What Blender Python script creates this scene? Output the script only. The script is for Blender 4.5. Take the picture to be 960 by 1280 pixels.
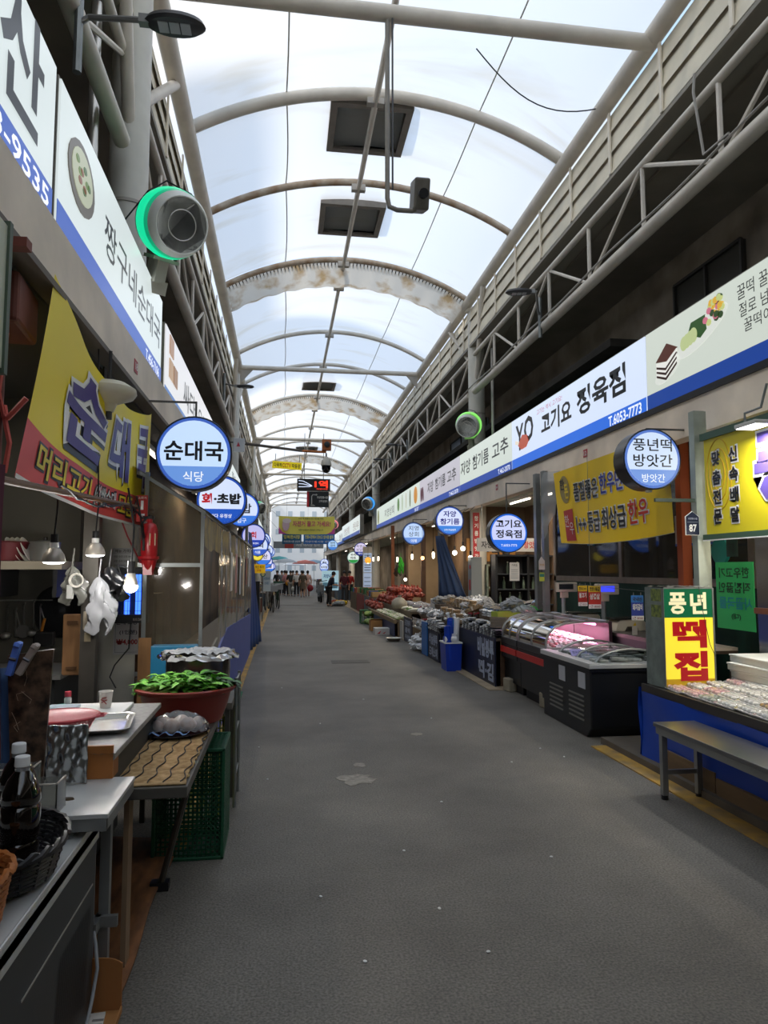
import bpy, math, random
from mathutils import Vector, Matrix
from math import pi, sin, cos, sqrt
random.seed(7)
for o in list(bpy.data.objects): bpy.data.objects.remove(o)
S=bpy.context.scene; COL=S.collection
# ---------------- camera, world, sun, exposure
cam=bpy.data.cameras.new('camera'); co=bpy.data.objects.new('camera',cam); COL.objects.link(co)
cam.sensor_fit='VERTICAL'; cam.sensor_height=36; cam.lens=880/1280*36; cam.clip_end=500; cam.clip_start=.05
_f=880.; _pit=math.atan(72/_f); _psi=math.atan(126/_f*cos(_pit))
co.location=(0,0,1.6); co.rotation_euler=(pi/2+_pit,0,-_psi)
S.camera=co
S.view_settings.view_transform='Standard'; S.view_settings.look='None'; S.view_settings.gamma=1; S.view_settings.use_curve_mapping=False
S.view_settings.exposure=0.3
w=bpy.data.worlds.new('world'); S.world=w; w.use_nodes=True; nt=w.node_tree; nt.nodes.clear()
wo=nt.nodes.new('ShaderNodeOutputWorld'); bg=nt.nodes.new('ShaderNodeBackground')
tc=nt.nodes.new('ShaderNodeTexCoord'); ns=nt.nodes.new('ShaderNodeTexNoise'); ns.inputs['Scale'].default_value=2.2; ns.inputs['Detail'].default_value=5
rp=nt.nodes.new('ShaderNodeValToRGB'); rp.color_ramp.elements[0].position=.47; rp.color_ramp.elements[1].position=.68
sp=nt.nodes.new('ShaderNodeSeparateXYZ'); sk=nt.nodes.new('ShaderNodeValToRGB'); e=sk.color_ramp.elements
e[0].position=0; e[0].color=(.95,.94,.92,1); e[1].position=.55; e[1].color=(.43,.65,1.0,1)
mx=nt.nodes.new('ShaderNodeMix'); mx.data_type='RGBA'
nt.links.new(tc.outputs['Generated'],ns.inputs['Vector']); nt.links.new(tc.outputs['Generated'],sp.inputs[0]); nt.links.new(sp.outputs['Z'],sk.inputs[0])
nt.links.new(ns.outputs[0],rp.inputs[0]); nt.links.new(rp.outputs[0],mx.inputs[0])
nt.links.new(sk.outputs[0],mx.inputs[6]); mx.inputs[7].default_value=(1.0,.95,.87,1)
nt.links.new(mx.outputs[2],bg.inputs[0]); bg.inputs[1].default_value=1.02; nt.links.new(bg.outputs[0],wo.inputs[0])
sl=bpy.data.lights.new('sun','SUN'); sl.energy=1.5; sl.angle=.03; sl.color=(1,.93,.82); so=bpy.data.objects.new('sun',sl); COL.objects.link(so)
so.rotation_euler=Vector((-.62,-.22,.75)).to_track_quat('Z','Y').to_euler()
# ---------------- materials
def lin(h):
    h=h.lstrip('#'); v=[int(h[i:i+2],16)/255 for i in (0,2,4)]
    return tuple(((c/12.92) if c<=.04045 else ((c+.055)/1.055)**2.4) for c in v)+(1,)
_m={}
def M(h,r=.55,metal=0,emit=0,noise=0,ns=8,bump=0,alpha=1,trans=0,h2=None,coat=0,spec=None,stretch=None):
    k=(h,r,metal,emit,noise,ns,bump,alpha,trans,h2,coat,spec,stretch)
    if k in _m: return _m[k]
    m=bpy.data.materials.new('mat_'+h.strip('#')); m.use_nodes=True; n=m.node_tree; b=n.nodes['Principled BSDF']
    c=lin(h); b.inputs['Base Color'].default_value=c; b.inputs['Roughness'].default_value=r; b.inputs['Metallic'].default_value=metal
    if spec is not None: b.inputs['Specular IOR Level'].default_value=spec
    if coat: b.inputs['Coat Weight'].default_value=coat; b.inputs['Coat Roughness'].default_value=.08
    if emit: b.inputs['Emission Color'].default_value=c; b.inputs['Emission Strength'].default_value=emit
    if alpha<1: b.inputs['Alpha'].default_value=alpha
    if trans: b.inputs['Transmission Weight'].default_value=trans
    if noise or bump:
        t=n.nodes.new('ShaderNodeTexCoord'); x=n.nodes.new('ShaderNodeTexNoise'); x.inputs['Scale'].default_value=ns; x.inputs['Detail'].default_value=6
        mp=n.nodes.new('ShaderNodeMapping'); n.links.new(t.outputs['Object'],mp.inputs[0]); n.links.new(mp.outputs[0],x.inputs['Vector'])
        if stretch: mp.inputs['Scale'].default_value=stretch
        if noise:
            rr=n.nodes.new('ShaderNodeValToRGB'); e=rr.color_ramp.elements; e[0].position=.32; e[1].position=.68
            c2=lin(h2) if h2 else tuple(v*(1-noise) for v in c[:3])+(1,)
            e[0].color=c2; e[1].color=c; n.links.new(x.outputs[0],rr.inputs[0]); n.links.new(rr.outputs[0],b.inputs['Base Color'])
            if emit: n.links.new(rr.outputs[0],b.inputs['Emission Color'])
        if bump:
            bp=n.nodes.new('ShaderNodeBump'); bp.inputs['Strength'].default_value=bump; bp.inputs['Distance'].default_value=.02
            n.links.new(x.outputs[0],bp.inputs['Height']); n.links.new(bp.outputs[0],b.inputs['Normal'])
    _m[k]=m; return m
def clearmat(h,a=.25,r=.08):
    """thin clear film / glass: mostly see-through with gloss"""
    k=('clr',h,a,r)
    if k in _m: return _m[k]
    m=bpy.data.materials.new('film_'+h.strip('#')); m.use_nodes=True; n=m.node_tree; n.nodes.clear()
    o=n.nodes.new('ShaderNodeOutputMaterial'); tr=n.nodes.new('ShaderNodeBsdfTransparent'); gl=n.nodes.new('ShaderNodeBsdfGlossy'); df=n.nodes.new('ShaderNodeBsdfDiffuse')
    gl.inputs['Roughness'].default_value=r; df.inputs[0].default_value=lin(h); tr.inputs[0].default_value=lin(h)
    fr=n.nodes.new('ShaderNodeFresnel'); fr.inputs[0].default_value=1.45
    m1=n.nodes.new('ShaderNodeMixShader'); m2=n.nodes.new('ShaderNodeMixShader'); m1.inputs[0].default_value=a
    n.links.new(tr.outputs[0],m1.inputs[1]); n.links.new(df.outputs[0],m1.inputs[2]); n.links.new(fr.outputs[0],m2.inputs[0])
    n.links.new(m1.outputs[0],m2.inputs[1]); n.links.new(gl.outputs[0],m2.inputs[2]); n.links.new(m2.outputs[0],o.inputs[0])
    _m[k]=m; return m
def membrane():
    m=bpy.data.materials.new('roof_membrane'); m.use_nodes=True; n=m.node_tree; n.nodes.clear()
    o=n.nodes.new('ShaderNodeOutputMaterial'); tl=n.nodes.new('ShaderNodeBsdfTranslucent'); df=n.nodes.new('ShaderNodeBsdfDiffuse'); tr=n.nodes.new('ShaderNodeBsdfTransparent')
    t=n.nodes.new('ShaderNodeTexCoord'); x=n.nodes.new('ShaderNodeTexNoise'); x.inputs['Scale'].default_value=.9; x.inputs['Detail'].default_value=5; x.inputs['Distortion'].default_value=.6
    mp=n.nodes.new('ShaderNodeMapping'); mp.inputs['Scale'].default_value=(.35,1.2,.35)
    r=n.nodes.new('ShaderNodeValToRGB'); e=r.color_ramp.elements; e[0].position=.25; e[0].color=(.80,.72,.58,1); e[1].position=.45; e[1].color=(.95,.93,.90,1)
    n.links.new(t.outputs['Object'],mp.inputs[0]); n.links.new(mp.outputs[0],x.inputs[0]); n.links.new(x.outputs[0],r.inputs[0])
    n.links.new(r.outputs[0],tl.inputs[0]); df.inputs[0].default_value=(.75,.75,.73,1)
    m1=n.nodes.new('ShaderNodeMixShader'); m1.inputs[0].default_value=.12; m2=n.nodes.new('ShaderNodeMixShader'); m2.inputs[0].default_value=.16
    n.links.new(tl.outputs[0],m1.inputs[1]); n.links.new(df.outputs[0],m1.inputs[2]); n.links.new(m1.outputs[0],m2.inputs[1]); n.links.new(tr.outputs[0],m2.inputs[2])
    n.links.new(m2.outputs[0],o.inputs[0]); return m
# ---------------- mesh builder
class B:
    def __init__(s): s.v=[]; s.f=[]
    def add(s,v,f):
        n=len(s.v); s.v+=[tuple(p) for p in v]; s.f+=[[i+n for i in q] for q in f]; return s
    def box(s,x0,x1,y0,y1,z0,z1,rz=0,rx=0,ry=0):
        c=Vector(((x0+x1)/2,(y0+y1)/2,(z0+z1)/2)); R=Matrix.Rotation(rz,3,'Z')@Matrix.Rotation(ry,3,'Y')@Matrix.Rotation(rx,3,'X')
        P=[(x,y,z) for z in (z0,z1) for y in (y0,y1) for x in (x0,x1)]
        return s.add([c+R@(Vector(p)-c) for p in P],[(0,2,3,1),(4,5,7,6),(0,1,5,4),(2,6,7,3),(0,4,6,2),(1,3,7,5)])
    def cyl(s,a,b,r,r2=None,n=12,cap=True):
        a=Vector(a); b=Vector(b); r2=r if r2 is None else r2; d=(b-a).normalized(); u=d.orthogonal().normalized(); w=d.cross(u)
        ring=lambda c,q:[c+q*(cos(2*pi*i/n)*u+sin(2*pi*i/n)*w) for i in range(n)]
        f=[(i,(i+1)%n,n+(i+1)%n,n+i) for i in range(n)]
        if cap: f+=[tuple(range(n))[::-1],tuple(range(n,2*n))]
        return s.add(ring(a,r)+ring(b,r2),f)
    def tube(s,pts,r,n=8,closed=False):
        P=[Vector(p) for p in pts]; m=len(P); vs=[]; pu=None
        for i,p in enumerate(P):
            if closed: d=P[(i+1)%m]-P[i-1]
            else: d=P[min(i+1,m-1)]-P[max(i-1,0)]
            d.normalize()
            u=(pu-d*pu.dot(d)).normalized() if pu is not None and (pu-d*pu.dot(d)).length>1e-5 else d.orthogonal().normalized()
            pu=u; w=d.cross(u); q=r[i] if isinstance(r,(list,tuple)) else r
            vs+=[p+q*(cos(2*pi*k/n)*u+sin(2*pi*k/n)*w) for k in range(n)]
        f=[]
        for i in range(m if closed else m-1):
            j=(i+1)%m; f+=[(i*n+k,i*n+(k+1)%n,j*n+(k+1)%n,j*n+k) for k in range(n)]
        if not closed: f+=[tuple(range(n))[::-1],tuple(range((m-1)*n,m*n))]
        return s.add(vs,f)
    def lathe(s,prof,c=(0,0,0),n=20,sx=1,sy=1,axis='Z'):
        vs=[]
        for r,z in prof:
            for k in range(n):
                a=2*pi*k/n; x,y=r*cos(a)*sx,r*sin(a)*sy
                p=(x,y,z) if axis=='Z' else (x,-z,y) if axis=='Y' else (z,x,y)
                vs.append((c[0]+p[0],c[1]+p[1],c[2]+p[2]))
        f=[]
        for i in range(len(prof)-1): f+=[(i*n+k,i*n+(k+1)%n,(i+1)*n+(k+1)%n,(i+1)*n+k) for k in range(n)]
        f+=[tuple(range(n))[::-1],tuple(range((len(prof)-1)*n,len(prof)*n))]
        return s.add(vs,f)
    def prism(s,poly,y0,y1,plane='xz'):
        n=len(poly)
        g={'xz':lambda p,y:(p[0],y,p[1]),'xy':lambda p,y:(p[0],p[1],y),'yz':lambda p,y:(y,p[0],p[1])}[plane]
        return s.add([g(p,y0) for p in poly]+[g(p,y1) for p in poly],[tuple(range(n))[::-1],tuple(range(n,2*n))]+[(i,(i+1)%n,n+(i+1)%n,n+i) for i in range(n)])
    def grid(s,fn,nu,nv):
        vs=[fn(i/nu,j/nv) for j in range(nv+1) for i in range(nu+1)]; k=nu+1
        return s.add(vs,[(j*k+i,j*k+i+1,(j+1)*k+i+1,(j+1)*k+i) for j in range(nv) for i in range(nu)])
    def sph(s,c,r,sx=1,sy=1,sz=1,n=10,m=7,jit=0,seed=0):
        rd=random.Random(seed); vs=[]
        for j in range(1,m):
            t=pi*j/m
            for i in range(n):
                a=2*pi*i/n; q=r*(1+jit*(rd.random()-.5)); vs.append((c[0]+q*sx*sin(t)*cos(a),c[1]+q*sy*sin(t)*sin(a),c[2]+q*sz*cos(t)))
        vs+=[(c[0],c[1],c[2]+r*sz),(c[0],c[1],c[2]-r*sz)]; T=len(vs)-2
        f=[]
        for j in range(m-2): f+=[(j*n+i,(j+1)*n+i,(j+1)*n+(i+1)%n,j*n+(i+1)%n) for i in range(n)]
        f+=[(T,i,(i+1)%n) for i in range(n)]+[(T+1,(m-2)*n+(i+1)%n,(m-2)*n+i) for i in range(n)]
        return s.add(vs,f)
    def disc(s,c,r,y0,y1,n=32): return s.prism([(c[0]+r*cos(2*pi*k/n),c[1]+r*sin(2*pi*k/n)) for k in range(n)][::-1],y0,y1)
    def o(s,name,mat,parent=None,smooth=False,bevel=0,solid=0,world=False,loc=None,sub=0,label=None):
        me=bpy.data.meshes.new(name)
        off=Vector((0,0,0))
        if world and parent is not None:
            p=parent
            while p is not None: off+=p.location; p=p.parent
        me.from_pydata([Vector(v)-off for v in s.v],[],s.f); me.validate(); me.update()
        if not isinstance(mat,(list,tuple)): mat=[mat]
        for m in mat: me.materials.append(m)
        ob=bpy.data.objects.new(name,me); COL.objects.link(ob)
        if smooth: me.shade_smooth(); me.set_sharp_from_angle(angle=math.radians(45))
        if solid: q=ob.modifiers.new('s','SOLIDIFY'); q.thickness=solid; q.offset=0
        if bevel: q=ob.modifiers.new('b','BEVEL'); q.width=bevel; q.segments=2; q.limit_method='ANGLE'
        if sub: q=ob.modifiers.new('u','SUBSURF'); q.levels=sub; q.render_levels=sub
        if parent: ob.parent=parent
        if loc: ob.location=loc
        if label: ob['label']=label
        return ob
def tag(o,label,cat,group=None,kind=None):
    if label: o['label']=label
    if cat: o['category']=cat
    if group: o['group']=group
    if kind: o['kind']=kind
    return o
def T(name,label,cat,loc=(0,0,0),rz=0,group=None,rx=0,ry=0):
    o=bpy.data.objects.new(name,None); COL.objects.link(o); o.location=loc; o.rotation_euler=(rx,ry,rz); o.empty_display_size=.1
    return tag(o,label,cat,group)
def ST(b,name,mat,**k):
    o=b.o(name,mat,**k); o['kind']='structure'; return o
def kids(o): return [c for c in bpy.data.objects if c.parent==o]
def dup(root,loc,rz=None,label=None,group=None,scale=None,rot=None,_tree=None):
    def rec(o,p):
        c=o.copy(); COL.objects.link(c)
        if p: c.parent=p
        for k in o.children: rec(k,c)
        return c
    r=rec(root,None); r.location=loc
    if rz is not None: r.rotation_euler=(r.rotation_euler.x,r.rotation_euler.y,rz)
    if rot is not None: r.rotation_euler=rot
    if label: r['label']=label
    if group: r['group']=group
    if scale: r.scale=scale if isinstance(scale,(tuple,list)) else (scale,)*3
    return r
# ---------------- lettering: flat in local x/z, facing -y
_tc={}
_cu=bpy.data.curves.new('t','FONT'); _cu.size=1; _cu.resolution_u=2; _cu.align_x='CENTER'; _ob=bpy.data.objects.new('t',_cu)
_cu.body='₩가간갈객거건격겹계고골곰과구국근금급기길김꿀끌끓날내넘네년뉴는니닐다단달닭당대도돈동돼두듬등떡락레로롤를름리마만맞매머메모목무문물미바반받발밥방배백보복봉부분불비사산살삼상생서선세센소속수순스시식신싸쌀쓰안앗야약양어업에엑역염영옛오요우원위유육은음이인일입자작장적전절점접정제족좋주중증지직진질집짱찬참찹채철초최추춤치탕터토통투트포표품풍한해행홍화확활회휴흑'; _ob.to_mesh(); _ob.to_mesh_clear()
def tmesh(s,bold):
    k=(s,bold)
    if k in _tc: return _tc[k]
    _cu.body=s; _cu.offset=bold; me=_ob.to_mesh(); vs=[(v.co.x,v.co.y) for v in me.vertices]; fs=[tuple(p.vertices) for p in me.polygons]; _ob.to_mesh_clear()
    xs=[v[0] for v in vs] or [0,1]; ys=[v[1] for v in vs] or [0,1]; x0,x1,y0,y1=min(xs),max(xs),min(ys),max(ys)
    _tc[k]=([((x-x0)/((x1-x0) or 1),(y-y0)/((y1-y0) or 1)) for x,y in vs],fs,(x1-x0)/((y1-y0) or 1)); return _tc[k]
def fine(vs,fs,asp):
    import bmesh
    bm=bmesh.new(); V=[bm.verts.new((x*asp,y,0)) for x,y in vs]
    for f in fs:
        try: bm.faces.new([V[i] for i in f])
        except ValueError: pass
    for _ in range(4):
        bmesh.ops.triangulate(bm,faces=bm.faces[:]); e=[q for q in bm.edges if q.calc_length()>.14]
        if not e: break
        bmesh.ops.subdivide_edges(bm,edges=e,cuts=1)
    bm.verts.index_update(); r=[(v.co.x/asp,v.co.y) for v in bm.verts],[tuple(v.index for v in f.verts) for f in bm.faces]; bm.free(); return r
def L(parent,s,mat,x0,z0,x1,z1,y=-.005,bold=.01,name='lettering',warp=None,fit=False,flip=False,label=None,out=None,outmat=None):
    """text s filling the box x0..x1, z0..z1 of parent's face"""
    if outmat is not None:
        L(parent,s,outmat,x0-out,z0-out,x1+out,z1+out,y=y*.6 if not warp else y*.6,bold=bold+.045,name='lettering_outline',warp=warp,fit=fit)
    vs,fs,asp=tmesh(s,bold)
    if fit:
        w,h=x1-x0,z1-z0
        if w/h>asp: c=(x0+x1)/2; x0,x1=c-h*asp/2,c+h*asp/2
        else: c=(z0+z1)/2; q=w/asp; z0,z1=c-q/2,c+q/2
    if flip: x0,x1=x1,x0
    b=B(); P=[]
    if warp: vs,fs=fine(vs,fs,asp)
    for u,v in vs:
        x,z=x0+(x1-x0)*u,z0+(z1-z0)*v
        P.append((x,y,z) if not warp else warp(x,z,y))
    b.add(P,fs); return b.o(name,mat,parent,label=label)
def sheet(parent,name,mat,x0,z0,x1,z1,y=-.003,th=.002,label=None):
    return B().box(x0,x1,y-th,y,z0,z1).o(name,mat,parent,label=label)
# ---------------- structure
STEEL=M('#e2dacd',.5,.0,noise=.18,ns=3); STEELD=M('#b5afa6',.5,noise=.15,ns=3); RUST=M('#c3b6a4',.6,noise=.5,ns=5,h2='#9a7d60')
def asphalt():
    m=bpy.data.materials.new('asphalt'); m.use_nodes=True; n=m.node_tree; b=n.nodes['Principled BSDF']; t=n.nodes.new('ShaderNodeTexCoord')
    a=n.nodes.new('ShaderNodeTexNoise'); a.inputs['Scale'].default_value=.6; a.inputs['Detail'].default_value=8; a.inputs['Roughness'].default_value=.65
    f=n.nodes.new('ShaderNodeTexNoise'); f.inputs['Scale'].default_value=90; f.inputs['Detail'].default_value=4
    v=n.nodes.new('ShaderNodeTexVoronoi'); v.inputs['Scale'].default_value=26
    r1=n.nodes.new('ShaderNodeValToRGB'); e=r1.color_ramp.elements; e[0].position=.35; e[0].color=(.115,.104,.088,1); e[1].position=.7; e[1].color=(.215,.198,.168,1)
    r2=n.nodes.new('ShaderNodeValToRGB'); e=r2.color_ramp.elements; e[0].position=.35; e[0].color=(.6,.6,.6,1); e[1].position=.65; e[1].color=(1.25,1.25,1.25,1)
    r3=n.nodes.new('ShaderNodeValToRGB'); e=r3.color_ramp.elements; e[0].position=.03; e[0].color=(.5,.5,.48,1); e[1].position=.06; e[1].color=(0,0,0,1)
    gate=n.nodes.new('ShaderNodeTexNoise'); gate.inputs['Scale'].default_value=9; r4=n.nodes.new('ShaderNodeValToRGB'); r4.color_ramp.elements[0].position=.6; r4.color_ramp.elements[1].position=.68
    mu=n.nodes.new('ShaderNodeMix'); mu.data_type='RGBA'; mu.blend_type='MULTIPLY'; mu.inputs[0].default_value=1
    m3=n.nodes.new('ShaderNodeMix'); m3.data_type='RGBA'; m3.blend_type='MULTIPLY'; m3.inputs[0].default_value=1
    ad=n.nodes.new('ShaderNodeMix'); ad.data_type='RGBA'; ad.blend_type='ADD'; ad.inputs[0].default_value=.35
    k=n.links.new
    for q in (a,f,v,gate): k(t.outputs['Object'],q.inputs['Vector'])
    k(a.outputs[0],r1.inputs[0]); k(f.outputs[0],r2.inputs[0]); k(v.outputs['Distance'],r3.inputs[0]); k(gate.outputs[0],r4.inputs[0])
    k(r1.outputs[0],mu.inputs[6]); k(r2.outputs[0],mu.inputs[7]); k(r3.outputs[0],m3.inputs[6]); k(r4.outputs[0],m3.inputs[7])
    k(mu.outputs[2],ad.inputs[6]); k(m3.outputs[2],ad.inputs[7]); k(ad.outputs[2],b.inputs['Base Color']); b.inputs['Roughness'].default_value=.62
    b.inputs['Specular IOR Level'].default_value=.35
    bp=n.nodes.new('ShaderNodeBump'); bp.inputs['Strength'].default_value=.35; bp.inputs['Distance'].default_value=.01; k(f.outputs[0],bp.inputs['Height']); k(bp.outputs[0],b.inputs['Normal'])
    return m
ST(B().box(-14,16,-30,160,-.2,0),'floor',asphalt())
CONC=M('#8c867b',.8,noise=.35,ns=4); YEL=M('#c79a3a',.7,noise=.35,ns=6,h2='#8c7550')
ST(B().box(-1.1,-.68,7.2,60,0,.012),'trim_1',CONC); ST(B().box(-.67,-.535,4.3,60,0,.010),'trim_2',YEL)
ST(B().box(2.72,3.4,9.2,60,0,.012),'trim_3',M('#a08f76',.8,noise=.3,ns=4)); ST(B().box(2.78,2.92,0,6.2,0,.010),'trim_4',YEL)
ST(B().box(2.92,5,-2,6.3,0,.06),'trim_5',M('#6b6257',.9,noise=.3,ns=5))
ST(B().box(-.2,1.4,32,32.3,0,.004),'trim_6',M('#6a6258',.8))
# roof arcs
XC,RR,ZC,HA=1.325,5.146,3.204,math.asin(2.675/5.146)
def arc(Y,k=28,dr=0,a0=-HA,a1=HA,dz=0): return [(XC+(RR+dr)*sin(a0+(a1-a0)*i/k),Y,ZC+dz+(RR+dr)*cos(a0+(a1-a0)*i/k)) for i in range(k+1)]
AR=[-24,-18,-12,-6,-.5,6.0,9.4,11.7,14.8,16.1,19.5,22.7,26.8,29.0,32.8,36.7,41.2,43.4,47,51,55,57.3,62,66,70]
MEM=membrane()
def roofseg(y0,y1,sagg):
    nv=8
    def fn(u,v):
        a=-HA+2*HA*u; d=RR+.05-sagg*4*v*(1-v); return (XC+d*sin(a),y0+(y1-y0)*v,ZC+d*cos(a))
    return B().grid(fn,24,nv)
gaps={(14.8,16.1),(26.8,29.0),(41.2,43.4),(55,57.3)}
nC=0
for a,b in zip(AR[:-1],AR[1:]):
    if (a,b) in gaps: continue
    nC+=1
    ST(roofseg(a,b,.10 if b-a<3.5 else .16),'ceiling' if nC==1 else 'ceiling_%d'%nC,MEM,smooth=True)
def valmat():
    m=bpy.data.materials.new('valance_fabric'); m.use_nodes=True; n=m.node_tree; n.nodes.clear(); o=n.nodes.new('ShaderNodeOutputMaterial'); a=n.nodes.new('ShaderNodeBsdfTranslucent'); d=n.nodes.new('ShaderNodeBsdfDiffuse'); x=n.nodes.new('ShaderNodeMixShader'); x.inputs[0].default_value=.5
    t=n.nodes.new('ShaderNodeTexCoord'); z=n.nodes.new('ShaderNodeTexNoise'); z.inputs['Scale'].default_value=2.5; z.inputs['Detail'].default_value=5; r=n.nodes.new('ShaderNodeValToRGB'); e=r.color_ramp.elements; e[0].position=.33; e[0].color=(.55,.38,.2,1); e[1].position=.52; e[1].color=(.86,.80,.70,1)
    k=n.links.new; k(t.outputs['Object'],z.inputs[0]); k(z.outputs[0],r.inputs[0]); k(r.outputs[0],a.inputs[0]); k(r.outputs[0],d.inputs[0]); k(a.outputs[0],x.inputs[1]); k(d.outputs[0],x.inputs[2]); k(x.outputs[0],o.inputs[0]); return m
VAL=valmat()
for i,(a,b) in enumerate(sorted(gaps)):
    t=T('roof_gutter_valance','draped beige fabric strip between the %s pair of roof arches'%['nearest','second nearest','third','farthest'][i],'roof fabric',(XC,(a+b)/2,8.0))
    def fn(u,v,a=a,b=b):
        an=-HA+2*HA*u; d=RR-.02-.34*4*v*(1-v)*.9-.02*sin(u*70)*sin(pi*v); return (XC+d*sin(an),a+(b-a)*v,ZC+d*cos(an))
    B().grid(fn,90,8).o('fabric',VAL,t,smooth=True,world=True)
    lace=B()
    for k in range(70):
        an=-HA+2*HA*(k+.5)/70; p=lambda r,y:(XC+r*sin(an),y,ZC+r*cos(an)); lace.cyl(p(RR-.06,a+.02),p(RR-.12,a+.16),.012,n=4)
    lace.o('lacing',M('#4a4642'),t,world=True)
names={9.4:'first big roof arch seen overhead, above the round fan',11.7:'thin rusty roof arch between the two square roof vents',14.8:'rust stained roof arch laced to the near fabric valance',16.1:'roof arch closing the far side of the near fabric valance'}
for i,y in enumerate(AR):
    r=.085 if y in (9.4,) else .06
    m=RUST if y in (11.7,14.8,16.1) else STEEL
    k=len([q for q in AR if 16.1<q<=y])
    ORD='first second third fourth fifth sixth seventh eighth ninth tenth eleventh twelfth thirteenth fourteenth fifteenth'.split()
    lab=names.get(y) or 'steel roof arch, %s counted beyond the near fabric valance'%ORD[k-1]
    if y<7: lab='steel roof arch overhead, out of the top of the photo'
    t=T('roof_arch',lab,'arch',(XC,y,7.6),group='arches over the street')
    B().tube(arc(y,dr=-.03),r,10).o('arch_tube',m,t,smooth=True,world=True)
    if y==9.4: B().tube(arc(y+.14,dr=.06),.05,8).o('edge_clamp',STEELD,t,smooth=True,world=True)
    for s in (-HA,HA):
        B().box(XC+(RR)*sin(s)-.09,XC+RR*sin(s)+.09,y-.08,y+.08,7.46,7.62).o('foot_bracket',STEELD,t,world=True)
# seams along the membrane
for i,x in enumerate((-.02,2.72)):
    a=math.asin((x-XC)/RR); r=RR+.0
    for j,(y0,y1) in enumerate([q for q in zip(AR[:-1],AR[1:]) if q not in gaps]):
        if y1<6: continue
        pts=[]
        for k in range(9):
            v=k/8; d=RR+.04-(.10 if y1-y0<3.5 else .16)*4*v*(1-v); pts.append((d,y0+(y1-y0)*v))
        b=B(); w=.010
        b.grid(lambda u,v,pts=pts:(XC+pts[int(round(v*8))][0]*sin(a)+(u-.5)*w*2,pts[int(round(v*8))][1],ZC+pts[int(round(v*8))][0]*cos(a)-.006),1,8)
        ST(b,'trim_%d'%(20+i*40+j),M('#d8d8cc',.6))
# long pipes, ridge
def thing1(b,name,label,cat,mat,group=None,base=None,**k):
    o=b.o(name,mat,**k); return tag(o,label,cat,group)
for x,s in ((4.0,'right'),(-1.35,'left')):
    thing1(B().cyl((x,-24,7.5),(x,72,7.5),.11,n=16),'eaves_pipe','thick steel pipe running along the %s edge of the arched roof'%s,'pipe',STEEL,smooth=True)
t=T('ridge_pipe','slim steel pipe running down the middle under the roof arches','pipe',(1.22,0,8.2))
B().cyl((1.22,-24,8.20),(1.22,72,8.20),.045,n=10).o('pipe',STEEL,t,smooth=True,world=True)
for y in AR: B().box(1.10,1.34,y-.05,y+.05,8.16,8.27).o('clamp',STEELD,t,world=True)
BY=[6.9,20.4,31.6,43.5,54,64]
for i,y in enumerate(BY):
    t=T('cross_beam','straight steel tie beam across the street, %s'%['the one cut by the top of the photo','second one, ahead of the camera pole','third one, just before the yellow CCTV sign hangs','fourth one, behind the red display','fifth one, far down the street','farthest one at the street end'][i],'beam',(XC,y,7.45),group='tie beams')
    B().cyl((-1.35,y,7.45),(4,y,7.45),.085 if i==0 else .07,n=14).o('tube',STEEL,t,smooth=True,world=True)
    for x,s in ((-1.27,1),(3.92,-1)) if i else (): B().prism([(x,7.4),(x+.35*s,7.4),(x,7.0)],y-.01,y+.01).o('gusset',STEELD,t,world=True)
def column(x,y,out,lab,ztop=7.42):
    t=T('steel_column',lab,'column',(x,y,0),group='round steel columns')
    B().cyl((x,y,0),(x,y,ztop-.1),.18,n=24).o('shaft',M('#dcdad0',.5,noise=.12,ns=4),t,smooth=True,world=True)
    B().cyl((x,y,5.0),(x,y,5.03),.19,n=24).o('weld_ring',STEELD,t,smooth=True,world=True)
    px=4.0 if x>0 else -1.35
    for dy in (-1.3,1.6): B().cyl((x,y,5.6 if dy<0 else 6.0),(px,y+dy,7.42),.06,n=10).o('brace',STEEL,t,smooth=True,world=True)
    B().cyl((x,y,7.32),(px,y,7.42),.1,n=10).o('head',STEEL,t,smooth=True,world=True)
RC=[(1.5,'near'),(14.9,'with the green fan ring in front'),(32,'with the blue fan in front'),(43.5,'third down the right side'),(54,'fourth down the right side'),(64,'last down the right side')]
for y,l in RC: column(4.2,y,1,'grey round steel column on the right side, %s'%l)
for y,l in [(-3,'behind the viewer'),(6.7,'wearing the price poster and the bug zapper'),(20.7,'beside the second street lamp'),(32.5,'behind the small green fan'),(43.5,'third visible down the left side'),(54,'fourth down the left side'),(64,'last down the left side')]: column(-1.5,y,-1,'grey round steel column on the left side, %s'%l)
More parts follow.
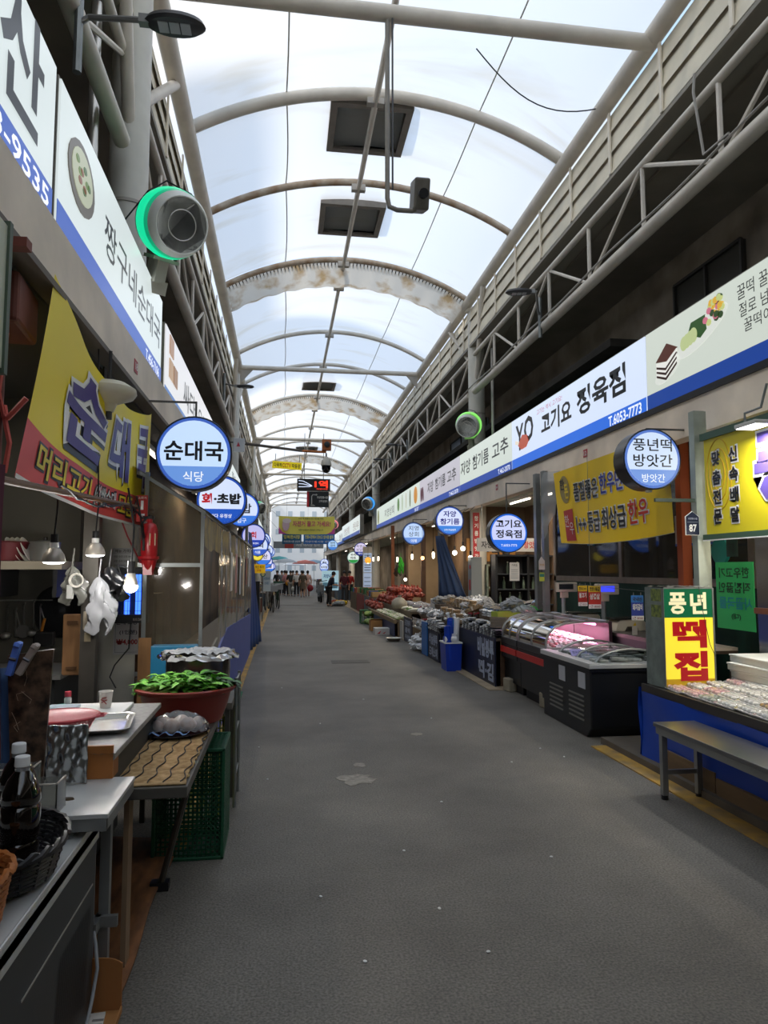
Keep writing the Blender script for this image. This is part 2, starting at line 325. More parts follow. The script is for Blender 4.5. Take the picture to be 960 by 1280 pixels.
# trusses and clapboard gutters by bay
def truss(x,y0,y1,lab):
    t=T('side_truss',lab,'truss',(x,y0,5.44),group='steel trusses along the street'); n=max(2,round((y1-y0)/1.5)); d=(y1-y0)/n
    for z,r in ((5.44,.075),(6.25,.045)): B().cyl((x,y0,z),(x,y1,z),r,n=12).o('chord',STEEL,t,smooth=True,world=True)
    for i in range(n):
        y=y0+i*d; B().cyl((x,y,5.44),(x,y,6.25),.028,n=6).o('post',STEEL,t,smooth=True,world=True)
        a,b=((5.44,6.25) if i%2 else (6.25,5.44)); B().cyl((x,y,a),(x,y+d,b),.025,n=6).o('diagonal',STEEL,t,smooth=True,world=True)
def gutter(x,s,y0,y1,lab):
    t=T('gutter_fascia',lab,'gutter',(x,y0,6.55),group='cream clapboard gutters'); b=B(); h=.27
    PAN=M('#efe6cf',.6,noise=.2,ns=2)
    for k in range(3):
        z=6.56+k*h; b.add([(x+s*.0,y0,z),(x+s*.0,y1,z),(x+s*.035,y1,z+h-.012),(x+s*.035,y0,z+h-.012)],[(0,1,2,3)]).box(min(x+s*.04,x+s*.06),max(x+s*.04,x+s*.06),y0,y1,z-.01,z+h)
    b.o('boards',PAN,t,world=True)
    B().box(min(x,x+s*.5),max(x,x+s*.5),y0,y1,6.5,6.55).o('gutter_bottom',M('#8f897c',.6),t,world=True)
    n=max(2,round((y1-y0)/1.25))
    for i in range(n):
        y=y0+(i+.5)*(y1-y0)/n; B().box(min(x-s*.02,x),max(x-s*.02,x),y-.025,y+.025,6.56,7.36).o('bracket',M('#efe6d4',.6),t,world=True)
for x,s,sd,ys in ((4.05,1,'right',[-24,1.3,14.7,32,43.5,54,64]),(-1.48,-1,'left',[-24,6.5,20.5,32.3,43.5,54,64])):
    for i,(a,b) in enumerate(zip(ys[:-1],ys[1:])):
        w=['nearest bay, mostly overhead','second bay','third bay','fourth bay','fifth bay','farthest bay'][i]
        truss(x,a+.2,b-.2,'%s side lattice truss of tubes, %s'%(sd,w)); gutter(x-s*.02,s,a,b,'cream clapboard gutter above the %s truss, %s'%(sd,w))
# buildings behind: walls, soffits, canopies
WALL=M('#a89c8c',.9,noise=.45,ns=1.3,bump=.3,h2='#756a5e')
ST(B().box(6.0,6.3,-24,70,0,8.0),'wall_right',WALL); ST(B().box(-4.3,-4.0,-24,70,0,8.0),'wall_left',WALL)
ST(B().box(4.5,6.0,-24,70,6.46,6.5),'trim_7',M('#8c8477',.8,noise=.4,ns=1)); ST(B().box(-4.0,-1.9,-24,70,6.46,6.5),'trim_8',M('#8c8477',.8,noise=.4,ns=1))
ST(B().box(5.1,6.0,8.6,30,4.72,4.9),'trim_9',M('#5b554d',.9,noise=.4,ns=2)).modifiers
ST(B().box(4.9,6.0,9.9,70,5.0,5.12),'trim_10',M('#3c3935',.9,noise=.4,ns=2))
CAN=M('#aeb6ab',.7,noise=.2,ns=1)
ST(B().box(3.85,6.0,-24,65,2.98,3.05),'trim_11',CAN); ST(B().box(-4.0,-1.25,-24,65,2.98,3.05),'trim_12',M('#4a4a47',.8))
FAS=M('#fff0dd',.65,noise=.25,ns=2)
ST(B().box(3.78,3.95,-24,65,2.86,3.24),'trim_13',FAS); ST(B().box(-1.3,-1.16,-24,65,3.03,3.36),'trim_14',M('#fdefdc',.7,noise=.25,ns=2))
ST(B().box(3.76,3.96,-24,65,3.20,3.26),'trim_15',M('#201f20',.4)); ST(B().box(-1.34,-1.14,-24,65,3.0,3.035),'trim_16',M('#6f675d',.7))
def window(n,x,y0,y1,z0,z1,s,nb,glass):
    t=B().box(x-.02,x+.02,y0,y1,z0,z1).o('window_%d'%n,glass); t['kind']='structure'
    b=B()
    for i in range(nb[0]+1): y=y0+(y1-y0)*i/nb[0]; b.box(x-.05*s-.02,x-.05*s+.02,y-.02,y+.02,z0,z1)
    for i in range(nb[1]+1): z=z0+(z1-z0)*i/nb[1]; b.box(x-.05*s-.02,x-.05*s+.02,y0,y1,z-.02,z+.02)
    b.o('window_frame',M('#3a3835'),t)
window(1,5.97,8.2,9.8,5.05,5.95,1,(2,1),M('#4c4a45',.2)); window(2,5.97,20,24.5,3.7,6.1,1,(3,8),M('#c2d2e6',.25))  # second window: sky reflection is put into its pale blue glass colour
ST(B().box(-4,6.2,-24.3,-24,0,8.5),'wall_light_block',M('#6a6761',.9))  # added wall across the unseen street behind, cuts the light from there
# street end: bright open district
ST(B().box(-4,-1.3,66,66.3,0,8),'wall_far_left',WALL); ST(B().box(4,6.2,66,66.3,0,8),'wall_far_right',WALL)
for i,(x0,x1,y,h,c) in enumerate([(-14,-3,112,15,'#f2efe8'),(-2,9,118,17,'#f6f6f4'),(10,24,108,12,'#c9c5bd'),]):
    t=T('apartment_block',['cream apartment block beyond the left of the street end','white apartment block straight beyond the street end','grey block beyond the right of the street end'][i],'building',(x0,y,0))
    B().box(x0,x1,y,y+10,0,h).o('wall',M(c,.8),t,world=True)
    for r in range(int(h//3)):
        for c_ in range(int((x1-x0)//2)): B().box(x0+.7+c_*2,x0+1.4+c_*2,y-.05,y,1.4+r*3,2.3+r*3).o('window',M('#b9c4cc',.2),t,world=True)
t=T('office_tower','tall grey building outside the arcade that shades part of the roof','building',(-30,18,0)); B().box(-45,-15,3.5,12.5,0,26.0).box(-45,-15,12.6,17.0,0,32).o('wall',M('#8f8f8c',.8),t,world=True)
# ---------------- signs
def EM(h,s=.85,base=.25):
    k=('em',h,s,base)
    if k in _m: return _m[k]
    m=bpy.data.materials.new('lit_'+h.strip('#')); m.use_nodes=True; b=m.node_tree.nodes['Principled BSDF']; c=lin(h)
    b.inputs['Base Color'].default_value=tuple(v*base for v in c[:3])+(1,); b.inputs['Roughness'].default_value=.3
    b.inputs['Emission Color'].default_value=c; b.inputs['Emission Strength'].default_value=s*.84; _m[k]=m; return m
BLK=M('#17171a',.45); WHT=M('#e9e8e4',.5); DGR=M('#3a3a3c',.5); SS=M('#b4b4b2',.28,.9,noise=.12,ns=3); GALV=M('#8d918f',.4,.6,noise=.25,ns=6)
LW=EM('#f2f6ff',.95); INK=EM('#14161c',.02,1)
def board(x,y0,y1,z0,z1,side,lab,face='#dfeaea',strip='#1f4fa8',items=(),dark=True,depth=.2,sh=.2,es=.8,cap='#8e8a80'):
    rz=-pi/2 if side=='R' else pi/2
    o=T('shop_signboard',lab,'signboard',(x,y1 if side=='R' else y0,z0),rz,group='shop signboards in a row'); W=y1-y0; H=z1-z0
    B().box(0,W,.012,depth,-.015,H+.015).o('housing',M(cap,.5,noise=.15,ns=4),o)
    B().box(.012,W-.012,0,.013,0.01,H).o('face',EM(face,es),o)
    B().box(.012,W-.012,-.003,.0,0.01,H*sh).o('blue_strip',EM(strip,es*.9),o)
    B().box(0,W,-.006,.014,-.03,.012).o('lower_edge',M('#2b2b2e',.4),o)
    for it in items:
        s,m,a,b,c,d=it[:6]; L(o,s,m,a*W,b*H,c*W,d*H,y=-.004,bold=it[6] if len(it)>6 else .01)
    return o
def blob(o,name,mat,pts,y=-.008,label=None): return B().prism(pts,y,-.001).o(name,mat,o,label=label)
def ell(cx,cz,a,b,n=20,rot=0): return [(cx+a*cos(t)*cos(rot)-b*sin(t)*sin(rot),cz+a*cos(t)*sin(rot)+b*sin(t)*cos(rot)) for t in [2*pi*k/n for k in range(n)]]
GT=EM('#3b3f45',.25,1); BT=EM('#101218',.02,1)
# left boards
o=board(-1.2,-.6,3.69,3.38,4.21,'L','pale signboard nearest the viewer at top left, phone number in its blue strip',strip='#3a63c4',items=[('산',GT,.83,.3,.955,1.0,.02),('463-9535',LW,.76,.04,.985,.17,.015)])
o=board(-1.2,3.75,6.95,3.38,4.21,'L','long pale signboard with a photo of a soup bowl and grey writing',strip='#3a63c4',items=[('짱구네순대국',GT,.30,.38,.965,.72,.008),('T.456-7106',LW,.76,.05,.96,.16,.012)])
blob(o,'printed_bowl',EM('#6b6760',.6),ell(.42,.5,.27,.2)); blob(o,'printed_soup',EM('#c9d0b4',.6),ell(.42,.51,.21,.15),-.012)
rd=random.Random(3)
for k in range(9): blob(o,'printed_topping',EM(['#7d9a5a','#a06a5a','#5f7f55'][k%3],.5),ell(.42+rd.uniform(-.12,.12),.51+rd.uniform(-.08,.08),.035,.022,8),-.015)
o=board(-1.2,7.17,12.4,3.3,4.08,'L','white signboard with printed food photos at its near end, cream end cap',face='#e6e6e8',strip='#3f78c0',cap='#a9a698',depth=.3,items=[('싸다! 유정상회',GT,.25,.3,.93,.75,.01),('신선한 제철음식',LW,.02,.05,.2,.15,.01)])
for a,b,c in ((.25,.55,'#b98a60'),(.25,.3,'#c79f72'),(.55,.3,'#a4764c')): blob(o,'printed_photo',EM(c,.6),[(a,b),(a+.26,b),(a+.26,b+.2),(a,b+.2)])
for i,(a,b,s) in enumerate([(12.8,16,'바다 유정상'),(16.1,19.6,'활어 초밥'),(21.5,25,'전주식당'),(25.1,29,'자양 떡집'),(34,38,'시장 반찬'),(38.2,43,'건어물 상회')]):
    board(-1.2,a,b,3.3,4.05,'L','pale signboard high on the %s'%('left row, '+['first beyond the cream end cap board','second beyond the cream end cap board','after the second lamp','two after the second lamp','first past the camera pole','last one readable'][i]),items=[(s,GT,.12,.33,.9,.8,.01)])
# right boards
o=board(3.79,3.2,6.86,3.26,4.08,'R','pale green signboard at the right edge printed with rice cakes and chocolate cake',face='#d5ddd2',strip='#1c46a0',depth=.25,items=[
 ('꿀떡 꿀떡~',BT,.42,.74,.58,.9,0),('절로 넘어가는',BT,.425,.55,.62,.70,0),('꿀떡이로다',BT,.44,.38,.6,.52,0)])
blob(o,'printed_plate',EM('#e8ece4',.75),ell(.42,.33,.24,.09,rot=.3)); blob(o,'printed_cake',EM('#f0efe9',.8),[(.22,.32),(.40,.25),(.6,.36),(.6,.5),(.42,.42),(.22,.45)],-.010)
for k in range(3): blob(o,'printed_cake_layer',EM('#3a1c12',.5),[(.23,.30+k*.045),(.40,.235+k*.05),(.60,.345+k*.05),(.60,.365+k*.05),(.40,.26+k*.05),(.23,.322+k*.045)],-.013)
blob(o,'printed_cake_top',EM('#5a2c1c',.6),[(.22,.46),(.42,.42),(.61,.51),(.43,.60)],-.014)
blob(o,'printed_long_plate',EM('#e6eae2',.75),ell(1.0,.52,.42,.11,rot=.28))
for k in range(4): blob(o,'printed_cream_roll',EM('#c9d79a',.7),ell(.73+k*.055,.50+.01*k,.06,.07),-.010-.002*k)
blob(o,'printed_green_roll',EM('#2f5a22',.6),[(.80,.56),(.86,.66),(1.08,.66),(1.1,.52),(1.0,.47)],-.011)
for k in range(22): blob(o,'printed_rice_ball',EM(['#e8b838','#2f4a20','#d97890','#cfd98a'][k%4],.7),ell(1.05+rd.uniform(0,.3),.60+rd.uniform(-.06,.12)+.02,.035,.032,8),-.013-.0005*k)
o=board(3.79,6.86,11.31,3.26,4.08,'R','bluish white butcher signboard lettered in bold black with a drawn meat leg',face='#d3e0f6',strip='#2f6fe0',depth=.25,es=.95,items=[
 ('고기요',BT,.31,.40,.56,.78,.03),('정육점',BT,.60,.40,.9,.83,.03),('T.6053-7773',LW,.80,.02,.975,.17,.02),('고기는 역시 고기요!',EM('#d07080',.6),.27,.82,.49,.92,0),('Y',BT,.05,.33,.135,.85,.02),('O',BT,.14,.42,.235,.92,.03)])
blob(o,'printed_meat_leg',EM('#c8604c',.7),[(.34,.36),(.55,.5),(.75,.47),(.83,.36),(.72,.28),(.5,.27)],-.012); blob(o,'printed_bone',EM('#efe6d8',.8),[(.2,.40),(.38,.36),(.38,.42),(.22,.46)],-.013)
PER=[('자양',0),('참기름',1),('고추',2)]
def jy(y0,y1,lab,face='#dbe5dd',pep=False):
    o=board(3.79,y0,y1,3.26,4.08,'R',lab,face=face,strip='#2750b0',depth=.25,items=[('자양',GT,.24 if pep else .03,.42,.40 if pep else .25,.78,.015),('참기름',GT,.45 if pep else .3,.42,.70 if pep else .62,.78,.015),('고추',GT,.74 if pep else .68,.42,.93 if pep else .95,.78,.015),('T.462-2070',LW,.78,.04,.97,.15,.01)])
    if pep:
        for k,x in enumerate((.2,.35,.5)): blob(o,'printed_pepper',EM('#5c2a3c',.6),ell(x,.42,.06,.2,10,.1*k),-.008)
jy(11.31,14.85,'greenish white signboard with sesame oil and pepper writing, beside the butcher board')
jy(14.85,19.42,'greyish lilac signboard with printed dried peppers before the writing',face='#c6c4cf',pep=True)
o=board(3.79,19.42,23.54,3.26,4.08,'R','signboard printed only with vegetables: paprika, radishes and a pumpkin',face='#dbe7de',items=[('T.457-2077',LW,.8,.03,.96,.15,.01)],strip='#2750b0',depth=.25)
for x,a,b,c in ((.4,.2,.22,'#5a8a48'),(1.2,.06,.26,'#a8b890'),(1.9,.05,.24,'#c9c3a8'),(2.6,.09,.26,'#6d7a58'),(3.5,.26,.25,'#d9922e')): blob(o,'printed_vegetable',EM(c,.7),ell(x,.5,a,b,14))
o=board(3.79,23.54,28.7,3.26,4.08,'R','pale signboard with a small green plant picture and thin writing, before the far column',face='#dbe7de',strip='#3b5cb8',depth=.25,items=[('지영상회',GT,.45,.35,.9,.72,0)]); blob(o,'printed_plant',EM('#8a8f55',.6),ell(.55,.45,.2,.28))
for i,(a,b,s,l) in enumerate([(33,37.5,'전통 순두부','pale board just beyond the far right column'),(37.6,43,'한방 삼계탕','long pale board reading chicken soup, far along the row'),(44.5,50,'옛날 통닭','small pale board before the last one of the far row'),(50.2,57,'시장 국수','farthest pale board on the right')]):
    board(3.55 if i<2 else 3.79,a,b,3.3,4.2,'R',l,items=[(s,EM('#7a4038',.5),.3,.3,.9,.75,.0)],strip='#4a66b0')
# round signs
def rsign(x,y,z,lab,lines,sub,face='#cfdcf8',ring='#2b62d8',low='#5f8fe8',d=.6,dp=.17,side=1,es=.95,inkc='#10121a',lowtxt='#f4f8ff',bold=.025,arm=True,tilt=0,inks=None,solid=False):
    o=T('round_hanging_sign',lab,'sign',(x,y,z),tilt,group='round lit signs over the stalls'); r=d/2
    B().disc((0,0),r,.0,dp,40).o('drum',M('#4d4a46',.3,.7),o,smooth=True)
    B().tube([((r-.004)*cos(2*pi*k/40),-.004,(r-.004)*sin(2*pi*k/40)) for k in range(40)],.009,6,True).o('rim',M('#3a3d45',.3,.5),o,smooth=True)
    B().disc((0,0),r-.008,-.010,-.001,40).o('blue_border',EM(ring,es*.8),o)
    B().disc((0,0),r-.034,-.014,-.009,40).o('lit_face',EM(face,es),o)
    if not solid:
        q=r-.034 if low!=ring else r-.01; c=-.36*r; a0=math.asin(c/q); pts=[(q*cos(t),q*sin(t)) for t in [pi-a0+(2*a0+pi)*k/20 for k in range(21)]]
        B().prism(pts,-.018,-.013).o('lower_band',EM(low,es*.9),o)
    n=len(lines); zc=.06*r if n==1 else .2*r; lh=.56*r if n==1 else .42*r
    for i,s in enumerate(lines):
        w=min(1.56*r,lh*1.08*len(s)); z1=zc+(n*lh+(n-1)*.1*r)/2-i*(lh+.1*r); m=EM(inks[i] if inks else inkc,.35,1)
        
        if s=='회·초밥': L(o,'회',EM('#c01824',.7),-w/2,z1-lh*.95,-w/2+lh*.72,z1-.02,y=-.019,bold=.05); L(o,'·초밥',m,-w/2+lh*.85,z1-lh*.9,w/2,z1-.02,y=-.019,bold=.05); continue
        if s=='회': m=EM('#c01824',.7)
        L(o,s,m,-w/2,z1-lh,w/2,z1,y=-.019,bold=bold,fit=n==1)
    if sub: L(o,sub,EM(lowtxt,.9),-.42*r,-.78*r,.42*r,-.5*r,y=-.021,bold=.01,fit=True)
    if arm:
        zt=max(r,(2.93 if side>0 else 3.02)-z); ln=(3.8-x) if side>0 else (x+1.17)
        B().box(min(0,side*ln),max(0,side*ln),.07,.085,zt-.008,zt+.008).box(-.008,.008,.07,.085,r*.8,zt+.008).o('arm',M('#55534f',.5),o)
    B().box(-.02,.02,.05,.1,-r-.02,-r+.01).o('clip',WHT,o)
    return o
rsign(-.75,6.0,2.57,'large round sign nearest on the left, black writing above a light blue band',['순대국'],'식당',face='#c3dcfb',ring='#3f68c8',low='#6d9be4',side=-1,d=.62)
o=rsign(-.75,8.7,2.44,'round sign with one red character and brushy black writing, second on the left',['회·초밥'],'바다 유정상',low='#1f55c0',ring='#1d4fb8',side=-1,inks=['#15161c'])
rsign(-.72,12.4,2.64,'round sign half hidden behind the red and black lettered one',['초밥'],'입구',low='#3a7be0',side=-1)
rsign(-.75,18.0,2.45,'round sign with one big red character',['회'],'바다 회센터',low='#1f3fae',ring='#1c3a9c',face='#b9b8e8',side=-1,inks=['#b01020'])
rsign(-.72,20.2,2.28,'round sign peeping below the red character sign, blue band',['상회'],'식품',low='#3b63cc',ring='#3b63cc',side=-1)
rsign(-.75,20.9,2.02,'small plain yellow round sign on the left',[],None,face='#f0dc50',ring='#c9b430',low='#f0dc50',d=.34,side=-1,solid=True)
for i,(x,y,z,s,l) in enumerate([(-.78,24,2.5,'만두','round sign just beyond the red character sign, high'),(-.72,25.5,2.05,'수산','round sign low beside the plain yellow one'),(-.8,28,2.75,'김밥','highest round sign of the far left cluster'),(-.75,30.5,1.95,'족발','pale round sign hung low below the highest one'),(-.78,34,2.5,'전집','middle round sign of the far left cluster'),(-.75,37,1.75,'과일','blue banded round sign, lowest of the far left cluster'),(-.78,41,2.6,'분식','tiny round sign high in the far cluster by the bikes'),(-.78,46,1.8,'약초','tiny round sign low in the far cluster by the bikes')]):
    rsign(x,y,z,l,[s],None,low='#3a7be0' if i%2 else '#7fa0e8',side=-1,face=['#cfdcf8','#d8d6f2'][i%2])
rsign(3.4,6.1,2.63,'large round sign nearest on the right, two lines of writing over a pale blue band',['풍년떡','방앗간'],'방앗간',face='#cfe0f8',ring='#5f84d8',low='#7a9fe4',side=1,bold=.01,d=.57,dp=.2)
rsign(3.4,10.37,2.16,'round butcher sign with a phone number in its bright blue band',['고기요','정육점'],'T.6053-7773',face='#cdd4fb',ring='#2f72e8',low='#2f78f0',dp=.2)
rsign(3.4,14.2,2.61,'round sign with bold navy writing in two lines',['자양','참기름'],'고추,비닐봉투',face='#d3dcfc',ring='#2b55b8',low='#3f86e0',inkc='#1c1c88')
rsign(3.4,18.3,2.55,'round sign with thin dark writing in two lines and a periwinkle band',['지영','상회'],'야채',face='#bcd4f8',ring='#3a5a9c',low='#6f97e0',bold=0)
rsign(3.4,31.1,2.5,'pale lilac round sign with brush writing and navy band',['흑염소','보양탕'],'엑기스',face='#d6cdea',ring='#2d3f98',low='#26368f',bold=0)
rsign(3.4,34.5,2.19,'round sign with a green band',['우리','마트'],None,face='#dfe9e4',ring='#93b4a8',low='#2e9a48')
rsign(2.9,42,3.05,'small blue round sign hanging higher than the rest on the right',['진미','김치'],None,face='#a9ccf0',ring='#4c86d8',low='#4c86d8')
for i,(x,y,z,s) in enumerate([(3.0,52,2.1,'홍삼'),(3.1,55,1.95,'국밥'),(2.75,48,1.75,'보리밥')]): rsign(x,y,z,['tiny round sign hanging over the far poster board','farthest tiny round sign near the street end','pale tiny round sign, lowest near the street end'][i],[s],None,low='#7fa0e8')
# ---------------- cloth banners
def banner(name,lab,cat,loc,corners,wave,mat,nu=40,nv=16,group=None):
    """corners tl,tr,bl,br in world; wave(u,v)->normal offset"""
    o=T(name,lab,cat,loc,group=group); tl,tr,bl,br=[Vector(c)-Vector(loc) for c in corners]; nrm=(tr-tl).cross(bl-tl).normalized()
    def P(u,v,off=0):
        p=(tl*(1-u)+tr*u)*(1-v)+(bl*(1-u)+br*u)*v; g=wave(u,v)
        return p-nrm*(g[0]+off)+Vector((0,0,g[1]))
    return o,P
YB=M('#d8c416',.5,noise=.08,ns=2,emit=.0)
# left big banner (u near->far, v top->bottom)
cs=[(-1.15,3.62,3.08),(-1.15,6.28,2.96),(-1.15,3.2,2.0),(-1.15,6.28,1.93)]
def wv(u,v): return (.012*sin(u*16+v*3)*(1-.4*v)-.03*sin(pi*u)*v, -.22*sin(pi*min(1,u*1.0))**.8*(1-v)-.02*v*sin(pi*u*1.3))
o,P=banner('cloth_banner','big yellow banner with purple writing over a red strip, sagging from the left beam','banner',(-1.15,4.8,1.95),cs,wv,None)
B().grid(lambda u,v:P(u,v*.74),60,14).o('yellow_field',M('#f4dc14',.5),o,smooth=True)
B().grid(lambda u,v:P(u,.74+.26*v),60,6).o('red_field',M('#e04c44',.5),o,smooth=True)
B().grid(lambda u,v:P(u,.985+.02*v,.003),60,1).o('white_hem',WHT,o)
PUR=M('#41307c',.5); WR=lambda x,z,y:P(x,1-z,-y)
def BL(o,P,s,m,u0,v0,u1,v1,off,bold,name='lettering',label=None): return L(o,s,m,u0,1-v1,u1,1-v0,y=-off,bold=bold,name=name,warp=lambda x,z,y:P(x,1-z,-y),label=label)
for s,u0,u1 in (('순',.17,.46),('대',.52,.72),('국',.79,.95)):
    BL(o,P,s,BLK,u0,.13,u1,.71,.003,.10,'letter_shadow'); BL(o,P,s,WHT,u0-.008,.10,u1-.005,.69,.006,.085,'letter_outline'); BL(o,P,s,PUR,u0,.13,u1-.012,.66,.009,.03)
for s,c,u0,u1 in (('머리고기',M('#e6cf28',.5),.08,.40),('(찹쌀순대',WHT,.44,.62),('모듬',M('#e6cf28',.5),.64,.78),('4인분)',WHT,.80,.96)):
    BL(o,P,s,BLK,u0-.004,.76,u1+.004,.955,.003,.07,'letter_outline'); BL(o,P,s,c,u0,.775,u1,.94,.006,.02)
def mkP(cs): return [Vector(c) for c in cs]
# right butcher banner: u from far (left in photo) to near
cs=[(3.62,9.07,2.9),(3.62,6.2,2.9),(3.62,8.85,1.95),(3.62,6.15,1.95)]
o,P=banner('cloth_banner','golden yellow butcher banner with black, blue and red writing beside the round sign','banner',(3.62,7.6,1.95),cs,lambda u,v:(-(.02*sin(u*9)*(v)),-.05*sin(pi*u)*v),None)
B().grid(lambda u,v:P(u,v),40,12).o('cloth',M('#f4cc0c',.5),o,smooth=True)
B().grid(lambda u,v:P(u,.985+.02*v,-.004),40,1).o('white_hem',WHT,o)
BR=BL
for s,c,u0,v0,u1,v1 in (('품질좋은',BLK,.21,.22,.46,.46),('한우만',M('#20309a',.5),.48,.2,.68,.44),('1++',BLK,.2,.66,.31,.86),('등급',BLK,.33,.62,.46,.86),('최상급',BLK,.48,.60,.68,.85),('한우',M('#c02818',.5),.70,.58,.84,.84)):
    BR(o,P,s,WHT,u0-.005,v0-.012,u1+.005,v1+.012,.006,.06,'letter_outline'); BR(o,P,s,c,u0,v0,u1,v1,.014,.018)
def flatP(P,name,m,poly,off,o,label=None):
    b=B(); b.add([P(u,v,off) for u,v in poly],[tuple(range(len(poly)))]); return b.o(name,m,o,label=label)
flatP(P,'round_emblem',M('#9c8a52',.6),[(.11+.055*cos(t),.27+.19*sin(t)) for t in [2*pi*k/20 for k in range(20)]],.005,o)
BR(o,P,'한',BLK,.065,.12,.115,.27,.010,.02); BR(o,P,'돈',M('#e8c828',.5),.11,.2,.15,.4,.012,.03)
flatP(P,'red_panel',M('#b8322c',.5),[(.07,.56),(.17,.54),(.165,.75),(.175,.96),(.07,.97)],.006,o); BR(o,P,'한',WHT,.075,.62,.12,.78,.011,.0); BR(o,P,'우',WHT,.12,.72,.165,.88,.011,.0)
# right rice cake banner
t=T('cloth_banner','yellow rice-cake banner in a green frame, purple lettering cut by the right edge','banner',(3.62,5.62,1.9),-pi/2)
B().box(0,2.6,.0,.012,0,.82).o('cloth',M('#d8c61c',.45),t)
B().box(-.03,2.6,-.02,.02,.82,.88).box(-.03,2.6,-.02,.02,-.05,0).o('frame_rail',M('#3f5a48',.5),t); B().box(-.03,2.6,-.022,-.018,-.055,-.045).o('white_edge',WHT,t)
for k in range(3): B().tube([(.2+(.17-.045*k)*cos(a),-.002,.5+(.3-.08*k)*sin(a)) for a in [2*pi*q/32 for q in range(32)]],.004,4,True).o('printed_ring',M('#c9a01c',.5),t)
for s,x in (('맞춤전문',.17),('신속배달',.40)):
    for i,ch in enumerate(s):
        z=.64-i*.165; L(t,ch,WHT,x-.068,z-.075,x+.068,z+.075,y=-.003,bold=.09,name='letter_outline'); L(t,ch,BLK,x-.055,z-.062,x+.055,z+.062,y=-.006,bold=.035)
for x,s in ((.66,'풍'),(1.35,'년'),(2.0,'떡')):
    L(t,s,BLK,x+.02,.17,x+.57,.72,y=-.003,bold=.09,name='letter_shadow'); L(t,s,WHT,x-.02,.19,x+.56,.77,y=-.006,bold=.085,name='letter_outline'); L(t,s,M('#5b4a94',.5),x,.21,x+.54,.75,y=-.010,bold=.035)
# hanging banner over street
t=T('street_banner','yellow banner with magenta corners hung across the street','banner',(-.28,40,3.62))
W_=3.15
B().grid(lambda u,v:(u*W_,.06*sin(u*9)*v,v*1.0-.04*sin(pi*u)),30,6).o('cloth',M('#ded25a',.5),t,smooth=True)
for sx in (0,W_): 
    s=1 if sx==0 else -1; blob(t,'magenta_corner',M('#c04a90',.5),[(sx,-.02),(sx+s*.45,-.02),(sx+s*.2,.1),(sx,.38)],-.09)
L(t,'자전거 끌고 가세요!',M('#b82868',.5),.78,.40,2.92,.72,y=-.08,bold=.02); L(t,'시장 내 보행자 안전 확보를 위해',DGR,1.1,.8,2.5,.9,y=-.08); L(t,'자전거 오토바이 통행금지 구역입니다',DGR,1.1,.16,2.5,.26,y=-.08)
blob(t,'printed_figure',M('#c8a8b0',.5),ell(.4,.5,.2,.35),-.07); blob(t,'printed_figure_hair',M('#d8c8c8',.5),ell(.45,.72,.24,.14),-.08)
for x in (0,W_): B().cyl((x,0,.95),(-1.15 if x==0 else x+1.2,0,2.0),.008,n=4).o('rope',DGR,t)
# second blue banner pair further
for x0,x1,c,s,l in ((-.1,1.25,'#1c5a80','행복한시장','dark teal banner hanging behind the yellow one, left'),(1.4,3.6,'#1f68b0','전통시장에서 장보고 영수증 받자','blue banner hanging behind the yellow one, right')):
    t=T('street_banner',l,'banner',(x0,50,3.4)); B().grid(lambda u,v:(u*(x1-x0),.05*sin(u*8),v*.75),16,3).o('cloth',M(c,.5),t,smooth=True); L(t,s,M('#e8dc60',.5),.1,.36,x1-x0-.1,.62,y=-.07,bold=.02); L(t,'자양전통시장 상인회',WHT,.1,.1,x1-x0-.1,.24,y=-.07); B().cyl((0 if x0<0 else x1-x0,0,.74),(-1.2-x0 if x0<0 else 3.95-x0,0,1.9),.01,n=4).cyl((.3,0,.74),(.3,0,4.0),.006,n=4).o('rope',DGR,t)
t=T('street_banner','grey and red printed strip hung across the street end','banner',(-.8,57,3.3))
B().grid(lambda u,v:(u*4,.04*sin(u*8),v*.55),16,3).o('cloth',M('#8f9496',.5),t); blob(t,'red_panel',M('#a83a30',.5),[(.9,0),(1.6,0),(1.6,.55),(.9,.55)],-.08); L(t,'시장 야시장 행사',WHT,1.8,.15,3.7,.42,y=-.09,bold=.02); B().cyl((0,0,.5),(-.5,0,2.0),.01,n=4).cyl((4,0,.5),(4.8,0,2.0),.01,n=4).o('rope',DGR,t)
# CCTV plate
t=T('warning_plate','yellow CCTV plate with red and black writing hung over the street','sign',(-.45,26,5.33),.0,ry=.06)
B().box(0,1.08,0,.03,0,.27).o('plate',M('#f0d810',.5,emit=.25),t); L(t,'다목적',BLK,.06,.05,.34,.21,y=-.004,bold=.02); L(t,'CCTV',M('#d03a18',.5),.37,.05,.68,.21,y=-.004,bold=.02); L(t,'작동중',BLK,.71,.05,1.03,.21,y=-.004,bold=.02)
for x in (.1,.98): B().cyl((x,.01,.27),(x,.01,.55),.012,n=6).o('hanger',GALV,t)
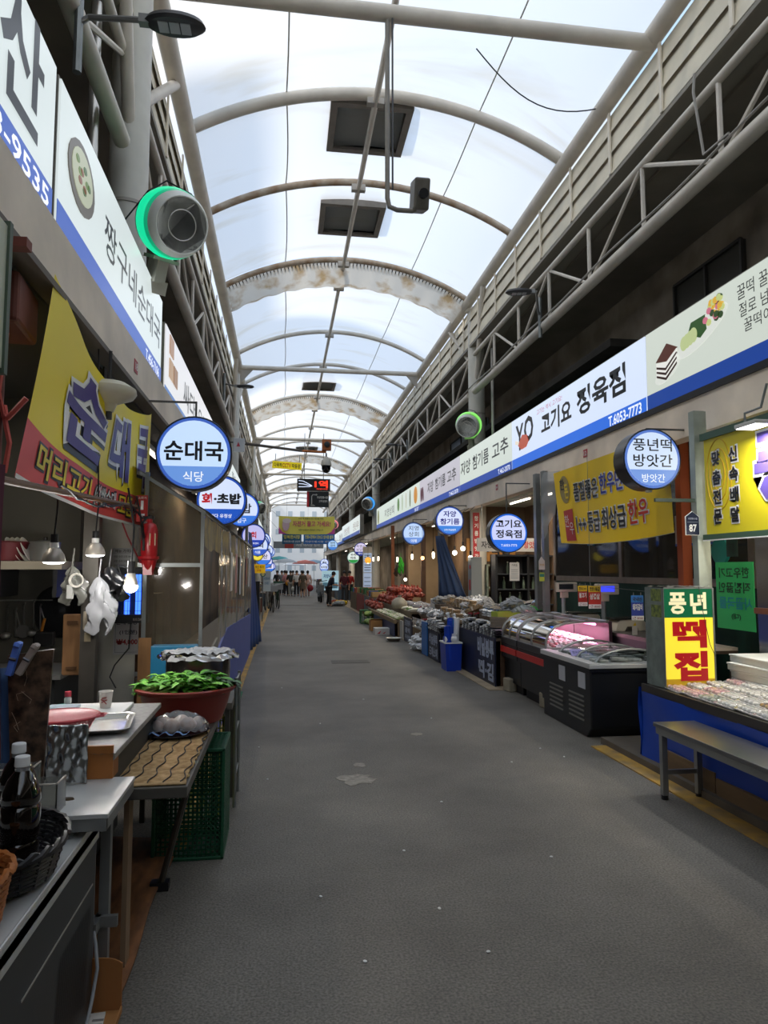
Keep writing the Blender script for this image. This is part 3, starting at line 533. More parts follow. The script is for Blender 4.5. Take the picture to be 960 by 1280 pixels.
# led board + direction sign
t=T('led_display','black LED display with white and red glowing characters hung over the street','display',(.54,29.5,4.9))
B().box(0,1.38,0,.25,0,.5).o('case',M('#101114',.3),t)
L(t,'1역',EM('#ff3a20',1.2),.72,.12,1.28,.44,y=-.004,bold=.04); L(t,'자양시장',EM('#ff3a20',1.0),.8,.04,1.28,.11,y=-.004,bold=.02)
b=B()
for k in range(3): b.tube([(.06,-.004,.42-.13*k),(.25,-.004,.40-.12*k),(.5,-.004,.27-.05*k),(.62,-.004,.2)],.016,5)
b.o('white_glow_lines',EM('#d8e4ff',1.0),t)
for x in (.3,1.1): B().cyl((x,.1,.5),(x,.1,2.45),.015,n=6).o('hanger',STEELD,t)
t=T('direction_sign','black direction sign with an arrow and a red edge, under the LED display','sign',(.95,29.6,4.22))
B().box(0,.92,0,.08,0,.66).o('panel',M('#1c2226',.4),t); B().box(0,.09,-.006,0,0,.66).o('red_edge',M('#c02430',.5),t)
B().tube([(.2,-.006,.12),(.2,-.006,.45),(.24,-.006,.52),(.38,-.006,.52)],.018,5).cyl((.38,-.006,.52),(.45,-.006,.52),.05,.0,n=8).o('arrow',WHT,t)
L(t,'자양전통시장',WHT,.42,.36,.88,.46,y=-.006,bold=.02); L(t,'고객지원센터',WHT,.5,.2,.86,.3,y=-.006); L(t,'100m',WHT,.16,.05,.34,.1,y=-.006)
for x in (.2,.8): B().cyl((x,.04,.66),(x,.04,.8),.012,n=6).o('hanger',STEELD,t)
# CCTV dome on boom
t=T('cctv_camera','white dome camera hanging from a rusty boom below an orange speaker box','camera',(1.55,26.2,5.4))
B().lathe([(.0,.42),(.05,.42),(.09,.36),(.17,.28),(.2,.12),(.2,.08)],n=18).o('housing',M('#b8b4a8',.5),t,smooth=True)
B().lathe([(.17,.09),(.165,-.05),(.12,-.15),(.05,-.19),(0,-.2)],n=18).o('dome',M('#0c0c10',.1),t,smooth=True)
B().cyl((0,0,.42),(0,0,.55),.03,n=8).cyl((-4.0,0,.95),(-.9,0,.62),.06,.05,n=10).o('boom',M('#5f5750',.6,noise=.3,ns=3),t); B().tube([(-.9,0,.62),(-.4,0,.6),(0,0,.6)],.045,8).o('rusty_bracket',M('#b5682c',.7,noise=.3),t)
B().box(-.16,.18,-.1,.12,.66,1.06).o('orange_box',M('#b0602c',.6,noise=.3),t); B().lathe([(.1,0),(.11,.03),(.05,.05)],c=(.02,-.13,.86),axis='Y',n=14).o('lens',BLK,t)
# near hanging cctv
t=T('cctv_camera','box camera on the end of a bent pole hanging from the nearest tie beam','camera',(2.14,6.9,5.3))
x0=at_x=.91
B().tube([(-1.12,0,2.12),(-1.12,0,.12),(-1.10,0,.03),(-1.02,0,0),(-.86,0,0),(-.80,0,.04)],.026,10).o('pole',M('#8a857c',.5,noise=.2),t,smooth=True)
B().tube([(-1.07,-.03,2.1),(-1.07,-.03,.2)],.01,6).o('cable',DGR,t)
B().box(-.86,-.70,-.14,.16,.02,.33,rx=.35).o('camera_body',M('#6f6a60',.5,noise=.3,ns=8),t,bevel=.02); B().cyl((-.78,-.17,.1),(-.78,-.22,.08),.05,n=12).o('lens',BLK,t)
# ---------------- left food stall
SSD=M('#9a9b99',.36,.55,noise=.2,ns=5); SST=M('#d6d6d3',.5,.45,noise=.1,ns=2,bump=.04); DPAN=M('#4b4d4e',.4,.6,noise=.1,ns=3)
t=T('prep_counter','low stainless prep counter with a dark vented side, closest on the left','counter',(-.65,1.9,0))
b=B().box(-1.75,-.64,.9,2.72,.67,.70).box(-.77,-.645,.9,2.72,.70,.72).box(-1.75,-.77,2.60,2.72,.70,.72).box(-1.2,-1.17,.9,2.6,.70,.72)
b.o('top',SST,t,world=True)
B().box(-.665,-.65,.9,2.72,.0,.66).o('side_panel',DPAN,t,world=True)
B().box(-1.75,-.66,2.70,2.715,.02,.66).o('end_panel',DPAN,t,world=True)
B().box(-1.7,-.68,.95,2.69,.04,.66).o('body',M('#37393a',.5),t,world=True)
B().box(-.648,-.640,.9,2.72,.645,.722).o('front_rim',SST,t,world=True,bevel=.003)
for k in range(16):
    B().add([(-.648,2.28+k*.022,.14),(-.648,2.288+k*.022,.14),(-.648,2.338+k*.022,.44),(-.648,2.33+k*.022,.44)],[(0,1,2,3)]).o('vent_slot',BLK,t,world=True)
B().box(-.6485,-.646,2.0,2.68,.50,.506).o('trim_strip',M('#b8b4aa',.4,.5),t,world=True,label='thin pale strip')
for x in (-.775,-.80): B().tube([(x,.95,.722),(x,2.62,.722)],.007,6).o('slide_rail',SST,t,world=True)
B().grid(lambda u,v:(-1.15+.36*u,2.02+.5*v,.706-.05*sin(pi*min(1,max(0,u)))**.3*sin(pi*v)**.3),12,12).o('recessed_pan',SSD,t,world=True,smooth=True)
rd=random.Random(5)
o=thing1(B().grid(lambda u,v:(-.76+.09*u,2.5+.14*v,.728+.03*rd.random()*sin(pi*u)*sin(pi*v)),9,9),'plastic_wrap','crumpled scrap of clear plastic wrap on the far rim of the prep counter','wrap',clearmat('#dfe6ea',.35,.1),smooth=True)
t=T('steel_table','stainless steel table with square legs, just beyond the prep counter','table',(-1.0,2.7,0))
B().box(-1.75,-.56,2.49,2.92,.785,.80).o('top',SST,t,world=True,bevel=.002); B().box(-.585,-.565,2.49,2.92,.745,.785).box(-1.75,-.565,2.495,2.51,.745,.785).o('apron',SSD,t,world=True)
for y,x in ((2.80,-.69),(2.90,-.655)): B().box(x-.018,x+.018,y-.018,y+.018,0,.745).o('leg',SSD,t,world=True)
for y in (2.76,2.9): B().box(-1.72,-1.68,y-.02,y+.02,0,.745).o('leg',SSD,t,world=True)
B().box(-.68,-.66,2.80,2.9,.27,.31).box(-1.72,-.6,2.86,2.88,.27,.31).o('stretcher',SSD,t,world=True)
thing1(B().box(-.625,-.605,3.05,3.13,0,.69),'cardboard_sheet','upright sheet of tan cardboard leaning behind the steel table legs','cardboard',M('#8d7358',.8,noise=.2,ns=5))
# mat table
t=T('folding_table','long dark folding table carrying the bamboo mat and the red-brown basin','table',(-.8,3.8,0)); DT=M('#5d5952',.5,.3,noise=.2,ns=5)
B().box(-1.3,-.37,2.98,4.75,.69,.735).o('top',DT,t,world=True,bevel=.004)
B().cyl((-.40,3.42,.69),(-.59,3.8,.03),.016,n=8).o('leg',DT,t,world=True); B().cyl((-1.2,3.42,.69),(-1.1,3.8,.03),.016,n=8).o('leg',DT,t,world=True)
for x in (-.42,-1.25): B().box(x-.015,x+.015,4.66,4.69,0,.69).o('leg',DT,t,world=True)
B().box(-.64,-.55,3.77,3.83,0,.04).o('rubber_foot',BLK,t,world=True)
B().box(-1.3,-1.0,3.05,4.7,.02,.66).o('dark_back_panel',M('#3d3d3b',.6),t,world=True)
t=T('bamboo_mat','pale bamboo blind mat with wavy black strings laid on the dark table','mat',(-.57,3.45,.738))
b=B(); rd=random.Random(2)
for k in range(72):
    y=3.0+k*.0137; j=rd.uniform(-.008,.008); b.cyl((-.80,y,.742),(-.385+j,y+rd.uniform(-.003,.003),.742),.0062,n=5)
b.o('slats',M('#d9b986',.6,noise=.3,ns=30,h2='#a98450'),t,world=True)
for i in range(7):
    x=-.77+i*.062; B().tube([(x+.008*sin(k*.55+i)+.003*k*.1,3.0+k*.0165,.751) for k in range(60)],.0028,4).o('string',M('#1d1b18',.7),t,world=True)
# basin
t=T('plastic_basin','big red-brown plastic basin heaped with green leaves','basin',(-.55,4.28,.737))
B().lathe([(.19,0),(.205,.0),(.235,.08),(.255,.16),(.262,.175),(.285,.178),(.288,.19),(.27,.195),(.25,.19),(.235,.12),(.195,.03),(.0,.02)],n=44).o('bowl',M('#7c2a22',.4,noise=.1),t,smooth=True)
B().lathe([(.262,.168),(.272,.166),(.272,.176),(.262,.178)],n=44).o('rim_ring',M('#8d3a30',.4),t,smooth=True)
def leaf(b,p,d,up,l,w,fold=.25):
    d=Vector(d).normalized(); s=d.cross(Vector(up)).normalized(); u=s.cross(d); p=Vector(p)
    P=[p]; pr=[(0.0,.12),(.25,.7),(.5,1),(.75,.75),(1,.05)]; vs=[]
    for a,q in pr:
        c=p+d*l*a+u*(.18*l*sin(pi*a)-.25*l*a*a); vs+=[c-s*w*q+u*fold*w*q,c,c+s*w*q+u*fold*w*q]
    b.add(vs,[f for i in range(4) for f in ((i*3,i*3+1,i*3+4,i*3+3),(i*3+1,i*3+2,i*3+5,i*3+4))])
rd=random.Random(11)
t=T('leafy_greens','heap of bright green leafy vegetables filling the red-brown basin','greens',(-.55,4.28,.87)); t['kind']='stuff'
for nm,c,n,xr in (('pale_stalks','#8fbe62',50,(-.22,-.04)),('green_leaves','#62ae38',330,(-.26,.23)),('bright_leaves','#86cc4c',200,(-.24,.18)),('dark_leaves','#3c6a2c',120,(.10,.26))):
    b=B()
    for k in range(n):
        x=rd.uniform(*xr); y=rd.uniform(-.2,.2)*sqrt(max(0,1-(x/.25)**2)); a=rd.uniform(-.7,.7)
        if nm=='pale_stalks': b.tube([(x-.05,y,.02+rd.random()*.06),(x+.05,y+.02,.07+rd.random()*.05)],.006,4); continue
        leaf(b,(x*.95,y*.9,.02+rd.random()*.08*(1-(abs(x)/.3)**2*.6)),(cos(a)*rd.choice((-1,1)),sin(a)*1.5-.3,rd.uniform(-.1,.7)),(0,0,1),rd.uniform(.05,.10),rd.uniform(.018,.034),rd.uniform(-.3,.5))
    b.o(nm,M(c,.45,noise=.35,ns=20),t)
# pork tray
t=T('round_tray','round black plastic tray holding the wrapped pork on the bamboo mat','tray',(-.55,3.86,.749))
B().lathe([(0,0),(.12,0),(.15,.008),(.172,.016),(.175,.02),(.165,.02),(.14,.012),(0,.008)],n=36).o('dish',M('#1c1b22',.25),t,smooth=True)
t=T('boiled_pork','pinkish piece of boiled pork wrapped in clear plastic on the black tray','meat',(-.53,3.85,.762)); b=B(); rd=random.Random(4)
for k in range(9): b.sph((-.09+k*.022+rd.uniform(-.01,.01),rd.uniform(-.03,.03),.03+rd.uniform(0,.02)),rd.uniform(.032,.045),1,1,.9,10,7,.25,k)
b.o('flesh',M('#c99d88',.4,noise=.4,ns=22,h2='#e8d8c8',coat=.3),t,smooth=True,sub=1)
rw=random.Random(8)
B().grid(lambda u,v:(-.15+.3*u,-.09+.18*v,.012+.085*(sin(pi*u)*sin(pi*v))**.5+.012*rw.random()),26,14).o('plastic_wrap',clearmat('#eef1f4',.12,.12),t,smooth=True)
B().grid(lambda u,v:(-.13+.2*u,-.11+.03*v,.012+.01*sin(u*20)),12,3).o('blue_print',M('#7aa0d0',.4),t,smooth=True)
# crates
def crate(name,lab,x0,x1,y0,y1,z0,z1,mat,open_face=True,nx=12,nz=18,group=None,gap=True):
    t=T(name,lab,'crate',((x0+x1)/2,(y0+y1)/2,z0),group=group); b=B(); e=.018
    for x in (x0,x1-e):
        for z in (z0,z1-e): b.box(x,x+e,y0,y1,z,z+e)
        for y in (y0,y1-e): b.box(x,x+e,y,y+e,z0,z1)
    for y in (y0,y1-e):
        for z in (z0,z1-e): b.box(x0,x1,y,y+e,z,z+e)
    b.o('rim',mat,t,world=True,bevel=.004)
    g=B(); w=.0045
    for i in range(1,nx): x=x0+(x1-x0)*i/nx; g.box(x-w,x+w,y0+.02,y0+.024,z0,z1); g.box(x-w,x+w,y1-.006,y1-.002,z0,z1)
    for i in range(1,nz): z=z0+(z1-z0)*i/nz; g.box(x0,x1,y0+.02,y0+.024,z-w,z+w); g.box(x1-.006,x1-.002,y0,y1,z-w,z+w); g.box(x0+.002,x0+.006,y0,y1,z-w,z+w); g.box(x0,x1,y1-.006,y1-.002,z-w,z+w)
    ny=max(3,int((y1-y0)/(x1-x0)*nx))
    for i in range(1,ny): y=y0+(y1-y0)*i/ny; g.box(x1-.006,x1-.002,y-w*2,y+w*2,z0,z1); g.box(x0+.002,x0+.006,y-w,y+w,z0,z1); g.box(x0,x1,y-w,y+w,z1-.01,z1-.006)
    for i in range(1,nx): x=x0+(x1-x0)*i/nx; g.box(x-w,x+w,y0,y1,z1-.01,z1-.006); g.box(x-w,x+w,y0,y1,z0+.006,z0+.01)
    g.o('mesh_walls',mat,t,world=True); return t
GRN=M('#1f5a3c',.4,noise=.1); crate('plastic_crate','dark green mesh crate stood on its side under the bamboo mat table',-.70,-.31,4.13,4.55,.0,.6,GRN,nx=16,nz=24)
crate('plastic_crate','pale yellow-green crate of leftovers stacked behind the dark green crate',-.60,-.36,4.82,5.08,.0,.64,M('#a8ad4c',.5),nx=6,nz=8)
t=T('wire_rack','grey metal rack edge standing beside the basin table','rack',(-.27,5.2,0))
for y in (5.0,5.35): B().cyl((-.31,y,0),(-.31,y,.86),.012,n=8).o('upright',GALV,t,world=True)
for z in (.2,.5,.84): B().cyl((-.31,5.0,z),(-.31,5.35,z),.008,n=6).o('rung',GALV,t,world=True)
# planks & cardboard on the ground
t=T('floor_plank','warped rusty brown board lying along the ground under the tables','board',(-.75,3.4,0)); rd=random.Random(9)
B().grid(lambda u,v:(-1.0+.41*u+.012*sin(v*9)*u,2.75+1.7*v,.02+.03*sin(v*8+u*3)*(1-u)*.6),8,30).o('board',M('#8a5a33',.8,noise=.5,ns=6,h2='#5d3a20',stretch=(3,1,1)),t,solid=.012,world=True,smooth=True)
t=T('cardboard_box','flattened cardboard box with one flap standing up beside the prep counter','box',(-.62,2.6,.05)); CB=M('#a8743f',.85,noise=.15,ns=5)
B().box(-.648,-.555,2.42,2.76,.025,.032).o('base',CB,t,world=True); B().grid(lambda u,v:(-.72+.165*u,2.76+.008*sin(u*3),.03+.18*v-(.02*u**6*v)),12,4).o('flap',M('#9a6434',.85),t,world=True,solid=.005)
B().box(-.558,-.552,2.44,2.76,.025,.045).o('folded_edge',CB,t,world=True)
t=T('newspaper','folded newspaper lying in the cardboard box','newspaper',(-.62,2.58,.033)); B().box(-.645,-.59,2.46,2.74,.033,.040,rz=.1).o('pages',M('#c9c4bb',.8),t,world=True)
b=B()
for k in range(8): b.box(-.638,-.60,2.50+k*.027,2.512+k*.027,.0405,.041)
b.o('print',M('#77736c',.8),t,world=True)
thing1(B().tube([(-.66,2.77,.30),(-.645,2.74,.27),(-.632,2.72,.2),(-.634,2.66,.12),(-.636,2.6,.07),(-.636,2.5,.05),(-.638,2.36,.012),(-.62,2.2,.012)],.006,8),'grey_hose','thin grey hose hanging down in front of the cardboard box','hose',M('#8d8f90',.5),smooth=True)
# slab with food things
t=T('slab_counter','grey speckled counter slab with a torn foil edge behind the steel table','counter',(-1.0,3.4,.75))
B().box(-1.55,-.635,2.90,3.95,.868,.893).o('slab',M('#9b9993',.5,noise=.35,ns=40),t,world=True,bevel=.003)
rw=random.Random(1); B().grid(lambda u,v:(-.76+.13*u,2.885+.03*v,.895-.012*v+.006*rw.random()),16,3).o('foil_edge',M('#c9c9c6',.25,.9),t,world=True)
B().box(-1.5,-.66,3.0,3.93,.74,.868).o('dark_base',M('#35332f',.7),t,world=True)
t=T('wooden_box','small orange-brown wooden box under the corner of the slab counter','box',(-.7,2.95,.80)); B().box(-.775,-.64,2.895,2.91,.801,.925).o('front',M('#a8672a',.5,noise=.25,ns=8),t,world=True); B().box(-.775,-.64,2.91,2.99,.801,.866).o('body',M('#8d5423',.6),t,world=True)
t=T('foil_board','board wrapped in crumpled aluminium foil standing on the steel table','foil',(-.8,2.82,.80)); rw=random.Random(6)
B().grid(lambda u,v:(-.865+.145*u,2.84+.0025*rw.random()+.005*sin(u*9+v*14)+.004*sin(u*17-v*7),.803+.215*v),22,30).o('foil',M('#a9abaa',.25,.9),t,world=True,solid=.006,smooth=True)
t=T('plastic_colander','pinkish red plastic colander on the slab counter','colander',(-.915,3.16,.895)); PK=M('#c4333f',.35)
B().lathe([(.145,.088),(.155,.09),(.158,.098),(.15,.102),(.14,.096)],n=40).o('rim',PK,t,smooth=True)
b=B()
for z,r in ((.0,.09),(.018,.10),(.036,.11),(.054,.122),(.072,.133)): b.tube([(r*cos(2*pi*k/36),r*sin(2*pi*k/36),z+.004) for k in range(36)],.0035,4,True)
for k in range(44): a=2*pi*k/44; b.cyl((.09*cos(a),.09*sin(a),0),(.142*cos(a),.142*sin(a),.09),.0028,n=4)
b.disc; b.lathe([(0,0),(.09,0),(.09,.004),(0,.004)],n=24); b.o('basket_wall',PK,t)
B().tube([(.15,-.03,.095),(.178,-.02,.097),(.178,.02,.097),(.15,.03,.095)],.006,6).o('handle',PK,t)
t=T('steel_tray','shallow oblong aluminium tray on the slab counter beside the colander','tray',(-.80,3.38,.895),.12)
def rr(w,h,r,n=5): return [(sx*(w-r)+r*cos(a),sy*(h-r)+r*sin(a)) for sx,sy,a0 in ((1,1,0),(-1,1,pi/2),(-1,-1,pi),(1,-1,3*pi/2)) for a in [a0+k*pi/2/n for k in range(n+1)]]
def traymesh(b,w,h,r,z0,z1,lip):
    R=[(rr(w-.02,h-.02,r-.01),z0),(rr(w,h,r),z1),(rr(w+lip,h+lip,r+lip),z1+.002),(rr(w+lip,h+lip,r+lip),z1-.002),(rr(w+.002,h+.002,r),z1-.004),(rr(w-.018,h-.018,r-.01),z0-.002)]; n=len(R[0][0]); vs=[(x,y,z) for p,z in R for x,y in p]
    f=[tuple(range(n))]+[(i*n+k,i*n+(k+1)%n,(i+1)*n+(k+1)%n,(i+1)*n+k) for i in range(5) for k in range(n)]+[tuple(range(5*n,6*n))[::-1]]; return b.add(vs,f)
traymesh(B(),.12,.18,.03,.004,.022,.012).o('tray',M('#c9c9c7',.25,.9),t,smooth=True)
t=T('cutting_board','white plastic cutting board at the back of the slab counter','board',(-.90,3.72,.895)); B().box(-.17,.14,-.12,.16,0,.018).o('board',M('#d4d3cf',.5),t,bevel=.004)
t=T('paper_cup','white paper cup with red brush writing on the white cutting board','cup',(-.87,3.74,.914)); B().lathe([(.024,0),(.026,.0),(.034,.078),(.036,.08),(.034,.082),(.031,.078),(.024,.004),(0,.004)],n=24).o('cup',M('#e9e2d8',.6),t,smooth=True)
B().tube([(-.015,-.0315,.045),(.0,-.0325,.038),(.015,-.031,.043)],.0025,4).tube([(-.012,-.032,.03),(.0,-.032,.035),(.012,-.032,.022)],.0025,4).tube([(.012,-.0325,.055),(-.012,-.032,.05)],.0022,4).o('red_brush_mark',M('#b83a34',.5),t)
t=T('food_container','clear plastic food container with a bluish lid near the paper cup','container',(-1.06,3.70,.895)); traymesh(B(),.07,.05,.015,.003,.035,.006).o('tub',M('#aebac0',.3),t,smooth=True); B().box(-.07,.07,-.05,.05,.033,.04).o('lid',M('#c3d2dc',.25),t,bevel=.004); 
t=T('chili_bottle','little bottle with a pinkish red cap beside the food container','bottle',(-1.08,3.85,.895)); B().lathe([(0,0),(.018,0),(.018,.05),(.01,.06)],n=12).o('body',M('#d0d0cc',.3),t,smooth=True); B().cyl((0,0,.06),(0,0,.085),.016,n=12).o('cap',M('#c8384c',.4),t)
rw=random.Random(3); thing1(B().grid(lambda u,v:(-1.28+.22*u,3.7+.12*v,.905+.03*rw.random()*sin(pi*u)*sin(pi*v)+.02*sin(u*9)),14,8),'dishcloth','crumpled teal dishcloth at the back of the slab counter','cloth',M('#2f9a8c',.8),smooth=True)
t=T('marbled_board','brown marble patterned sheet standing upright on the counter','board',(-.91,2.74,.80))
def marble():
    m=M('#6b5240',.3,noise=.9,ns=30,h2='#1c120c'); return m
B().add([(-.955,2.75,.80),(-.85,2.75,.80),(-.828,2.75,1.31),(-.985,2.75,1.29),(-.955,2.762,.80),(-.85,2.762,.80),(-.828,2.762,1.31),(-.985,2.762,1.29)],[(0,1,2,3),(7,6,5,4),(0,4,5,1),(3,2,6,7),(1,5,6,2),(0,3,7,4)]).o('sheet',marble(),t,world=True)
b=B(); rd=random.Random(12)
for k in range(7):
    x=rd.uniform(-.95,-.85); z=rd.uniform(.84,1.26); b.tube([(x,2.749,z),(x+rd.uniform(-.02,.02),2.749,z+rd.uniform(.01,.04)),(x+rd.uniform(-.03,.03),2.749,z+rd.uniform(.03,.07))],.0007,3)
b.o('veins',M('#c4ab90',.4),t,world=True)
for nm,x,z,c,s,rot in (('plastic_clip',-.965,1.25,'#5f84dc',1.0,.25),('metal_clip',-.925,1.25,'#a89a90',.85,.5)):
    t=T(nm,{'plastic_clip':'blue plastic clothes peg clipped to the top of the marbled sheet','metal_clip':'greyish metal peg clipped beside the blue one on the marbled sheet'}[nm],'clip',(x,2.742,z),0,ry=rot)
    for q,a in ((-1,.12),(1,-.12)): B().box(-.012,.012,-.012+q*.008,-.004+q*.008,-.03,.09,rx=a*q*0).tube([(0,q*.012-.008,.09),(0,q*.018-.008,.075)],.012,6).o('jaw',M(c,.35),t,bevel=.003)
    B().tube([(-.012,-.02,.03),(.012,-.02,.03)],.006,6).o('spring',M('#55555a',.3,.8),t)
# acrylic stands
for x,y,z,s,l in ((-.93,2.62,.80,.10,'clear acrylic box standing behind the sauce bottles'),(-.80,2.55,.80,.075,'lower clear acrylic box beside the foil wrapped board')):
    t=T('acrylic_box',l,'box',(x,y,z)); b=B()
    for x0,x1,y0,y1 in ((-s,s,-.05,-.046),(-s,s,.046,.05),(s-.004,s,-.05,.05)): b.box(x0,x1,y0,y1,0,s*1.3)
    b.o('walls',clearmat('#e6e6e2',.14,.1),t); B().box(-s,s,-.05,-.046,s*1.3,s*1.3+.004).box(s-.004,s,-.05,.05,s*1.3,s*1.3+.004).o('edge',M('#c8beb0',.3),t)
thing1(B().lathe([(0,0),(.014,.0),(.012,.006),(0,.007)],c=(-.74,2.66,.8),n=10,sx=2.0),'metal_lid_tab','small brown metal piece lying on the steel table','metal piece',M('#5a4a38',.4,.5),smooth=True)
# bottles and baskets
def bottle(x,y,z,lab,w=True):
    t=T('sauce_bottle',lab,'bottle',(x,y,z),group='dark sauce bottles')
    pr=[(0,0),(.046,0),(.052,.01),(.052,.05),(.048,.058),(.053,.07),(.053,.15),(.048,.158),(.053,.168),(.051,.19),(.038,.225),(.020,.25),(.016,.255),(.016,.27)]
    B().lathe(pr,n=28).o('bottle',M('#120c0a',.08,coat=1),t,smooth=True)
    B().cyl((0,0,.262),(0,0,.292),.021,.020,n=20).o('cap',M('#e4e4e2',.4),t,smooth=True,bevel=.003); B().cyl((0,0,.25),(0,0,.262),.019,n=16).o('neck',clearmat('#c8c8c8',.4),t); return t
bottle(-.735,2.2,.775,'plastic bottle of dark sauce with a white cap, in front of its twin'); bottle(-.80,2.36,.775,'plastic bottle of dark sauce behind the front one, only its cap clear')
def basket(x,y,z,rx_,ry_,h,c,lab,rz=0):
    t=T('wicker_basket',lab,'basket',(x,y,z),rz); m=M(c,.5,noise=.2,ns=20); b=B(); n=40
    for j in range(9):
        q=j/8; s=.82+.18*q; b.tube([(rx_*s*cos(2*pi*k/n)*(1+.012*(-1)**(k+j)),ry_*s*sin(2*pi*k/n)*(1+.012*(-1)**(k+j)),.006+h*q*.9) for k in range(n)],h*.055,5,True)
    b.o('woven_wall',m,t,smooth=True); b=B()
    for k in range(n//2): a=2*pi*(k+.5)/(n//2); b.cyl((rx_*.82*cos(a),ry_*.82*sin(a),0),(rx_*cos(a),ry_*sin(a),h*.92),.004,n=5)
    b.o('stakes',m,t); b=B()
    for ph in (0,pi): b.tube([(rx_*1.02*cos(2*pi*k/60)+.006*cos(k*1.2+ph),ry_*1.02*sin(2*pi*k/60)+.006*sin(k*1.2+ph),h*.97+.007*sin(k*1.2+ph)) for k in range(60)],.008,5,True)
    b.o('braided_rim',m,t,smooth=True); B().lathe([(0,0),(1,0),(1,.006),(0,.006)],n=24,sx=rx_*.8,sy=ry_*.8).o('base',m,t); return t
basket(-.765,2.22,.735,.145,.22,.10,'#1d1b1e','black woven basket holding the dark sauce bottles',.15)
basket(-.775,1.90,.735,.115,.13,.13,'#b06a34','orange-brown woven basket at the very edge, nearer than the black one')
# curtain
t=T('stall_curtain','dark maroon curtain hanging at the left edge of the stall','curtain',(-1.1,2.6,.9))
B().grid(lambda u,v:(-1.35+.40*u-.03*sin(v*2)*(1-0)+.03*v*0,2.62+.02*sin(u*26),.95+1.02*v),40,6).o('cloth',M('#5a2c3a',.8),t,world=True,smooth=True)
thing1(B().grid(lambda u,v:(-1.06+.1*u+.03*(1-v),2.80+.01*sin(u*12),.82+.42*v),10,8),'blue_cloth','blue cloth strip hanging behind the marbled sheet','cloth',M('#3d5f8e',.7),smooth=True,solid=.004)
t=T('edge_signboard','pale lit panel at the far left edge behind the banner','sign',(-1.05,2.45,2.35),pi/2); B().box(0,.3,0,.04,0,.55).o('panel',M('#c8cdb8',.5),t); B().box(.3,.33,-.01,.05,-.02,.57).o('frame',M('#4a5a48',.5),t)
t=T('red_post','reddish brown steel post with a pink ribbon near the left edge','post',(-1.14,2.95,0)); B().cyl((0,0,0),(0,0,3.0),.028,n=10).o('pipe',M('#6d3427',.6,noise=.3),t,smooth=True)
b=B().box(-.02,.1,-.03,.03,2.9,2.94); b.o('bracket',M('#7a3a2a',.6),t); B().tube([(.03,0,2.25),(.05,-.01,2.2),(.12,-.02,2.28)],.012,5).tube([(.03,0,2.22),(.06,-.01,2.1),(.05,-.02,1.98)],.01,5).tube([(0.03,0,2.55),(.02,-.03,2.3),(.035,-.01,2.2)],.008,5).o('pink_ribbon',M('#c8584c',.6),t)
t=T('red_box','faded red-brown housing under the beam at top left','box',(-1.3,3.45,2.72)); B().box(-.16,.08,-.16,.22,0,.24,rz=.1).o('case',M('#7d4434',.6,noise=.2),t,bevel=.02)
# rod with wires
t=T('bamboo_rod','thin wooden rod with wires wound round it, under the sagging banner','rod',(-1.1,4.4,2.0)); B().cyl((-1.12,2.8,1.95),(-1.08,6.05,2.09),.017,n=8).o('rod',M('#6e4d2e',.6,noise=.3),t,world=True)
B().tube([(-1.08+.02*sin(k),3.6+k*.09,2.0+.012*cos(k*1.3)-.03*sin(k*.3)) for k in range(24)],.006,5).tube([(-1.08,5.2,2.06),(-1.04,5.4,1.98),(-1.03,5.6,2.0),(-1.05,5.7,2.08)],.007,5).o('wire',BLK,t,world=True)
# dish lamp under beam
t=T('dish_lamp','round cream dish lamp under the left beam, above the banner','lamp',(-1.13,4.7,2.62)); B().lathe([(0,.0),(.03,0),(.05,.05),(.15,.09),(.17,.12),(.165,.15),(.1,.19),(0,.2)],n=28).o('dish',M('#cfc8b4',.5),t,smooth=True); B().cyl((0,0,-.05),(0,0,.02),.02,n=10).o('socket',DGR,t); B().cyl((0,0,.19),(0,0,.4),.012,n=6).o('stem',DGR,t)
# bulbs
def pointlight(p,e,c=(1,.93,.85),r=.03):
    l=bpy.data.lights.new('bulb_light','POINT'); l.energy=e; l.color=c; l.shadow_soft_size=r; o=bpy.data.objects.new('bulb_light',l); COL.objects.link(o); o.location=p; return o
def parlamp(p,lab,ztop):
    t=T('reflector_bulb',lab,'bulb',p,group='reflector bulbs'); B().lathe([(.0,.0),(.058,.0),(.06,.008),(.052,.04),(.032,.07),(.026,.075)],n=24).o('reflector',M('#b8b0a4',.4,.4),t,smooth=True)
    B().lathe([(0,-.012),(.045,-.008),(.056,.001),(0,.002)],n=24).o('lens',EM('#f4f6ff',4,1),t,smooth=True); B().cyl((0,0,.075),(0,0,.105),.022,n=14).o('collar',WHT,t); B().cyl((0,0,.105),(0,0,.15),.02,n=10).o('socket',BLK,t); B().tube([(0,0,.15),(.01,0,.3),(-.02,0,ztop-p[2])],.005,5).o('cord',BLK,t)
    l=pointlight((p[0],p[1],p[2]-.05),6,(1,.97,.92)); l.parent=t; l.location=(0,0,-.05)
parlamp((-1.22,4.0,1.64),'reflector bulb hanging left, in front of the stall shelf',3.0); parlamp((-1.16,4.6,1.69),'reflector bulb hanging in front of the tied black bag',3.0)
t=T('light_bulb','white globe bulb with an inverted cone collar in front of the bug zapper','bulb',(-.90,4.4,1.50))
B().sph((0,0,0),.042,1,1,.9,18,12).o('globe',EM('#f4f8ff',5,1),t,smooth=True); B().lathe([(.041,.008),(.038,.03),(.026,.07),(.022,.078),(0,.078)],n=20).o('collar',M('#d8d2c6',.5),t,smooth=True); B().cyl((0,0,.075),(0,0,.15),.022,n=12).o('socket',BLK,t); B().tube([(0,0,.15),(.01,0,.35),(-.01,-.1,.58)],.006,5).tube([(0,0,.1),(-.08,.0,.13),(-.05,0,.05)],.006,5).o('cord',BLK,t)
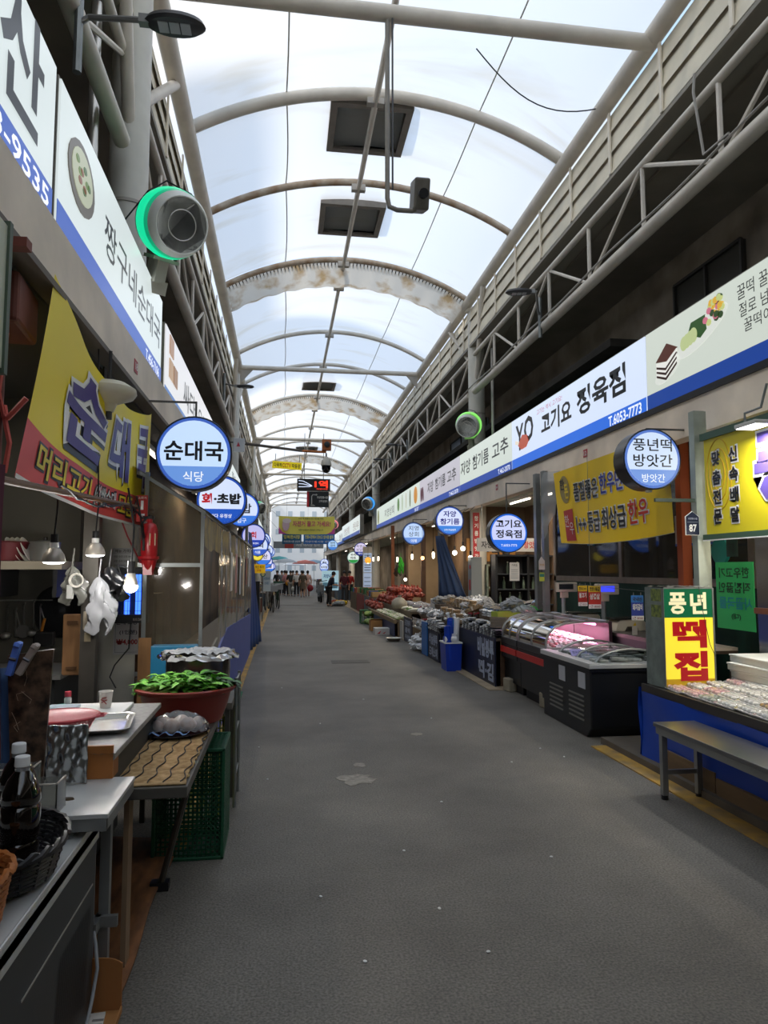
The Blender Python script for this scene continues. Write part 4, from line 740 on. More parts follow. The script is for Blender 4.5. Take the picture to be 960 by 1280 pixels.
l=pointlight((0,0,0),5); l.parent=t; l.location=(0,-.06,-.04)
# things on the column: column axis (-1.5,6.7) r .18
CY=6.5
t=T('menu_sheet','printed price list with dark headings stuck on the grey column','poster',(-1.5,CY,1.56)); B().box(0,.2,0,.006,0,.23).o('paper',M('#cdd0d4',.6),t); B().box(0,.2,-.002,0,.18,.23).o('heading',M('#b9bcc0',.5),t); L(t,'메뉴 가격표',M('#3a2c2c',.5),.03,.19,.18,.22,y=-.003,bold=.02)
for k in range(4): L(t,'국밥 순대 모듬 8000',M('#55595e',.5),.02,.145-k*.04,.18,.165-k*.04,y=-.003)
t=T('price_poster','white price poster with navy lines and a red price, on the grey column','poster',(-1.46,CY-.02,.86)); B().box(0,.21,0,.005,0,.345).o('paper',M('#d9d8da',.6),t)
L(t,'순대 포장',M('#23263a',.5),.02,.26,.2,.305,y=-.003,bold=.02); L(t,'(1인분)',M('#2c3146',.5),.05,.17,.2,.215,y=-.003,bold=.02); L(t,'₩4,000',M('#b03034',.5),.025,.08,.205,.135,y=-.003,bold=.03); B().box(.015,.018,-.003,0,.02,.33).box(.015,.2,-.003,0,.02,.023).o('border',M('#8f9298',.5),t)
t=T('bug_zapper','black bug zapper with glowing blue tubes fixed beside the grey column','bug zapper',(-1.36,6.1,1.16)); 
B().box(0,.24,0,.1,.40,.46).box(-.01,.25,-.01,.1,0,.07).box(0,.015,0,.1,.07,.4).box(.225,.24,0,.1,.07,.4).box(0,.24,.09,.1,.07,.4).o('case',M('#1c1e22',.4),t)
for x in (.075,.165): B().cyl((x,.05,.07),(x,.05,.4),.022,n=12).o('blue_tube',EM('#3a6cff',2.6,1),t,smooth=True)
b=B()
for k in range(9): b.cyl((.015+.026*k,.0,.07),(.015+.026*k,.0,.4),.002,n=4)
for k in range(4): b.cyl((.01,.0,.1+.08*k),(.23,.0,.1+.08*k),.002,n=4)
b.o('guard_grid',M('#111318',.4),t); L(t,'BUG ZAP',M('#b8b0a8',.5),.14,.02,.21,.04,y=-.012)
B().tube([(.12,.0,.0),(.12,-.05,-.2),(.02,-.08,-.33),(-.01,-.1,-.42),(.05,-.15,-.5)],.006,5).o('cord',BLK,t)
t=T('junction_cable','loose cable hanging from the ceiling to the bug zapper','cable',(-1.1,5.9,1.2)); B().tube([(-1.0,5.0,2.1),(-1.02,5.4,1.85),(-1.12,6.0,1.68)],.007,5).o('black_cable',BLK,t,world=True); B().tube([(-1.2,5.2,2.1),(-1.16,5.5,1.85),(-1.1,5.8,1.62)],.006,5).o('red_cable',M('#a83434',.5),t,world=True)
t=T('fire_extinguisher','red fire extinguisher hung on the post beside the plastic sheeted booth','extinguisher',(-1.0,5.50,1.70)); RED=M('#a81f24',.3)
B().lathe([(0,0),(.055,0),(.06,.01),(.06,.2),(.045,.24),(.02,.255),(.02,.28)],n=24).o('tank',RED,t,smooth=True); B().box(-.05,.03,-.02,.02,.28,.30).cyl((0,0,.27),(0,0,.31),.015,n=8).o('valve',BLK,t); B().tube([(-.02,-.03,.29),(-.05,-.055,.24),(-.03,-.068,.1),(-.03,-.064,.04)],.01,6).o('hose',BLK,t,smooth=True)
B().add([(.01,-.062,.08),(.05,-.036,.08),(.05,-.036,.17),(.01,-.062,.17)],[(0,1,2,3)]).o('label',M('#c9c49a',.5),t); B().box(-.035,.03,-.04,.04,-.14,-.0).lathe([(.03,-.14),(.06,-.03),(.075,-.02),(.075,0),(0,0)],n=16).o('holder',RED,t)
t=T('extinguisher_sign','small red fire extinguisher sign above the hanging extinguisher','sign',(-1.10,5.50,1.96)); B().box(0,.08,0,.004,0,.2).o('plate',M('#b02a26',.4),t); B().prism([(.02,.04),(.06,.04),(.04,.015)],-.004,0).box(.03,.05,-.003,0,.09,.16).box(.02,.06,-.003,0,.045,.06).o('symbol',WHT,t); L(t,'소화기',WHT,.01,.17,.07,.19,y=-.003)
# back partition of the stall
DK=M('#3b3a36',.8,noise=.2,ns=3); ST(B().box(-4.0,-1.62,5.95,6.05,0,3.0),'wall_stall_back',M('#57554d',.8,noise=.3,ns=1.5)); ST(B().box(-4.0,-3.9,-2,6,0,3.0),'wall_stall_side',DK)
t=T('wall_shelf','pale shelf board on the back wall of the stall','shelf',(-2.0,5.6,1.6)); B().box(-2.2,-1.56,5.3,5.94,1.60,1.66).o('board',M('#a59d8c',.6),t,world=True,bevel=.004); B().box(-2.1,-2.07,5.4,5.94,1.4,1.6).o('bracket',DGR,t,world=True); B().box(-1.65,-1.62,5.4,5.94,1.4,1.6).o('bracket',DGR,t,world=True)
t=T('shelf_basin','maroon plastic basin on the stall shelf','basin',(-2.02,5.5,1.665)); B().lathe([(0,0),(.13,0),(.16,.13),(.17,.135),(.16,.14),(.12,.01),(0,.01)],n=28).o('bowl',M('#6a2028',.5),t,smooth=True)
for k in range(4): 
    t=T('white_plate','one of four white plates leaning in the maroon basin','plate',(-1.98+.035*k,5.5,1.74),ry=1.15,group='plates leaning in the basin'); B().lathe([(0,0),(.06,0),(.1,.012),(.1,.016),(0,.006)],n=24).o('plate',WHT,t,smooth=True)
t=T('steel_pot','steel pot with a lid on the stall shelf right of the maroon basin','pot',(-1.74,5.5,1.665)); B().lathe([(0,0),(.1,0),(.105,.13),(.11,.135),(.10,.14),(0,.15)],n=24).o('body',SSD,t,smooth=True); B().cyl((0,0,.15),(0,0,.175),.015,n=8).o('lid_knob',BLK,t)
def ladle(x,z,l,k,lab):
    t=T(['soup_ladle','kitchen_tongs','skimmer'][k%3],lab,'utensil',(x,5.9,z)); B().tube([(0,0,0),(0,-.02,-.02),(0,0,-l)],.006,5).o('handle',SS,t)
    (B().sph((0,-.03,-l-.03),.04,1,1,.7,12,8) if k%3==0 else B().tube([(0,-.01,-.03),(.03,-.01,-l*.6),(.015,-.01,-l)],.006,5) if k%3==1 else B().lathe([(0,0),(.05,0),(.05,.006),(0,.006)],c=(0,-.02,-l-.04),axis='Y',n=16)).o('head',SS,t,smooth=True)
for i,(x,z,l,k) in enumerate([(-2.12,1.32,.2,0),(-2.06,1.3,.22,1),(-2.0,1.34,.18,2),(-1.93,1.36,.22,0),(-1.88,1.33,.2,1)]): ladle(x,z,l,k,['steel ladle hanging leftmost in the stall','tongs hanging next to the leftmost ladle','round skimmer hanging between the two tongs','ladle hanging between skimmer and last tongs','tongs hanging last in the stall utensil row'][i])
t=T('utensil_rail','thin metal rail the kitchen utensils hang from','rail',(-2.1,5.92,1.35)); B().cyl((-2.2,5.92,1.36),(-1.8,5.92,1.36),.006,n=6).o('rail',SSD,t,world=True)
t=T('round_pan','large dark round pan hung on the back wall under the shelf','pan',(-1.75,5.92,1.27)); B().lathe([(0,0),(.19,0),(.21,-.03),(.2,-.03),(0,.01)],axis='Y',n=36).o('pan',M('#26272a',.35,.5),t,smooth=True)
t=T('scissors_pouch','dark pouch with orange handled scissors hung below the pan','pouch',(-1.84,5.9,1.06)); B().box(-.08,.08,-.05,0,-.06,.06).o('pouch',BLK,t,bevel=.015); B().tube([(-.02,-.03,.06),(.0,-.03,.16)],.012,6).o('orange_handle',M('#c87a28',.5),t)
t=T('chopping_board','thick wooden chopping board hung upright beside the steel post','board',(-1.45,5.2,.87)); B().box(-.06,.06,0,.05,0,.42).o('board',M('#9a7048',.6,noise=.35,ns=5,stretch=(4,1,.6)),t,bevel=.008); B().box(-.03,.04,-.01,0,.35,.375).box(-.03,.04,-.01,0,.04,.06).o('handle_slot',M('#5d3f24',.7),t)
t=T('steel_post','tall dull steel post standing between the chopping board and the grey column','post',(-1.29,5.0,0)); B().box(-.05,.05,0,.08,0,3.0).o('post',M('#5c5852',.4,.6,noise=.2),t); B().box(-.03,.03,-.012,0,1.2,1.32).o('old_sticker',M('#b0a48e',.6,noise=.3,ns=20),t); B().box(-.02,.02,-.012,0,1.12,1.18).o('switch',M('#8c7f68',.5),t)
t=T('fridge_cabinet','dark steel cabinet standing at the back of the stall','cabinet',(-1.9,5.5,0)); B().box(-.45,.35,-.3,.35,.0,.85).o('body',M('#3c3f40',.4,.5),t); B().box(-.5,.4,-.35,.35,.85,.88).o('top',SSD,t)
# bags
def bag(name,lab,c,p,s,seed,mat=None,sz=1.5):
    rd=random.Random(seed); t=T(name,lab,'bag',p); k=[rd.uniform(.7,1.15) for _ in range(14)]
    def fn(u,v):
        a=2*pi*u; r=s*(.10+.55*v**.7+.25*sin(pi*v))*(1+.30*sin(a*3+v*6+k[0]*6)+.22*sin(a*5-v*9+k[1]*6)+.12*sin(a*11+v*17)); r*=(1 if v<.93 else .6); return (r*cos(a)+s*.25*v*k[2],r*.4*sin(a),-v*s*sz*2*(1-.18*sin(a*2+k[3]*5)*v))
    B().grid(fn,36,14).o('bag',mat or M(c,.28),t,smooth=True); B().tube([(0,0,-.01),(0,0,.02),(.01,0,.12)],.006,4).o('knot',mat or M(c,.3),t); return t
bag('plastic_bag','crumpled white plastic bag hanging on the grey column','#97989c',(-1.21,4.92,1.55),.105,1,sz=1.55); bag('plastic_bag','shiny black plastic bag hanging above the white one','#141416',(-1.17,5.02,1.62),.12,2,sz=.85)
bag('plastic_bag','clear bag with a coiled grey cable hanging left of the white bag','#8d8d88',(-1.37,4.88,1.62),.09,3,clearmat('#a9a9a2',.3,.15),sz=1.2)
t=T('coiled_cable','coiled pale grey extension cable inside the clear bag','cable',(-1.33,4.84,1.53)); B().tube([((.038+.002*(k//16))*cos(2*pi*k/16),-.004*(k//16),(.038+.002*(k//16))*sin(2*pi*k/16)) for k in range(64)],.005,5).o('coil',M('#a8a49c',.5),t,smooth=True); B().box(-.06,-.02,-.01,.02,-.12,-.03).o('plug_block',M('#9a9a96',.5),t,bevel=.005)
# booth with plastic sheeting
t=T('sheeted_booth','restaurant booth walled with clear plastic sheeting and a blue lower wall along the street','booth',(-.62,9,0))
b=B()
for y in (5.6,7.9,9.8,11.9,13.9): b.box(-.635,-.61,y-.012,y+.012,0,2.05 if y<13 else 1.9)
b.box(-.635,-.61,5.6,13.9,2.03,2.06).box(-1.1,-.61,5.59,5.61,1.62,1.65).box(-1.1,-.61,5.59,5.61,.80,.83).box(-1.06,-1.03,5.59,5.62,0,2.35)
b.add([(-1.1,5.58,2.36),(-.6,5.58,2.05),(-.6,5.61,2.05),(-1.1,5.61,2.36),(-1.1,5.58,2.33),(-.6,5.58,2.02),(-.6,5.61,2.02),(-1.1,5.61,2.33)],[(0,1,2,3),(4,7,6,5),(0,4,5,1),(3,2,6,7)]); b.o('frame',GALV,t,world=True)
rw=random.Random(13)
FILM=clearmat('#b9ab92',.16,.08)
B().add([(-1.06,5.6,.83),(-.62,5.6,.83),(-.62,5.6,2.05),(-1.06,5.6,2.34)],[(0,1,2,3)]).o('end_sheet',FILM,t,world=True)
B().grid(lambda u,v:(-.615+.012*sin(u*70)*(.3+v*(1-v)*3),7.0+6.8*u,.9-.35*u*0+1.12*v),90,8).o('street_sheet',clearmat('#cfc6b4',.3,.1),t,world=True,smooth=True)
B().add([(-.62,7.0,.0),(-.62,13.9,.0),(-.62,13.9,.75),(-.62,8.2,.95),(-.62,7.0,.82)],[(0,1,2,3,4)]).o('blue_wall',M('#3c52a4',.5,noise=.1,ns=2),t,world=True,solid=.02)
B().add([(-.625,5.65,.55),(-.625,7.0,.35),(-.625,7.0,.95),(-.625,5.65,.82)],[(0,1,2,3)]).o('grey_wall',M('#77766c',.6),t,world=True,solid=.02)
B().grid(lambda u,v:(-.61+.01*sin(u*40),5.65+6.4*u,1.78+.26*v-.03*abs(sin(u*24))),80,3).o('patterned_valance',M('#b49a52',.6,noise=.6,ns=7,h2='#5f5a50'),t,world=True,smooth=True)
B().box(-1.1,-.64,5.62,13.9,.72,.78).o('inner_counter',M('#3c332a',.6),t,world=True)
B().grid(lambda u,v:(-1.2-.0*u,5.62+8.2*u,2.34-.0*v),10,1)
B().add([(-1.16,5.58,2.4),(-.58,5.58,2.05),(-.58,13.95,2.0),(-1.16,13.95,2.4)],[(0,1,2,3)]).o('awning',clearmat('#a89c88',.45,.15),t,world=True)
for i in range(6): B().box(-.60,-.598,8.3+i*.85,8.62+i*.85,1.35-.05*i%.2,1.8).o('menu_poster',M(['#d8d4cc','#b9807a','#c8cfd6','#d9c8a8','#a86a60','#cfd4d8'][i],.6),t,world=True)
ST(B().box(-1.75,-1.7,6.9,66,0,3.0),'wall_shop_front_left',M('#6b5a48',.8,noise=.5,ns=1.2,h2='#3a352f'))
# things inside booth seen through film
for i,(y,z0,z1,w_,c) in enumerate([(6.95,.80,1.55,.5,'#5a3c2a'),(7.65,.8,1.35,.4,'#8a8074'),(8.6,.8,1.6,.45,'#4a3a30')]):
    t=T('booth_cupboard',['dark wooden cupboard seen through the booth end sheet','pale cupboard seen behind the open booth gap','deeper dark cupboard inside the booth'][i],'cupboard',(-1.4,y,.0)); B().box(-.28,.1,0,w_,0,z1).o('body',M(c,.6,noise=.2),t); B().box(-.25,.07,-.012,0,z0,z1-.05).o('door',M(c,.5),t); B().cyl((-.0,-.02,1.1),(-.0,-.02,1.2),.008,n=6).o('handle',SS,t)
# blue tub, pot, wood strip
t=T('blue_tub','bright blue plastic sheet box behind the big steel pot','box',(-.8,5.45,0)); B().box(-.16,.17,-.03,.1,.0,1.04).o('panel',M('#1f7fa8',.45),t,bevel=.01)
t=T('wood_strip','narrow wooden board standing beside the blue box','board',(-1.0,5.42,0)); B().box(-.045,.045,0,.025,0,1.1).o('board',M('#8a6238',.7,noise=.3,ns=6,stretch=(4,1,.5)),t)
t=T('stock_pot','big stainless stock pot with a clear plastic cover, behind the basin','pot',(-.56,4.95,.74))
B().lathe([(0,0),(.205,0),(.21,.01),(.21,.27),(.218,.275),(.218,.285),(.2,.285),(.2,.26),(0,.2)],n=40).o('body',M('#8b8780',.2,.95,noise=.15,ns=3),t,smooth=True)
B().tube([(-.06,-.205,.17),(-.055,-.24,.155),(.055,-.24,.155),(.06,-.205,.17)],.009,6).box(-.025,.025,-.222,-.2,.15,.2).o('handle',SS,t,smooth=True)
rw=random.Random(5)
B().grid(lambda u,v:((.232+.02*rw.random()+.03*v)*cos(2*pi*u)*(.97 if v<.5 else 1),(.225+.02*rw.random()+.02*v)*sin(2*pi*u),.30-.035*v+.02*rw.random()),50,3).grid(lambda u,v:(-.22+.44*u,(-.2+.4*v)*sqrt(max(.02,1-(2*u-1)**2)),.30+.025*rw.random()),20,14).o('plastic_cover',clearmat('#eef0f2',.5,.15),t)
# bench leg rack/stock table under pot
t=T('low_stand','dark stand carrying the stock pot','stand',(-.6,4.95,0)); B().box(-.3,.28,-.19,.3,.69,.735).o('top',DT,t)
for x in (-.27,.25):
    for y in (-.16,.27): B().box(x-.015,x+.015,y-.015,y+.015,0,.69).o('leg',DT,t)
# ---------------- right: bench, rice cake stall
t=T('steel_bench','long low stainless bench standing in front of the blue skirted counter','bench',(2.78,3.6,0))
B().box(2.63,2.95,2.1,4.82,.485,.515).o('seat',M('#8f9092',.3,.9,noise=.15,ns=2),t,world=True,bevel=.004); B().box(2.64,2.66,2.12,4.8,.44,.485).box(2.92,2.94,2.12,4.8,.44,.485).o('apron',SSD,t,world=True)
for x in (2.66,2.92):
    for y in (4.74,2.3): lg=B().box(x-.02,x+.02,y-.02,y+.02,.03,.44).o('leg',SSD,t,world=True); B().cyl((x,y,0),(x,y,.03),.024,n=10).o('rubber_foot',BLK,lg,world=True)
B().box(2.67,2.91,4.73,4.75,.17,.20).box(2.67,2.91,2.29,2.31,.17,.20).o('stretcher',SSD,t,world=True)
t=T('stall_counter','long market counter wrapped in a bright blue vinyl skirt','counter',(3.4,3.8,0)); BV=M('#1345b4',.35,noise=.15,ns=1.5)
B().box(3.0,4.0,1.9,5.64,.60,.64).o('top',M('#6e675e',.5),t,world=True); B().box(2.985,3.01,1.9,5.64,.585,.65).o('edge_trim',M('#4a443e',.35,.4),t,world=True)
B().grid(lambda u,v:(2.985+.012*sin(u*19+v*4)-.0*v,1.9+3.75*u,.59-.53*v),70,12).o('front_skirt',BV,t,world=True,smooth=True)
B().grid(lambda u,v:(2.975+1.0*u,5.66+.02*sin(u*15+v*6)+.02*v,.62-.56*v-.01*sin(u*25)),30,12).o('end_skirt',BV,t,world=True,smooth=True)
B().box(3.0,3.06,2.0,5.6,.08,.6).box(3.9,3.98,2.0,5.6,.08,.6).o('board_base',M('#6d5640',.8,noise=.3,ns=5),t,world=True)
B().box(2.96,2.99,1.9,4.6,.06,.17).box(2.965,2.985,4.62,5.3,.06,.2).o('bottom_board',M('#82694c',.8,noise=.4,ns=4,stretch=(1,.3,2)),t,world=True)
# rice cake packs
rd=random.Random(21)
def cakepack(c1,c2):
    t=T('rice_cake_pack','','food pack',(0,0,-20)); traymesh(B(),.075,.055,.012,.002,.014,.004).o('foam_tray',M('#e9e6e2',.5),t); b=B(); r2=random.Random(hash(c1)%99)
    for i in range(4):
        for j in range(3): b.sph((-.05+.033*i,-.032+.032*j,.022),.0165,1,1,.7,8,5,.1,i*3+j)
    b.o('rice_cakes',M(c1,.5,noise=.6,ns=25,h2=c2),t,smooth=True); B().grid(lambda u,v:(-.076+.152*u,-.056+.112*v,.014+.026*(sin(pi*u)*sin(pi*v))**.35),8,6).o('cling_film',clearmat('#f4f4f4',.08,.05),t,smooth=True); return t
CP=[(cakepack('#efece6','#e2dccd'),'foam pack of plain white rice cakes on the blue skirted counter','white rice cake packs'),(cakepack('#efe8dc','#5a7048'),'foam pack of white and green rice cakes among the packs on the counter','green rice cake packs'),(cakepack('#e0b868','#7a4a28'),'foam pack of golden brown coated rice cakes nearer the front of the counter','golden rice cake packs'),(cakepack('#e8d4c4','#d88f98'),'foam pack of pale pinkish rice cakes towards the far end','pink rice cake packs')]
for j in range(4):
    for i in range(12):
        x=3.10+.165*j+rd.uniform(-.008,.008); y=5.24-.215*i+rd.uniform(-.01,.01)
        if y>5.0 and x<3.5: pass
        k=0 if rd.random()<.5 else (3 if y>4.9 else 1 if y>4.5 else 2 if rd.random()<.75 else 1)
        dup(CP[k][0],(x,y,.642+.012*(j)),pi/2+rd.uniform(-.12,.12),CP[k][1],CP[k][2],rot=(0,-.05,pi/2+rd.uniform(-.1,.1)),scale=1.32)
for p in CP:
    for c in list(p[0].children): bpy.data.objects.remove(c)
    bpy.data.objects.remove(p[0])
for i in range(4):
    t=T('foam_box','flat white foam box, %s of four stacked behind the rice cakes'%['lowest','second from the bottom','third from the bottom','topmost'][i],'box',(3.83+.01*(i%2),4.95+.012*i,.643+.062*i+.02),.04*(i%3-1),group='stacked foam boxes')
    B().box(-.21,.22,-.4,.42,0,.048).o('tray',M('#dedfda',.6,noise=.1,ns=8),t,bevel=.008); B().box(-.215,.225,-.405,.425,.046,.061).o('lid',M('#e9eae6',.6),t,bevel=.005)
thing1(B().box(3.63,4.05,4.56,5.36,.642,.662),'foam_stack_board','thin board under the stack of foam boxes','board',M('#5a463a',.6))
# lightbox
t=T('light_box_sign','standing lit box sign with a green top and big red letters on yellow','sign',(3.035,5.33,.652)); W=.42; H=.80
B().box(0,W,.012,.30,0,H).o('metal_case',M('#8f9a94',.5,.3,noise=.35,ns=10),t); B().box(-.006,.0,-.004,.012,0,H).box(W,W+.014,-.004,.012,0,H).box(0,W,-.004,.012,H-.008,H+.006).o('metal_frame',GALV,t)
B().box(0,W,0,.012,0,H-.008-.23).o('yellow_panel',EM('#f7df3a',.85,.4),t); B().box(0,W,-.001,.012,.562,H-.008).o('green_panel',EM('#10603c',.6,.5),t); B().box(0,W,-.002,.0,.0,.075).o('yellow_foot',M('#e0b81c',.5),t)
CR=EM('#f4e9b8',.85); RD=EM('#b0141c',.7)
L(t,'풍',CR,.04,.59,.19,.765,y=-.005,bold=.035); L(t,'년',CR,.225,.59,.37,.765,y=-.005,bold=.035); L(t,'떡',RD,.065,.32,.36,.545,y=-.005,bold=.045); L(t,'집',RD,.065,.06,.36,.295,y=-.005,bold=.045)
for z in (.56,.69): B().add([(-.001,.04,z),(-.001,.2,z),(-.001,.2,z+.1),(-.001,.04,z+.1)],[(0,3,2,1)]).o('old_sticker',M('#93a04a',.6,noise=.5,ns=30,h2='#4a5a3a'),t)
rw=random.Random(2); B().grid(lambda u,v:(W*u,.01+.28*v,H+.004+.012*rw.random()),16,8).o('foil_cover',M('#b9bdb8',.3,.8),t); B().tube([(.30,-.012,H+.01),(.33,-.014,.6),(.38,-.012,.35),(W+.005,-.01,.25)],.0025,4).o('wire',DGR,t)
t=T('number_post','pale green steel post behind the box sign','post',(3.62,5.72,0)); B().box(-.05,.05,-.04,.04,0,3.0).box(.05,.075,-.03,.0,0,3.0).o('post',M('#a3ab9f',.5,.2,noise=.3,ns=5),t)
t=T('house_number_plate','navy pentagon house number plate reading 87 on the pale green post','plate',(3.50,5.64,1.90)); pz=[(-.06,0),(.06,0),(.06,.155),(0,.20),(-.06,.155)]
B().prism([(x*1.08,z*1.04-.004) for x,z in pz],0,.008).o('white_border',WHT,t); B().prism(pz,-.004,0).o('navy_face',M('#16203a',.4),t); L(t,'87',WHT,-.035,.025,.035,.09,y=-.006,bold=.03); L(t,'자양로13길',M('#b9c0cc',.5),-.042,.13,.042,.148,y=-.006); B().box(-.05,.05,-.006,-.004,.108,.110).o('rule',M('#b9c0cc',.5),t)
t=T('sign_bracket_bar','dark steel bar reaching out from the post below the near round sign','bar',(3.5,5.75,2.2)); B().box(3.2,3.6,5.70,5.73,2.19,2.22).o('bar',M('#39463c',.5),t,world=True)
# green sheeting and posters behind
t=T('green_vinyl_sheet','green tinted vinyl sheet closing the side of the rice cake stall','sheet',(4.1,4.2,.7)); B().grid(lambda u,v:(4.08+.01*sin(u*20),1.9+3.75*u,.66+1.26*v),40,4).o('vinyl',clearmat('#3fae86',.40,.12),t,world=True,smooth=True)
B().box(4.06,4.09,1.9,5.66,1.22,1.27).box(4.06,4.09,1.9,5.66,.64,.67).o('rail',M('#8a5a4a',.4,.4),t,world=True)
GP=M('#2fae64',.6,emit=.05)
def sidep(nm,lab,y0,z0,w,h,c,lines,cat='poster',x=4.12):
    t=T(nm,lab,cat,(x,y0,z0),-pi/2); B().box(0,w,0,.006,0,h).o('paper',M(c,.6),t)
    for s,x0,a,x1,b_,cc in lines: L(t,s,M(cc,.5),x0*w,a*h,x1*w,b_*h,y=-.003,bold=.02,flip=True)
    return t
sidep('reversed_poster','bright green poster with reversed writing seen through the vinyl',6.28,1.05,.55,.62,'#35b868',[('한우고기',.1,.76,.9,.92,'#1d4a30'),('직접끓인',.08,.54,.92,.7,'#1d4a30'),('사골국물',.08,.3,.95,.48,'#1f8fa0'),('(대)',.4,.14,.65,.24,'#1d4a30')])
sidep('reversed_poster','teal strip poster right of the bright green one, seen through the vinyl',5.66,1.1,.2,.5,'#2a9a86',[('한우우족',.3,.1,.7,.9,'#174a40')])
sidep('reversed_poster','second teal strip poster at the edge, seen through the vinyl',5.42,1.1,.22,.5,'#2a9a86',[('곰탕전문',.3,.1,.7,.9,'#6a4a30')])
sidep('small_notice','dark little notice pinned above the bright green poster',6.1,1.72,.16,.16,'#21392f',[('휴무',.2,.2,.8,.8,'#0f1c18')])
t=T('round_fan','turquoise round fan seen through the green vinyl above the poster','fan',(4.18,6.3,1.78)); B().lathe([(0,0),(.13,0),(.14,.02),(.12,.04),(0,.05)],n=24,axis='X').o('cover',M('#1f8a80',.5),t,smooth=True); B().cyl((0,0,.1),(0,0,1.2),.01,n=6).o('cord',M('#2f7a60',.5),t)
ST(B().box(4.6,4.7,1.5,6.15,0,3.0),'wall_rice_shop',M('#2f5a4c',.8,noise=.3,ns=1.5)); ST(B().box(4.6,6.0,6.1,6.2,0,3.0),'wall_rice_side',M('#3b4a42',.8,noise=.3,ns=1.5))
t=T('flood_light','LED flood light on a bracket above the purple lettered banner','lamp',(3.45,4.72,2.66)); B().box(-.08,.08,-.12,.12,0,.03).o('case',M('#c9c9c4',.4),t,bevel=.006); B().box(-.07,.07,-.11,.11,-.006,0).o('lit_panel',EM('#f6f8ff',3,1),t); B().tube([(.0,.1,.03),(.0,.1,.12),(.1,.05,.16),(.12,0,.33)],.01,6).o('bracket',GALV,t)
l=bpy.data.lights.new('flood','AREA'); l.energy=14; l.size=.14; o=bpy.data.objects.new('flood',l); COL.objects.link(o); o.parent=t; o.location=(0,0,-.03)
def hbulb(x,y,z,lab,kind=0,e=5,col='#fff0d0',cz=3.0,grp='hanging shop bulbs',c=(1,.86,.66)):
    t=T('hanging_bulb',lab,'bulb',(x,y,z),group=grp)
    if kind==0: B().lathe([(0,-.09),(.02,-.085),(.03,-.06),(.032,.04),(.02,.07),(.018,.08),(0,.08)],n=16).o('tube_bulb',EM(col,5,1),t,smooth=True)
    elif kind==1: B().sph((0,0,0),.05,1,1,1,16,10).o('globe',EM(col,5,1),t,smooth=True)
    else: B().sph((0,0,0),.13,1,1,1,22,14).o('globe',EM(col,1.0,.4),t,smooth=True); B().sph((0,0,0),.13)
    B().cyl((0,0,.05 if kind<2 else .12),(0,0,.14 if kind<2 else .2),.022,n=10).o('socket',BLK,t); B().tube([(0,0,.12),(0,0,2.78-z),(3.84-x,0,2.9-z)] if x<3.8 else [(0,0,.12),(0,0,cz-z)],.006,5).o('cord',BLK,t)
    if e: l=pointlight((0,0,0),e,c,.04); l.parent=t; l.location=(0,0,-.14 if kind==2 else -.11)
hbulb(3.75,4.93,1.83,'white globe bulb cut by the right edge above the foam boxes',1,10,'#f4f8ff',2.98)
# ---------------- butcher
t=T('chest_freezer','black chest freezer with curved glass lids and two taped papers, nearest of the butcher cases','freezer',(3.3,7.0,0)); BKF=M('#161719',.4,noise=.1,ns=2)
B().prism([(6.45,.10),(6.55,.0),(7.68,.0),(7.68,.64),(6.45,.64)],2.90,3.72,'yz').o('body',BKF,t,world=True,bevel=.012)
B().box(2.885,3.74,6.43,7.70,.63,.66).o('lower_trim',M('#2a2b2d',.3,.5),t,world=True); B().box(2.88,3.75,6.42,7.71,.66,.70).box(2.88,2.99,6.42,7.71,.70,.71).o('steel_rim',SST,t,world=True,bevel=.004)
def arcx(x0,x1,h,y,z,k=16,p=.55): return [(x0+(x1-x0)*i/k,y,z+h*sin(pi*i/k)**p) for i in range(k+1)]
for y in (6.52,6.95,7.4): B().tube(arcx(2.98,3.72,.13,y,.70),.012,6).o('lid_arch',GALV,t,world=True,smooth=True)
B().grid(lambda u,v:(2.98+.74*u,6.52+1.1*v,.70+.125*sin(pi*u)**.55),16,2).o('curved_glass_lid',clearmat('#d8e0de',.08,.03),t,world=True,smooth=True)
for y in (6.56,7.05): 
    pp=B().box(2.893,2.899,y,y+.16,.45,.60).o('taped_paper',M('#b9bbc2',.5),t,world=True)
for g,y0 in ((0,6.6),(1,7.12)):
    for k in range(6): B().box(2.892,2.902,y0,y0+.36,.14+.045*k,.155+.045*k).o('vent_slot',M('#8f8d86',.4,.6),t,world=True)
rd=random.Random(31)
pk=T('frozen_pack','flat frozen food pack lying under the curved glass lids','food pack',(3.1,6.6,.66),group='frozen packs'); B().box(-.08,.08,-.06,.06,0,.03).o('pack',M('#8f938c',.4,noise=.5,ns=20),pk,bevel=.01); B().box(-.06,.05,-.04,.04,.03,.031).o('pack_label',M('#cfd2cc',.5),pk)
for k in range(19): dup(pk,(3.08+.18*(k%4)+rd.uniform(-.02,.02),6.62+.2*(k//4)+rd.uniform(-.02,.02),.70+.01*(k%2)),rd.uniform(-.5,.5))
t=T('price_card','lilac price card lying under the glass of the near freezer','card',(3.02,6.98,.72),.3,rx=-.5); B().box(-.09,.12,0,.004,0,.07).o('card',M('#a8a4dc',.5),t); L(t,'한우국거리',M('#2a2f6a',.5),-.07,.02,.10,.05,y=-.003)
